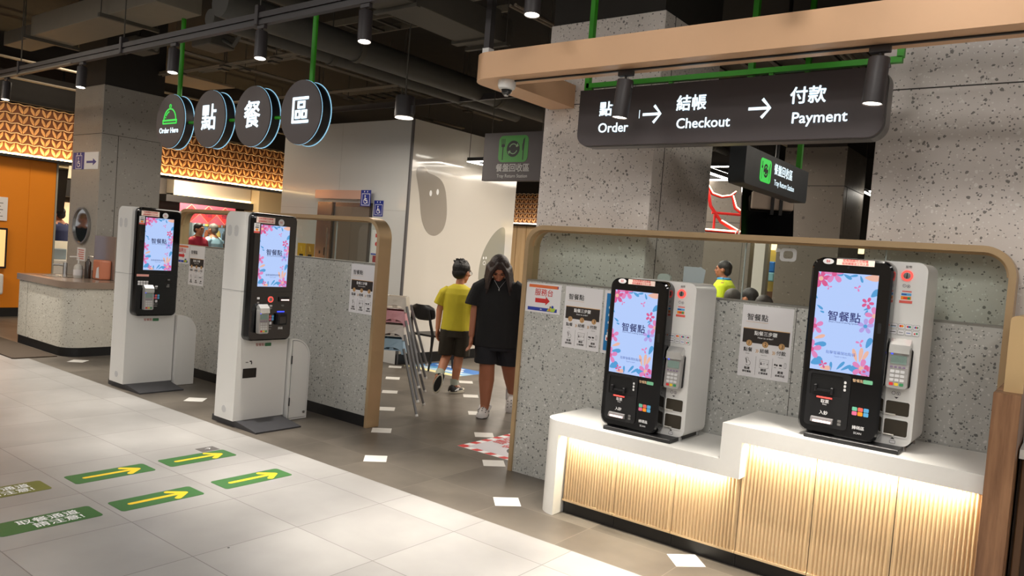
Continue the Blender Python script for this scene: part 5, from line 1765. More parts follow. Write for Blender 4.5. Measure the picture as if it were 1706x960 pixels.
pipe_specs = [(-5.93, 3.5, 8.4, 3.46, 0.125, 'thick dark insulated pipe running back over the round signs'), (-6.25, 3.6, 8.0, 3.40, 0.075, 'thinner insulated pipe beside the thick pipe over the round signs'),
              (-6.95, 2.6, 4.6, 3.95, 0.13, 'insulated pipe crossing above the flat duct'), (-6.5, 2.6, 4.7, 3.95, 0.14, 'insulated pipe above the lighting rail, next to the one over the flat duct'), (-4.9, 6.0, 12.0, 3.3, 0.07, 'dark pipe behind the rounded canopy corner'), (-4.55, 6.0, 12.0, 3.36, 0.05, 'thin dark pipe nearest the centre column top')]
for x, y0, y1, z, r, lb in pipe_specs:
    t = thing('ceiling_pipe', lb, 'pipe', (x, y0, z), 0, 'insulated ceiling pipes')
    B().tube([(0, 0, 0), (0, y1 - y0, 0)], r, 18).build('pipe_run', M_PIPE, t, smooth=True)
    for q in (0.3, 0.75):
        y = (y1 - y0) * q
        B().tube([(0, y - 0.03, 0), (0, y + 0.03, 0)], r + 0.012, 18).build('pipe_clamp', M_DUCT, t, smooth=40)
        B().tube([(0, y, r), (0, y, 4.3 - z)], 0.006, 6).build('hanger_rod', M_DUCT, t)
t = thing('strut_beam', 'long dark strut running across above the lift wall', 'beam', (0, 0, 0))
B().box(-9.4, -4.6, 6.8, 6.84, 3.34, 3.41).build('strut_channel', M_TRACK, t)
for x in (-8.9, -7.2, -5.6):
    B().tube([(x, 6.82, 3.4), (x, 6.82, 4.3)], 0.012, 6).build('hanger_rod', M_DUCT, t)
tr = [(-9.9, -6.9, 5.05, 3.55, 'x', 'pale conduit run just behind the round signs'), (-9.9, -6.6, 5.6, 3.72, 'x', 'pale conduit run farther behind the round signs'), (-10.6, -6.0, 6.4, 3.5, 'x', 'conduit run over the front of the lift wall'),
      (4.6, 9.5, -8.55, 3.6, 'y', 'conduit running back above the dish-cover sign'), (4.6, 9.5, -7.75, 3.7, 'y', 'conduit running back above the second round sign'), (2.6, 9.7, -12.6, 3.55, 'y', 'long conduit beside the shop bulkhead'), (2.6, 9.7, -12.2, 3.75, 'y', 'long conduit out from the shop bulkhead'),
      (4.8, 12.0, -3.9, 3.55, 'y', 'conduit running back past the centre column top'), (5.8, 12.0, -1.6, 3.2, 'y', 'conduit running back over the lit tray return sign'), (-4.0, 2.0, 8.0, 3.25, 'x', 'conduit crossing behind the lit tray return sign')]
M_COND = pm('conduit_grey', (122, 112, 98), 0.6)
for a, c, d, z, ax, lb in tr:
    t = thing('conduit_run', lb, 'conduit', (0, 0, 0), 0, 'ceiling conduits')
    for k, off in enumerate((0, 0.05)):
        P0, P1 = ((a, d + off, z), (c, d + off, z)) if ax == 'x' else ((d + off, a, z), (d + off, c, z))
        B().tube([P0, P1], 0.014, 8).build('conduit', M_COND, t, smooth=True)
    n = 3
    for k in range(n):
        q = a + (c - a) * (k + 0.5) / n
        p0 = (q, d + 0.025) if ax == 'x' else (d + 0.025, q)
        B().box(p0[0] - 0.05, p0[0] + 0.05, p0[1] - 0.05, p0[1] + 0.05, z - 0.03, z - 0.012).build('support_bar', M_DUCT, t)
        B().tube([(p0[0], p0[1], z - 0.02), (p0[0], p0[1], 4.3)], 0.006, 6).build('hanger_rod', M_DUCT, t)
t = thing('ceiling_panel', 'pale beige flat panel hanging behind the dish-cover sign', 'ceiling panel', (-10.2, 5.6, 3.6))
B().prism([(-0.45, -0.45), (0.38, -0.45), (0.38, 0.5), (-0.3, 0.42)], 'z', 0, 0.03).build('panel', pm('panel_beige', (150, 132, 108), 0.7), t)
for x, y in ((-0.35, -0.35), (0.3, -0.35), (0.3, 0.4)):
    B().tube([(x, y, 0.03), (x, y, 0.7)], 0.006, 6).build('hanger_rod', M_DUCT, t)
ct = [(-9.2, -6.6, 7.5, 3.75, 'wide cable tray over the front of the lift block'), (-8.6, -4.8, 5.5, 3.95, 'high cable tray above the round signs'), (-3.4, 1.5, 6.4, 3.4, 'cable tray behind the order sign')]
for a, c, y, z, lb in ct:
    t = thing('cable_tray', lb, 'cable tray', (0, 0, 0), 0, 'ceiling cable trays')
    b = B()
    b.box(a, c, y, y + 0.02, z, z + 0.07)
    b.box(a, c, y + 0.38, y + 0.4, z, z + 0.07)
    b.build('side_rail', M_DUCTL, t)
    b = B()
    for k in range(int((c - a) / 0.25)):
        b.box(a + k * 0.25, a + k * 0.25 + 0.04, y + 0.02, y + 0.38, z, z + 0.02)
    b.build('tray_lattice', M_DUCT, t)
    for x in (a + 0.3, c - 0.3):
        B().tube([(x, y + 0.2, z + 0.01), (x, y + 0.2, 4.3)], 0.007, 6).build('hanger_rod', M_DUCT, t)
for k, (x, y, z0, lb) in enumerate(((-7.45, 4.35, 3.45, 'dark junction box hung above the gap between the first two round signs'), (-8.7, 4.2, 3.5, 'dark fan unit hung in front of the pillar top'))):
    t = thing('ceiling_unit', lb, 'ceiling unit', (x, y, z0))
    B().box(-0.18, 0.18, -0.14, 0.14, 0, 0.14, 0.01, 1).build('housing', M_DUCT, t)
    B().tube([(0, 0, 0.14), (0, 0, 4.3 - z0)], 0.01, 6).build('hanger_rod', M_DUCT, t)
    B().tube([(0.18, 0, 0.07), (0.34, 0.02, 0.0), (0.5, 0.0, 0.1)], 0.02, 8).build('cable', M_PIPE, t, smooth=True)

# ------------------------------------------------------------------ furniture behind the screens
FACE = 0.652   # things here stand square to the diagonal of the hall


def high_chair(name_label, z, colname, rgb):
    t = thing('high_chair', name_label, 'high chair', (-5.265, 5.112, z), FACE, 'stacked high chairs')
    m = pm(colname, rgb, 0.4)
    b = B()
    zb, zt = 0.545, 0.685
    wb, wt = 0.122, 0.098

    def panel(sgn):
        pts = [(-wb, zb), (-wb + 0.022, zb)]
        for k in range(9):
            a = math.radians(180 - 22.5 * k)
            pts.append((math.cos(a) * (wb - 0.022), zb + 0.002 + math.sin(a) * 0.062))
        pts += [(wb - 0.022, zb), (wb, zb), (wt, zt), (-wt, zt)]
        lo, hi = [], []
        for x, z_ in pts:
            q = (z_ - zb) / (zt - zb)
            y = sgn * (0.155 - 0.03 * q - 0.02 * (x / wb) ** 2)
            lo.append(b.bm.verts.new((x, y, z_)))
            hi.append(b.bm.verts.new((x, y - sgn * 0.01, z_)))
        n = len(pts)
        for i in range(n):
            b.face((lo[i], lo[(i + 1) % n], hi[(i + 1) % n], hi[i]))
        b.face(lo)
        b.face(hi[::-1])
    panel(-1)
    panel(1)
    for s in (-1, 1):
        b.loft([[(s * wb, -0.135, zb), (s * wb, 0.135, zb), (s * (wb - 0.01), 0.135, zb), (s * (wb - 0.01), -0.135, zb)],
                [(s * wt, -0.105, zt), (s * wt, 0.105, zt), (s * (wt - 0.01), 0.105, zt), (s * (wt - 0.01), -0.105, zt)]])
    b.box(-wb + 0.012, wb - 0.012, -0.125, 0.125, 0.575, 0.585)
    b.box(-0.02, 0.02, -0.125, -0.1, 0.58, 0.66)
    b.build('seat_shell', m, t)
    for sx in (-1, 1):
        for sy in (-1, 1):
            p0 = (sx * 0.118, sy * 0.135, 0.6)
            p1 = (sx * 0.297, sy * 0.27, 0.02)
            lg = B().tube([p0, p1], 0.0125, 10).build('leg', pm('leg_grey_metal', (132, 132, 134), 0.4, 0.5), t, smooth=True)
            B().tube([p1, (sx * 0.3035, sy * 0.2745, 0.0)], 0.0145, 10).build('foot_cap', M_WHITE, lg, smooth=40)
    return t


for k, (nm, rgb, lb) in enumerate((('chair_blue', (164, 196, 220), 'pale blue high chair at the bottom of the stack'), ('chair_white', (226, 220, 214), 'white high chair between the blue one and the pink one'), ('chair_pink', (232, 170, 182), 'pink high chair in the stack'), ('chair_cream', (220, 212, 202), 'cream high chair on top of the stack'))):
    high_chair(lb, 0.133 * k, nm, rgb)


def dining_chair(label, loc, rz):
    t = thing('dining_chair', label, 'chair', loc, rz, 'black dining chairs')
    m = pm('chair_black', (22, 21, 22), 0.45)
    # local: front +x, back at -x
    b = B().prism(rr(-0.2, 0.22, -0.21, 0.21, 0.06, 5), 'z', 0.43, 0.455)
    b.build('seat', m, t, smooth=30)
    R = []
    for k in range(7):
        q = k / 6
        z = 0.64 + 0.2 * q
        w = 0.21 * math.sqrt(max(0.05, 1 - (2 * q - 1) ** 4 * 0.75))
        R.append([(-0.235 - 0.04 * q + 0.05 * (u / 0.21) ** 2 * 1.0 + d, u * w / 0.21, z) for d, us in ((0.0, (-0.21, -0.1, 0, 0.1, 0.21)), (-0.02, (0.21, 0.1, 0, -0.1, -0.21))) for u in us])
    B().loft(R).build('backrest', m, t, smooth=50)
    for sx, sy in ((1, 1), (1, -1)):
        B().tube([(0.17, sy * 0.17, 0.43), (0.21, sy * 0.2, 0.0)], [0.02, 0.012], 8).build('leg', m, t, smooth=True)
    for sy in (1, -1):
        B().tube([(-0.27, sy * 0.15, 0.78), (-0.24, sy * 0.17, 0.6), (-0.19, sy * 0.18, 0.44), (-0.25, sy * 0.2, 0.0)], [0.014, 0.018, 0.02, 0.012], 8).build('leg', m, t, smooth=True)
    return t


dining_chair('black dining chair seen from the side between the high chairs and the boy', (-6.84, 7.34, 0), math.pi / 2)
dining_chair('black dining chair mostly hidden behind the person in black', (-5.05, 7.3, 0), 0.75)
t = thing('cafe_table', 'black cafe table base behind the person in black', 'table', (-4.7, 7.75, 0))
B().prism(rr(-0.35, 0.35, -0.35, 0.35, 0.03, 4), 'z', 0.71, 0.74).build('table_top', pm('table_top_dark', (40, 38, 36), 0.4), t)
B().tube([(0, 0, 0.02), (0, 0, 0.71)], 0.035, 14).build('column', M_SATIN, t, smooth=True)
B().box(-0.24, 0.24, -0.24, 0.24, 0, 0.02, 0.006, 1).build('foot_plate', M_SATIN, t)

# ------------------------------------------------------------------ people
REM = []
SKIN = pm('skin_tan', (190, 128, 96), 0.5, noise=0.05)
SKIN2 = pm('skin_brown', (168, 108, 80), 0.5, noise=0.05)


def hair_mat(name, c1, c2):
    t = NT(name)
    mp = t.n('ShaderNodeMapping')
    mp.inputs['Scale'].default_value = (70, 70, 5)
    t.l(t.tc, mp.inputs['Vector'])
    n = t.noise(1.5, 5, 0.6, mp.outputs[0])
    t.l(t.mix(n, lin(c1), lin(c2)), t.b.inputs['Base Color'])
    t.b.inputs['Roughness'].default_value = 0.45
    bp = t.n('ShaderNodeBump')
    bp.inputs['Strength'].default_value = 0.8
    bp.inputs['Distance'].default_value = 0.01
    t.l(n, bp.inputs['Height'])
    t.l(bp.outputs[0], t.b.inputs['Normal'])
    return t.m


HAIR = hair_mat('hair_black', (8, 7, 7), (34, 30, 30))
HAIRB = hair_mat('hair_dark_brown', (12, 8, 8), (58, 36, 32))


def organic(b, name, mat, parent, voxel=0.008, smooth=6, loc=None):
    o = b.build(name, mat, parent)
    if loc:
        o.location = loc
    r = o.modifiers.new('skin', 'REMESH')
    r.mode = 'VOXEL'
    r.voxel_size = voxel
    r.use_smooth_shade = True
    s = o.modifiers.new('soft', 'SMOOTH')
    s.factor = 0.5
    s.iterations = smooth
    REM.append(o)
    return o


def hand(b, wrist, direction, side, curl=0.35, s=1.0, back=Vector((0, 1, 0))):
    """palm with four fingers and a thumb; direction = pointing of fingers; side = thumb side vector"""
    d = Vector(direction).normalized()
    sd = Vector(side).normalized()
    n = d.cross(sd).normalized()
    w = Vector(wrist)
    for k in (-0.027, -0.01, 0.01, 0.026):
        b.limb([w + sd * k * 0.5 * s, w + d * 0.045 * s + sd * k * s, w + d * 0.085 * s + sd * k * s], [0.017 * s, 0.0165 * s, 0.013 * s], 8)
    for k, L in ((-0.03, 0.06), (-0.011, 0.074), (0.009, 0.08), (0.028, 0.072)):
        p0 = w + d * 0.085 * s + sd * k * s
        d1 = (d + n * curl).normalized()
        d2 = (d + n * curl * 2.6).normalized()
        b.limb([p0, p0 + d1 * L * 0.5 * s, p0 + d1 * L * 0.5 * s + d2 * L * 0.5 * s], [0.0095 * s, 0.0088 * s, 0.0075 * s], 8)
    t0 = w + d * 0.02 * s + sd * 0.026 * s
    b.limb([t0, t0 + (d * 0.6 + sd * 0.6 + n * 0.2) * 0.04 * s, t0 + (d * 0.6 + sd * 0.6 + n * 0.2) * 0.04 * s + (d + n * 0.4) * 0.03 * s], [0.0125 * s, 0.0105 * s, 0.0085 * s], 8)


def oval(cx, cy, z, rx, ry, n=28, fold=0.0, ph=0.0, tilt=(0, 0)):
    out = []
    for k in range(n):
        a = 2 * math.pi * k / n
        f = 1 + fold * math.sin(5 * a + ph) + fold * 0.6 * math.sin(9 * a - ph * 1.7)
        x, y = rx * math.cos(a) * f, ry * math.sin(a) * f
        out.append((cx + x, cy + y, z + tilt[0] * x + tilt[1] * y))
    return out


def head_rot(yaw, pitch):
    return Matrix.Rotation(yaw, 3, 'Z') @ Matrix.Rotation(pitch, 3, 'X')


def add_head(b, c, R, s=1.0):
    """head facing local -y before rotation R"""
    c = Vector(c)

    def P(x, y, z):
        return c + R @ Vector((x, y, z)) * s
    b.ell(P(0, 0.012, 0.02), (0.074 * s, 0.092 * s, 0.092 * s), R)
    b.ell(P(0, -0.02, -0.045), (0.058 * s, 0.066 * s, 0.066 * s), R)
    b.ell(P(0, -0.055, -0.088), (0.03 * s, 0.026 * s, 0.022 * s), R)
    b.limb([P(0, -0.08, 0.015), P(0, -0.1, -0.022)], [0.009 * s, 0.013 * s], 8)
    b.ell(P(0, -0.082, -0.055), (0.026 * s, 0.012 * s, 0.008 * s), R)
    b.ell(P(0, -0.083, 0.022), (0.05 * s, 0.012 * s, 0.008 * s), R)
    for sx in (-1, 1):
        b.ell(P(sx * 0.078, 0.01, -0.012), (0.011 * s, 0.02 * s, 0.031 * s), R)
        b.ell(P(sx * 0.038, -0.06, -0.02), (0.024 * s, 0.02 * s, 0.02 * s), R)


def face_parts(parent, c, R, s=1.0):
    c = Vector(c)
    for sx in (-1, 1):
        B().ell(c + R @ Vector((sx * 0.031, -0.074, 0.002)) * s, (0.012 * s, 0.008 * s, 0.007 * s), R).build('eye', pm('eye_dark', (30, 24, 22), 0.2), parent, smooth=True)
        B().tube([c + R @ Vector((sx * 0.014, -0.088, 0.024)) * s, c + R @ Vector((sx * 0.032, -0.09, 0.03)) * s, c + R @ Vector((sx * 0.05, -0.078, 0.024)) * s], 0.004 * s, 6).build('eyebrow', HAIR, parent, smooth=True)
    B().ell(c + R @ Vector((0, -0.088, -0.058)) * s, (0.022 * s, 0.007 * s, 0.006 * s), R).build('mouth', pm('lips', (160, 84, 76), 0.5), parent, smooth=True)


def sneaker(parent, M, up, sole, acc, L=0.25):
    """M: matrix placing the shoe; local +x toe, z up, origin under the heel"""
    out = []
    for k in range(24):
        a = 2 * math.pi * k / 24
        x = L * 0.5 * math.cos(a)
        w = 0.044 + 0.006 * math.cos(a)
        out.append((L * 0.38 + x, w * math.sin(a) * (1 - 0.1 * math.cos(2 * a))))
    s = B().prism(out, 'z', 0.0, 0.028)
    for v in s.bm.verts:
        q = max(0, (v.co.x - L * 0.65) / (L * 0.25))
        v.co.z += 0.014 * q * q
    for v in s.bm.verts:
        v.co = M @ v.co
    sh = s.build('shoe', sole, parent, smooth=40)
    u = B()
    R = []
    for x, w, h in ((-0.1, 0.02, 0.06), (-0.07, 0.036, 0.085), (0.0, 0.04, 0.092), (0.1, 0.041, 0.086), (0.26, 0.043, 0.072), (0.45, 0.046, 0.056), (0.64, 0.043, 0.044), (0.8, 0.03, 0.036), (0.86, 0.014, 0.03)):
        R.append([M @ Vector((x * L, w * math.cos(math.radians(a)), 0.02 + (h - 0.02) * max(0, math.sin(math.radians(a))))) for a in range(0, 181, 20)])
    u.loft(R)
    u.build('upper', up, sh, smooth=60)
    for sy in (-1, 1):
        q = B()
        q.loft([[M @ Vector((x * L, sy * (w + 0.002), z)) for x, z in ((0.06, 0.03), (0.3, 0.034), (0.34, 0.06), (0.2, 0.05))] for w in (0.038, 0.046)])
        q.build('side_flash', acc, sh)
    tr = B()
    tr.prism([(x * 0.8 + L * 0.07, y * 0.75) for x, y in out], 'z', -0.004, 0.0)
    for v in tr.bm.verts:
        v.co = M @ v.co
    tr.build('outsole', M_SATIN, sh)
    lw = B()
    for k in range(3):
        x = (0.36 + 0.09 * k) * L
        z = 0.075 - 0.007 * k
        lw.tube([M @ Vector((x, -0.02, z - 0.006)), M @ Vector((x, 0, z + 0.003)), M @ Vector((x, 0.02, z - 0.006))], 0.004, 6)
    lw.build('laces', M_PWHITE, sh)
    return sh


# --- the boy in yellow, walking away
boy_o = Vector((-5.50, 6.26, 0))
bb = B()
bb.limb([(0, 0, 0.72), (0, 0.0, 0.86), (0, 0.0, 1.0), (0, 0.0, 1.1)], [0.105, 0.1, 0.108, 0.085], 16)
bb.limb([(-0.08, 0, 1.115), (0.08, 0, 1.115)], [0.06, 0.06], 12)
bb.limb([(0.0, 0.0, 1.13), (0.012, 0.025, 1.27)], [0.05, 0.044], 14)
hc = Vector((0.02, 0.045, 1.332))
HR = head_rot(math.radians(180 - 34), math.radians(6))
add_head(bb, hc, HR, 1.08)
bb.limb([(-0.14, 0, 1.11), (-0.195, 0.02, 0.9), (-0.198, -0.005, 0.7)], [0.046, 0.036, 0.026])
bb.limb([(0.14, 0, 1.11), (0.2, 0.04, 0.91), (0.2, 0.12, 0.71)], [0.046, 0.036, 0.026])
hand(bb, (-0.198, -0.005, 0.69), (0.03, -0.05, -1), (0.25, 0.95, 0), 0.35, 0.92)
hand(bb, (0.2, 0.125, 0.70), (0, 0.15, -1), (-0.3, 0.95, 0), -0.35, 0.92)
bb.limb([(0.07, 0, 0.72), (0.056, 0.015, 0.4), (0.046, -0.012, 0.28), (0.03, 0.0, 0.08)], [0.085, 0.053, 0.05, 0.034], 14)
bb.limb([(-0.07, 0, 0.72), (-0.078, 0.03, 0.41), (-0.102, -0.08, 0.31), (-0.135, -0.2, 0.2)], [0.085, 0.053, 0.05, 0.034], 14)
bb.limb([(0.03, 0.0, 0.07), (0.07, 0.08, 0.05)], [0.034, 0.028], 10)
bb.limb([(-0.135, -0.2, 0.2), (-0.16, -0.2, 0.12)], [0.034, 0.03], 10)
boy = organic(bb, 'person', SKIN, None, 0.006, 4)
boy.location = boy_o
boy.rotation_euler = (0, 0, FACE)
tag(boy, 'boy in yellow t-shirt and dark shorts walking away, one foot kicked up', 'person')
face_parts(boy, hc, HR, 1.08)
b = B()
b.loft([oval(0.0, 0.0, 0.695, 0.168, 0.128, fold=0.02, ph=0.3), oval(0, 0, 0.76, 0.162, 0.126, fold=0.025, ph=0.5), oval(0, 0, 0.88, 0.156, 0.122, fold=0.018, ph=1.2), oval(0, 0, 1.0, 0.16, 0.122, fold=0.012, ph=1.8), oval(0, 0, 1.09, 0.168, 0.112), oval(0, 0, 1.15, 0.145, 0.09), oval(0, 0.005, 1.185, 0.085, 0.07), oval(0, 0.008, 1.2, 0.06, 0.058)])
for s in (-1, 1):
    b.tube([(s * 0.1, 0, 1.125), (s * 0.15, 0.0, 1.09), (s * 0.19, 0.02, 1.0), (s * 0.2, 0.025, 0.965)], [0.062, 0.066, 0.066, 0.068], 16)
organic(b, 'tshirt', pm('yellow_cotton', (204, 188, 44), 0.8, noise=0.05, nscale=25), boy, 0.006, 3)
b = B()
b.loft([oval(0, 0, 0.77, 0.15, 0.115), oval(0, 0, 0.69, 0.158, 0.12), oval(0, 0, 0.62, 0.16, 0.118)])
b.loft([oval(0.08, 0, 0.7, 0.09, 0.11), oval(0.083, 0.01, 0.55, 0.088, 0.1, fold=0.02), oval(0.083, 0.015, 0.41, 0.088, 0.094, fold=0.03, ph=1)])
b.loft([oval(-0.08, 0, 0.7, 0.09, 0.11), oval(-0.086, 0.01, 0.55, 0.088, 0.1, fold=0.02), oval(-0.09, 0.02, 0.415, 0.088, 0.094, fold=0.03, ph=2)])
organic(b, 'shorts', pm('dark_olive_cotton', (50, 44, 34), 0.85, noise=0.1, nscale=20), boy, 0.007, 3)
b = B()
Rh = HR
b.ell(hc + Rh @ Vector((0, 0.024, 0.04)), (0.095, 0.108, 0.097), Rh)
b.ell(hc + Rh @ Vector((0, 0.055, -0.01)), (0.085, 0.068, 0.076), Rh)
for k in range(40):
    a = random.uniform(0, 2 * math.pi)
    e_ = random.uniform(0.6, 1.4)
    d = Vector((math.cos(a) * math.cos(e_), math.sin(a) * math.cos(e_), math.sin(e_)))
    p0 = hc + Rh @ (Vector((0, 0.022, 0.036)) + Vector((d.x * 0.082, d.y * 0.095, d.z * 0.09)))
    b.limb([p0, p0 + Rh @ (d * 0.8 + Vector((0.2, 0.6, 0.1))) * 0.03], [0.02, 0.004], 6)
organic(b, 'hair', HAIR, boy, 0.006, 2)
g = B()
for sx in (-1, 1):
    g.tube([hc + Rh @ Vector((sx * 0.079, 0.02, 0.004)), hc + Rh @ Vector((sx * 0.074, -0.09, 0.004))], 0.002, 6)
    g.tube([hc + Rh @ Vector((sx * 0.042 + 0.026 * math.cos(a * 0.5236), -0.095, 0.0 + 0.02 * math.sin(a * 0.5236))) for a in range(13)], 0.002, 6)
g.tube([hc + Rh @ Vector((-0.016, -0.097, 0.004)), hc + Rh @ Vector((0.016, -0.097, 0.004))], 0.002, 6)
g.build('glasses', M_SATIN, boy)
for c, d, nm in (((0.03, 0.0, 0.09), (0.028, 0.0, 0.16), 'sock'), ((-0.132, -0.19, 0.205), (-0.118, -0.14, 0.255), 'sock')):
    B().tube([c, d], [0.046, 0.048], 14).build(nm, pm('sock_grey_green', (176, 182, 168), 0.9), boy, smooth=True)
M_SHB = pm('shoe_black', (24, 24, 26), 0.6)
M_SHW = pm('shoe_cream', (214, 208, 190), 0.6)
sneaker(boy, Matrix.Translation((0.005, -0.045, 0.004)) @ Matrix.Rotation(math.radians(52), 4, 'Z'), M_SHB, M_SHW, M_PWHITE, 0.23)
Mk = Matrix.Translation((-0.118, -0.235, 0.235)) @ Matrix(((-0.22, 0.95, 0.2, 0), (0.1, 0.22, -0.97, 0), (-0.97, -0.2, -0.14, 0), (0, 0, 0, 1)))
# toe points down, sole turned to the viewer
ex = Vector((-0.26, 0.03, -0.965)).normalized()
ez = Vector((0.1, 0.985, 0.0))
ez = (ez - ex * ez.dot(ex)).normalized()
ey = ez.cross(ex)
Mk = Matrix(((ex.x, ey.x, ez.x, -0.108), (ex.y, ey.y, ez.y, -0.245), (ex.z, ey.z, ez.z, 0.215), (0, 0, 0, 1)))
sneaker(boy, Mk, M_SHB, M_SHW, M_PWHITE, 0.23)

# --- the person in black, walking towards the viewer, head bowed
wb_ = B()
wb_.limb([(0.02, 0, 0.78), (0.02, 0.0, 0.95), (0.02, 0.0, 1.12), (0.02, 0.0, 1.24)], [0.13, 0.125, 0.125, 0.1], 16)
wb_.limb([(-0.1, 0, 1.235), (0.14, 0.0, 1.235)], [0.055, 0.055], 12)
wb_.limb([(0.02, 0.0, 1.26), (0.008, -0.05, 1.37)], [0.055, 0.05], 14)
wc = Vector((0.0, -0.075, 1.412))
WR = head_rot(0.06, math.radians(38))
add_head(wb_, wc, WR, 1.02)
wb_.limb([(-0.16, 0, 1.225), (-0.205, 0.0, 1.0), (-0.215, -0.04, 0.77)], [0.05, 0.042, 0.03])
wb_.limb([(0.2, 0, 1.225), (0.26, 0.03, 1.0), (0.27, -0.04, 0.78)], [0.055, 0.042, 0.028])
hand(wb_, (-0.215, -0.042, 0.755), (-0.02, -0.06, -1), (0.3, -0.95, 0), 0.4, 0.95)
hand(wb_, (0.27, -0.045, 0.765), (0, -0.05, -1), (-0.3, -0.95, 0), -0.4, 0.95)
wb_.limb([(-0.055, 0, 0.76), (-0.045, -0.035, 0.49), (-0.04, 0.0, 0.34), (-0.036, -0.02, 0.09)], [0.12, 0.075, 0.076, 0.044], 14)
wb_.limb([(0.11, 0.02, 0.76), (0.165, 0.1, 0.48), (0.19, 0.22, 0.37), (0.215, 0.33, 0.19)], [0.12, 0.075, 0.074, 0.044], 14)
wb_.limb([(-0.036, -0.02, 0.07), (-0.05, -0.11, 0.045)], [0.038, 0.032], 10)
wb_.limb([(0.215, 0.33, 0.19), (0.222, 0.3, 0.09)], [0.036, 0.032], 10)
wom = organic(wb_, 'person', SKIN2, None, 0.006, 4)
wom.location = (-4.53, 5.72, 0)
wom.rotation_euler = (0, 0, FACE)
tag(wom, 'person with long dark hair in black t-shirt and shorts walking with head bowed', 'person')
face_parts(wom, wc, WR, 1.02)
b = B()
b.loft([oval(0.015, 0.0, 0.67, 0.225, 0.155, fold=0.02, ph=0.2), oval(0.015, 0, 0.78, 0.22, 0.152, fold=0.02, ph=0.8), oval(0.018, 0, 0.95, 0.212, 0.148, fold=0.014, ph=1.4), oval(0.02, 0, 1.1, 0.212, 0.145, fold=0.01, ph=2), oval(0.02, 0, 1.22, 0.215, 0.125), oval(0.02, 0, 1.285, 0.17, 0.1), oval(0.02, -0.01, 1.325, 0.1, 0.08), oval(0.018, -0.015, 1.335, 0.075, 0.07)])
b.tube([(-0.1, 0, 1.25), (-0.17, 0.0, 1.21), (-0.212, 0.0, 1.1), (-0.22, -0.005, 1.05)], [0.085, 0.088, 0.085, 0.088], 16)
b.tube([(0.14, 0, 1.25), (0.21, 0.0, 1.21), (0.262, 0.02, 1.1), (0.272, 0.03, 1.04)], [0.085, 0.088, 0.085, 0.088], 16)
organic(b, 'tshirt', pm('black_cotton', (16, 16, 19), 0.85, noise=0.1, nscale=25), wom, 0.007, 3)
b = B()
b.loft([oval(0.02, 0, 0.8, 0.18, 0.14), oval(0.02, 0, 0.72, 0.195, 0.145), oval(0.025, 0, 0.64, 0.2, 0.145)])
b.loft([oval(-0.07, 0, 0.74, 0.115, 0.135), oval(-0.06, -0.01, 0.6, 0.115, 0.13, fold=0.02), oval(-0.055, -0.02, 0.51, 0.118, 0.128, fold=0.02, ph=1)])
b.loft([oval(0.11, 0.01, 0.74, 0.115, 0.135), oval(0.135, 0.05, 0.6, 0.115, 0.13, fold=0.02), oval(0.152, 0.075, 0.49, 0.118, 0.128, fold=0.02, ph=2)])
organic(b, 'shorts', pm('navy_black_cotton', (18, 20, 28), 0.8, noise=0.1, nscale=25), wom, 0.007, 3)
b = B()
b.ell(wc + WR @ Vector((0, 0.03, 0.042)), (0.096, 0.106, 0.096), WR)
b.ell(wc + WR @ Vector((0, 0.06, -0.01)), (0.086, 0.075, 0.09), WR)
top = wc + WR @ Vector((0, -0.02, 0.115))
for sx in (-1, 1):
    for k in range(11):
        q = k / 10.0
        x0 = sx * (0.02 + 0.07 * q)
        p0 = wc + WR @ Vector((x0 * 0.7, -0.045 + 0.12 * q, 0.105 - 0.05 * q))
        p1 = wc + WR @ Vector((sx * (0.07 + 0.036 * q), -0.07 + 0.12 * q, 0.02 - 0.02 * q))
        p2 = Vector((sx * (0.082 + 0.045 * q) + 0.004, -0.13 + 0.13 * q, 1.33 - 0.02 * q))
        p3 = Vector((sx * (0.1 + 0.065 * q) + 0.012 + 0.012 * math.sin(k * 3), -0.145 + 0.14 * q, 1.205 + 0.03 * math.sin(k * 2.3)))
        b.limb([p0, p1, p2, p3], [0.017, 0.021, 0.021, 0.006], 8)
organic(b, 'hair', HAIRB, wom, 0.006, 3)
b = B()
for a0, a1 in ((-1, 0), (0, 1)):
    b.tube([(0.015 + 0.055 * a0, -0.09 - 0.035 * (1 - abs(a0)), 1.315 - 0.08 * (1 - abs(a0))), (0.015 + 0.055 * a1, -0.09 - 0.035 * (1 - abs(a1)), 1.315 - 0.08 * (1 - abs(a1)))], 0.0016, 6)
b.ell((0.015, -0.145, 1.225), (0.006, 0.004, 0.012))
b.build('necklace', M_STEEL, wom)
M_CLOG = pm('clog_white', (206, 202, 200), 0.5)


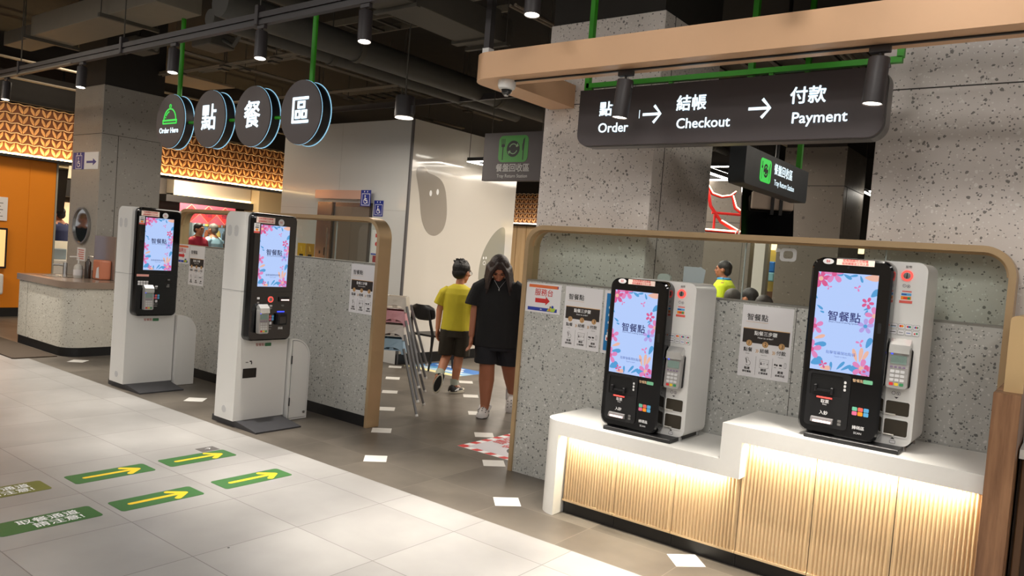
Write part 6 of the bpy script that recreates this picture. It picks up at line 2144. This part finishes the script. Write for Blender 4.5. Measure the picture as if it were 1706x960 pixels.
def clog(parent, M):
    R = []
    for x, w, h in ((-0.05, 0.025, 0.03), (0.0, 0.043, 0.05), (0.06, 0.046, 0.055), (0.11, 0.05, 0.085), (0.15, 0.054, 0.082), (0.19, 0.054, 0.066), (0.22, 0.046, 0.05), (0.245, 0.026, 0.034)):
        R.append([M @ Vector((x, w * math.cos(math.radians(a)), (0.004 + (h - 0.004) * math.sin(math.radians(a))) if a <= 180 else 0.0)) for a in list(range(0, 181, 20)) + [225, 315]])
    s = B().loft(R).build('shoe', M_CLOG, parent, smooth=60)
    hl = B()
    for x in (0.135, 0.165, 0.195):
        for a in (50, 90, 130):
            h = {0.135: 0.085, 0.165: 0.077, 0.195: 0.064}[x]
            p = M @ Vector((x, 0.054 * math.cos(math.radians(a)), 0.004 + (h - 0.004) * math.sin(math.radians(a)) + 0.0005))
            hl.ell(p, (0.0065, 0.0065, 0.004), None, 8, 6)
    hl.build('vent_holes', M_INK, s)
    B().tube([M @ Vector((0.1, -0.05, 0.045)), M @ Vector((0.0, -0.052, 0.075)), M @ Vector((-0.045, 0.0, 0.085)), M @ Vector((0.0, 0.052, 0.075)), M @ Vector((0.1, 0.05, 0.045))], 0.009, 8).build('heel_strap', pm('clog_grey', (176, 174, 176), 0.5), s, smooth=True)
    o = []
    for k in range(20):
        a = 2 * math.pi * k / 20
        o.append((0.1 + 0.145 * math.cos(a), (0.05 + 0.005 * math.cos(a)) * math.sin(a)))
    q = B().prism(o, 'z', -0.006, 0.012)
    for v in q.bm.verts:
        v.co = M @ v.co
    q.build('outsole', pm('clog_sole', (60, 58, 60), 0.7), s)


clog(wom, Matrix.Translation((-0.03, 0.045, 0.006)) @ Matrix.Rotation(math.radians(-98), 4, 'Z'))
clog(wom, Matrix.Translation((0.212, 0.36, 0.165)) @ Matrix.Rotation(math.radians(-88), 4, 'Z') @ Matrix.Rotation(math.radians(48), 4, 'Y'))


# --- people farther back: one standing figure each
def bystander(label, loc, rz, h, skin, hairm, top, bottom, shirt_name, seated=False, pitch=0.0, yaw=0.0, cap=None, collar=None, bald=False, bulk=1.0, arm=0.0):
    """front -y"""
    k = h / 1.7
    zs = -0.42 * k if seated else 0.0     # seated: hips at 0.46
    S = lambda x, y, z: Vector((x * k, y * k, z * k + zs))
    b = B()
    b.limb([S(0, 0, 0.92), S(0, 0, 1.1), S(0, 0, 1.3), S(0, 0, 1.4)], [0.12 * k, 0.115 * k, 0.12 * k, 0.09 * k], 14)
    b.limb([S(-0.1, 0, 1.38), S(0.1, 0, 1.38)], [0.06 * k, 0.06 * k], 10)
    b.limb([S(0, 0, 1.38), S(0, -0.02, 1.5)], [0.055 * k, 0.05 * k], 12)
    R = head_rot(yaw, pitch)
    c = S(0, -0.03, 1.575)
    add_head(b, c, R, k)
    for s in (-1, 1):
        el = S(s * 0.22, -0.02 - 0.1 * arm, 1.14)
        wr = S(s * (0.22 - 0.1 * arm), -0.05 - 0.28 * arm, 0.92 + 0.16 * arm)
        b.limb([S(s * 0.17, 0, 1.37), el, wr], [0.05 * k, 0.04 * k, 0.028 * k])
        hand(b, wr, (wr - el), (-s * 0.3, -0.95, 0), 0.35 * (1 if s < 0 else -1), k)
        if seated:
            b.limb([S(s * 0.09, 0, 0.92), S(s * 0.11, -0.42, 0.93), S(s * 0.11, -0.43, 0.52)], [0.085 * k, 0.062 * k, 0.045 * k])
        else:
            b.limb([S(s * 0.09, 0, 0.9), S(s * 0.1, -0.01, 0.5), S(s * 0.1, 0.0, 0.08)], [0.09 * k, 0.062 * k, 0.042 * k])
        fx_ = S(s * 0.11, -0.43, 0.5) if seated else S(s * 0.1, 0, 0.06)
        b.limb([fx_, fx_ + Vector((0, -0.12, -0.02))], [0.042 * k, 0.035 * k])
    o = organic(b, 'person', skin, None, 0.011, 4)
    o.location = loc
    o.rotation_euler = (0, 0, rz)
    tag(o, label, 'person')
    b = B()
    w = bulk
    b.loft([[S(x, y, z) for x, y, z in oval(0, 0, zz, rx * w, ry * w, 24, 0.012, zz * 9)] for zz, rx, ry in ((0.86, 0.17, 0.13), (1.0, 0.168, 0.13), (1.15, 0.17, 0.13), (1.3, 0.18, 0.128), (1.38, 0.165, 0.1), (1.43, 0.09, 0.075), (1.445, 0.07, 0.065))])
    for s in (-1, 1):
        b.tube([S(s * 0.12, 0, 1.375), S(s * 0.18, 0, 1.34), S(s * 0.212, -0.01 - 0.05 * arm, 1.2)], [0.072 * k, 0.075 * k, 0.075 * k], 12)
    organic(b, shirt_name, top, o, 0.011, 3)
    b = B()
    b.loft([[S(x, y, z) for x, y, z in oval(0, 0, zz, rx, ry, 20)] for zz, rx, ry in ((0.96, 0.158, 0.12), (0.84, 0.165, 0.125))])
    for s in (-1, 1):
        if seated:
            b.limb([S(s * 0.09, 0, 0.92), S(s * 0.11, -0.42, 0.93), S(s * 0.11, -0.43, 0.62)], [0.1 * k, 0.08 * k, 0.07 * k])
        else:
            b.limb([S(s * 0.09, 0, 0.86), S(s * 0.1, 0, 0.5), S(s * 0.1, 0.01, 0.16)], [0.1 * k, 0.082 * k, 0.075 * k])
    organic(b, 'trousers', bottom, o, 0.011, 3)
    for s in (-1, 1):
        fx_ = S(s * 0.11, -0.43, 0.42) if seated else S(s * 0.1, 0.0, 0.0)
        Mx = Matrix.Translation((fx_.x, fx_.y + 0.04, 0.004)) @ Matrix.Rotation(math.radians(-90), 4, 'Z')
        sneaker(o, Mx, M_SHB, M_SHW, M_SHB, 0.26)
    b = B()
    b.ell(c + R @ Vector((0, 0.022, 0.036)) * k, (0.084 * k, 0.097 * k, 0.088 * k), R)
    b.ell(c + R @ Vector((0, 0.055, -0.015)) * k, (0.076 * k, 0.058 * k, 0.07 * k), R)
    organic(b, 'hair', hairm, o, 0.01, 2)
    face_parts(o, c, R, k)
    if collar:
        b = B()
        b.tube([S(0.075 * math.cos(a * 0.5236), -0.005 + 0.07 * math.sin(a * 0.5236), 1.45) for a in range(13)], 0.022 * k, 8)
        b.build('collar', collar, o, smooth=True)
    return o


M_TRO = pm('dark_trousers', (40, 40, 46), 0.85)
bystander('worker in a lime yellow polo with a blue collar seen through the glass', (-3.855, 9.638, 0), math.radians(-75), 1.72, SKIN2, HAIR, pm('lime_polo', (204, 224, 40), 0.8), M_TRO, 'polo_shirt', collar=pm('collar_blue', (70, 150, 200), 0.8), yaw=0.0, bulk=1.3)


def stool(label, loc):
    t = thing('stool', label, 'stool', loc, 0, 'stools behind the glass screen')
    B().lathe([(0, 0.42), (0.17, 0.42), (0.18, 0.435), (0.17, 0.455), (0, 0.455)], 20).build('seat', M_SATIN, t, smooth=40)
    for k in range(4):
        a = math.pi / 4 + k * math.pi / 2
        B().tube([(0.1 * math.cos(a), 0.1 * math.sin(a), 0.42), (0.17 * math.cos(a), 0.17 * math.sin(a), 0)], 0.014, 8).build('leg', M_SATIN, t, smooth=True)


stool('stool under the grey-haired seated diner', (-3.15, 8.14, 0))
bystander('seated diner with short grey hair in front of the lime yellow worker', (-3.15, 8.14, 0), math.radians(170), 1.85, SKIN, pm('hair_grey', (86, 80, 76), 0.6), pm('grey_shirt', (110, 112, 118), 0.8), M_TRO, 'shirt', seated=True)
stool('stool under the dark-haired seated diner', (-3.31, 9.15, 0))
bystander('seated diner with black hair beside the back of the lime yellow worker', (-3.31, 9.15, 0), math.radians(-95), 1.86, SKIN, HAIR, pm('black_shirt', (40, 40, 44), 0.8), M_TRO, 'shirt', seated=True)
stool('stool under the seated diner facing the pillar', (-2.56, 7.46, 0))
bystander('seated diner with warm lit face at the edge of the far pillar', (-2.56, 7.46, 0), math.radians(20), 1.82, pm('skin_warm', (206, 140, 108), 0.5), HAIRB, pm('rose_shirt', (170, 110, 100), 0.8), M_TRO, 'shirt', seated=True, arm=0.8)
# shop people behind the left screen and by the orange panel
bystander('shop customer in a dark red top seen through the glass of the left screen', (-13.75, 7.95, 0), math.radians(110), 1.72, SKIN, HAIR, pm('crimson_top', (176, 36, 66), 0.8), M_TRO, 'top', bulk=1.15)
bystander('grey-haired person in a light blue shirt next to the customer in dark red', (-14.2, 8.55, 0), math.radians(-70), 1.74, SKIN, pm('hair_silver', (120, 118, 116), 0.6), pm('sky_shirt', (160, 200, 226), 0.8), M_TRO, 'shirt')
bystander('shop worker with dark hair in a navy top seen past the orange panel edge', (-14.5, 5.78, 0), math.radians(-60), 1.80, SKIN, HAIR, pm('navy_top', (40, 48, 90), 0.8), M_TRO, 'top', arm=0.8)

bystander('person with tan hair and dark top seen only as a reflection in the round mirror', (-16.1, 2.05, 0), math.radians(70), 1.74, pm('skin_warm', (206, 140, 108), 0.5), pm('hair_tan', (176, 130, 84), 0.6), pm('slate_top', (44, 52, 56), 0.8), M_TRO, 'top')
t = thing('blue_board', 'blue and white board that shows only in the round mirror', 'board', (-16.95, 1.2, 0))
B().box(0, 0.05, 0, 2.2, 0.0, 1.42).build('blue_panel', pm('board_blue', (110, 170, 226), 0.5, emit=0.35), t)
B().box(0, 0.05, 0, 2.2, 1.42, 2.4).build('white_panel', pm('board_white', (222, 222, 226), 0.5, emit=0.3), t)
# ------------------------------------------------------------------ shop fittings seen behind the left screen
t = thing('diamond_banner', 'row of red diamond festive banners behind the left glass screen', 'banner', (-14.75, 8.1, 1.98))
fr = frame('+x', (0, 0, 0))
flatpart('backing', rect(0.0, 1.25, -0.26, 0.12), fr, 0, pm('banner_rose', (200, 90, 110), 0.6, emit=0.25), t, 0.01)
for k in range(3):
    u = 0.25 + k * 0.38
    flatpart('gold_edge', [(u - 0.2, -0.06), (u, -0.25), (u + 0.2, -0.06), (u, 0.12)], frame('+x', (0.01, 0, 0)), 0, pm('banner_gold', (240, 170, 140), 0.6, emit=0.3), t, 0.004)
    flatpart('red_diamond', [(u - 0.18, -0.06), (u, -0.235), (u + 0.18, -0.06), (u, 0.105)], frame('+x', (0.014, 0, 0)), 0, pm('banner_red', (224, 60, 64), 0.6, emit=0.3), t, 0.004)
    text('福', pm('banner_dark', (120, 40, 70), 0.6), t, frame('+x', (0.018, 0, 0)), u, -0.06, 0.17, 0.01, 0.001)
for y in (0.2, 1.05):
    B().box(-0.03, -0.0, y, y + 0.02, -1.98, 0.12).build('support_post', M_SATIN, t)
t = thing('display_cooler', 'lit glass drinks cooler with shelves behind the left screen', 'cooler', (-15.2, 8.75, 0))
B().box(-0.25, 0.0, -0.1, 0.95, 0, 1.9).build('cabinet', pm('cooler_grey', (150, 166, 176), 0.5), t)
B().box(0.0, 0.005, -0.05, 0.9, 0.9, 1.85).build('lit_back', pm('cooler_glow', (176, 206, 222), 0.5, emit=0.45), t)
for k in range(3):
    B().box(0.0, 0.12, -0.05, 0.9, 1.12 + k * 0.27, 1.135 + k * 0.27).build('shelf', M_STEEL, t)
jar = None
for k in range(3):
    for q in range(6):
        p = (-15.12, 8.80 + q * 0.14, 1.135 + k * 0.27)
        cc = ((120, 74, 44), (236, 214, 120), (84, 96, 110), (196, 120, 80))[(k * 2 + q) % 4]
        j = B().lathe([(0, 0), (0.045, 0), (0.045, 0.13), (0.025, 0.16), (0.025, 0.19), (0, 0.19)], 12).build('drink_bottle', pm('bottle_%d_%d_%d' % cc, cc, 0.3), None, smooth=40)
        j.location = p
        tag(j, 'drinks bottle on the lit cooler shelves behind the left screen', 'bottle', 'drinks bottles in the cooler')
# shop counter behind the orange panel
t = thing('shop_counter', 'pale shop counter with a sloped display past the orange panel', 'counter', (-14.3, 5.3, 0))
B().box(0.1, 0.7, -0.1, 0.9, 0, 0.9, 0.02, 2).build('counter_body', M_WHITE, t)
B().prism([(0.1, 0.9), (0.6, 0.9), (0.25, 1.2), (0.1, 1.2)], 'y', 0.0, 0.8).build('sloped_display', pm('display_cream', (206, 200, 184), 0.3), t)
B().box(0.4, 0.6, 0.08, 0.3, 0.9, 1.08, 0.01, 1).build('drawer_unit', pm('cooler_grey', (150, 150, 150), 0.5), t)
t = thing('menu_display', 'tilted black menu display hanging inside the shop past the orange panel', 'screen', (-14.1, 5.55, 1.95))
b = B().box(-0.03, 0.03, -0.09, 0.13, -0.25, 0.65)
for v in b.bm.verts:
    v.co.y += (v.co.z) * 0.06
b.build('screen_body', M_BLACK, t)
B().tube([(0, 0.02, 0.6), (0, 0.02, 2.35)], 0.015, 8).build('hanger_rod', M_SATIN, t)
t = thing('backlit_menu', 'warm backlit menu wall of the shop past the orange panel', 'menu board', (-15.48, 5.4, 1.35))
B().box(0, 0.03, 0, 0.95, 0, 0.55).build('light_panel', pm('menu_warm', (255, 214, 160), 0.5, emit=1.0), t)

# ------------------------------------------------------------------ beyond the counter screen
t = thing('red_light_gate', 'red gate-shaped frame with glowing tube edges beyond the centre column', 'light frame', (-3.55, 8.66, 0), FACE)
M_RDM = pm('gate_red', (190, 30, 28), 0.4)
M_RGL = pm('gate_glow', (255, 214, 170), 0.5, emit=7.0)


def gl(pts, r, nm, m):
    B().tube(pts, r * 0.72, 10).build(nm, m, t, smooth=True)


roof = [(-0.21, 0, 2.56), (-0.15, 0, 2.47), (-0.04, 0, 2.44), (0.06, 0, 2.46), (0.12, 0, 2.51)]
gl(roof, 0.022, 'roof_tube', M_RDM)
gl([(x, -0.03, z + 0.012) for x, y, z in roof], 0.008, 'glow_tube', M_RGL)
gl([(0.08, 0, 2.49), (0.13, 0, 2.32), (0.24, 0, 2.25)], 0.02, 'roof_tube', M_RDM)
gl([(0.09, -0.03, 2.47), (0.14, -0.03, 2.34), (0.24, -0.03, 2.27)], 0.008, 'glow_tube', M_RGL)
gl([(-0.2, 0, 2.5), (-0.16, 0, 2.33), (-0.02, 0, 2.15), (0.2, 0, 2.04)], 0.028, 'curved_brace', M_RDM)
gl([(-0.02, -0.03, 2.17), (0.2, -0.03, 2.06)], 0.008, 'glow_tube', M_RGL)
gl([(-0.14, 0, 2.25), (0.22, 0, 2.25)], 0.022, 'crossbar', M_RDM)
gl([(-0.4, 0, 2.04), (0.24, 0, 2.04)], 0.03, 'lower_beam', M_RDM)
gl([(-0.4, -0.03, 2.05), (0.16, -0.03, 2.05)], 0.012, 'glow_tube', M_RGL)
gl([(-0.22, 0, 2.58), (-0.25, 0, 2.3), (-0.32, 0, 2.04)], 0.026, 'post', M_RDM)
gl([(-0.1, 0, 2.04), (-0.1, 0, 2.25)], 0.02, 'post', M_RDM)
gl([(-0.4, 0, 2.04), (-0.4, 0, 4.3)], 0.012, 'hanger_rod', M_SATIN)
gl([(0.2, 0, 2.26), (0.2, 0, 4.3)], 0.006, 'hanger_rod', M_SATIN)
t2 = thing('hanging_lamp', 'small bright frosted lamp beside the red gate frame', 'lamp', (-3.30, 8.85, 2.17))
B().ell((0, 0, 0), (0.04, 0.04, 0.085)).build('bulb', pm('lamp_white_glow', (250, 252, 255), 0.5, emit=6.0), t2, smooth=True)
B().tube([(0, 0, 0.08), (0, 0, 2.13)], 0.006, 6).build('cord', M_SATIN, t2)
for k in range(2):
    t2 = thing('hanging_tag', ('pale oval sign tag hanging under the bright lamp', 'pale oval sign tag nearest the hanging screen')[k], 'sign', (-3.36 + 0.11 * k, 8.72 + 0.08 * k, 2.0), FACE)
    B().ring(circ(0, 0, 0.05, 20, 0.075), circ(0, 0, 0.04, 20, 0.062), 'y', -0.006, 0.006).build('ring', pm('tag_white', (220, 218, 214), 0.5), t2)
    B().box(-0.012, 0.012, -0.004, 0.004, -0.062, 0.062).build('centre_bar', pm('tag_white', (220, 218, 214), 0.5), t2)
    B().tube([(0, 0, 0.07), (0, 0, 2.3)], 0.003, 6).build('cord', M_SATIN, t2)
t = thing('hanging_screen', 'black flat screen hung with its bracketed back towards the far pillar', 'screen', (-2.62, 7.45, 1.93), FACE - 0.1)
b = B().box(-0.24, 0.26, -0.03, 0.03, 0.0, 0.5, 0.008, 1)
for v in b.bm.verts:
    v.co.y += (v.co.z - 0.25) * 0.25
b.build('screen_body', M_BLACK, t)
b = B()
b.box(-0.16, 0.24, -0.08, -0.03, 0.27, 0.44, 0.01, 1)
b.build('back_cover', pm('cover_beige', (170, 154, 140), 0.5), t)
for x in (0.02, 0.1):
    B().box(x, x + 0.03, -0.1, -0.08, 0.22, 0.46).build('bracket_arm', M_SATIN, t)
B().tube([(0.07, 0.05, 0.45), (0.07, 0.05, 2.37)], 0.02, 8).build('hanger_pole', M_SATIN, t)
t = thing('lit_sign', 'tiny lit sign box far back in the gap beside the big column', 'sign', (-2.75, 11.77, 1.98), FACE)
B().box(-0.07, 0.08, -0.03, 0.03, 0.0, 0.12, 0.005, 1).build('sign_box', pm('stall_sign_glow', (255, 226, 170), 0.5, emit=2.0), t)
B().box(-0.08, 0.09, -0.035, 0.035, 0.12, 0.17).build('sign_cap', M_SATIN, t)
B().tube([(0, 0, 0.17), (0, 0, 2.32)], 0.01, 6).build('hanger_rod', M_SATIN, t)
t = thing('leaflet_stand', 'white leaflet holder on the sill behind the glass above the lower kiosk', 'leaflet holder', (-2.06, 4.472, 1.397))
b = B()
b.box(0.0, 0.105, 0.0, 0.004, 0, 0.175)
b.prism([(0.105, 0.0), (0.13, 0.006), (0.145, 0.16), (0.105, 0.18)], 'y', 0.0, 0.004)
b.box(0.0, 0.105, 0.004, 0.03, 0, 0.006)
b.build('holder', pm('holder_white', (214, 214, 224), 0.4), t)
t = thing('sanitiser_bottle', 'pale rounded bottle on the sill behind the glass beside the leaflet holder', 'bottle', (-2.195, 4.488, 1.397))
B().prism(rr(-0.045, 0.045, 0.0, 0.118, 0.03, 5, (0, 0, 1, 1)), 'y', -0.012, 0.012).build('bottle', pm('bottle_pale', (206, 210, 206), 0.2), t, smooth=30)
def film(name, k):
    m = bpy.data.materials.new(name)
    m.use_nodes = True
    nt_ = m.node_tree
    nt_.nodes.remove(nt_.nodes['Principled BSDF'])
    mx = nt_.nodes.new('ShaderNodeMixShader')
    mx.inputs[0].default_value = k
    d = nt_.nodes.new('ShaderNodeBsdfDiffuse')
    d.inputs[0].default_value = lin((226, 226, 226))
    nt_.links.new(nt_.nodes.new('ShaderNodeBsdfTransparent').outputs[0], mx.inputs[1])
    nt_.links.new(d.outputs[0], mx.inputs[2])
    nt_.links.new(mx.outputs[0], nt_.nodes['Material Output'].inputs[0])
    return m


t = thing('glass_sticker', 'faint pale outline sticker on the glass beside the raised kiosk', 'sticker', (-1.49, 4.449, 1.645))
f9 = frame('-y', (0, 0, 0))
B().ring(rr(0.03, 0.125, 0.0, 0.075, 0.02, 5), rr(0.05, 0.105, 0.016, 0.06, 0.015, 5), 'y', -0.0012, 0.0).build('outline', film('frosted_film', 0.35), t)
flatpart('tab', [(0.0, 0.05), (0.035, 0.055), (0.03, 0.07), (0.005, 0.075)], f9, 0.0, film('frosted_film_tab', 0.35), t)
# white partition frame and lit kiosk deep behind
struct(B().box(-3.99, -3.83, 11.0, 11.15, 0, 2.3).build('trim_6', pm('pale_frame', (204, 200, 192), 0.5)))
t = thing('far_stall', 'far stall with a yellow back, blue goods and a lit sign, past the pale frame', 'stall', (-4.1, 12.6, 0))
B().box(-0.6, 0.9, 0.3, 0.4, 0, 2.3).build('back_panel', pm('stall_yellow', (206, 186, 100), 0.6), t)
B().box(-0.5, 0.8, 0.0, 0.3, 2.0, 2.15).build('sign_box', pm('stall_sign_glow', (255, 226, 170), 0.5, emit=2.0), t)
B().box(-0.6, 0.9, 0.0, 0.3, 0, 1.3).build('stall_counter', pm('stall_brown', (110, 74, 50), 0.6), t)
B().box(-0.42, -0.1, 0.0, 0.2, 1.62, 1.8, 0.02, 2).build('blue_goods', pm('goods_blue', (40, 130, 220), 0.5), t)
B().box(-0.42, -0.1, 0.0, 0.2, 1.47, 1.62, 0.02, 2).build('pale_goods', pm('goods_aqua', (150, 210, 224), 0.5), t)

# ------------------------------------------------------------------ finish: turn lettering and organic bodies into plain meshes
C.view_layer.update()
dg = C.evaluated_depsgraph_get()
dg.update()
cache = {}
todo = []
for o in list(SC.objects):
    if o.type == 'FONT':
        key = o.data.name
        if key not in cache:
            cache[key] = bpy.data.meshes.new_from_object(o.evaluated_get(dg), depsgraph=dg)
        todo.append((o, cache[key]))
for o, me in todo:
    bd = o.data.get('bold', 0.0)
    if bd and not me.get('thick'):
        # heavier strokes: the same outline laid down several times, slightly shifted
        bm_ = bmesh.new()
        bm_.from_mesh(me)
        src = list(bm_.verts) + list(bm_.edges) + list(bm_.faces)
        for k in range(6):
            a = k * math.pi / 3
            r_ = bmesh.ops.duplicate(bm_, geom=src)
            for v in r_['geom']:
                if isinstance(v, bmesh.types.BMVert):
                    v.co += Vector((math.cos(a) * bd, math.sin(a) * bd, 0.00002 * (k + 1)))
        bm_.to_mesh(me)
        bm_.free()
        me['thick'] = 1
    n = bpy.data.objects.new('lettering', me)
    COL.objects.link(n)
    n.parent = o.parent
    n.matrix_local = o.matrix_local.copy()
for o, me in todo:
    bpy.data.objects.remove(o)
for o in REM:
    me = bpy.data.meshes.new_from_object(o.evaluated_get(dg), depsgraph=dg)
    m = list(o.data.materials)
    o.modifiers.clear()
    o.data = me
    if not me.materials:
        for q in m:
            me.materials.append(q)
    for p in me.polygons:
        p.use_smooth = True
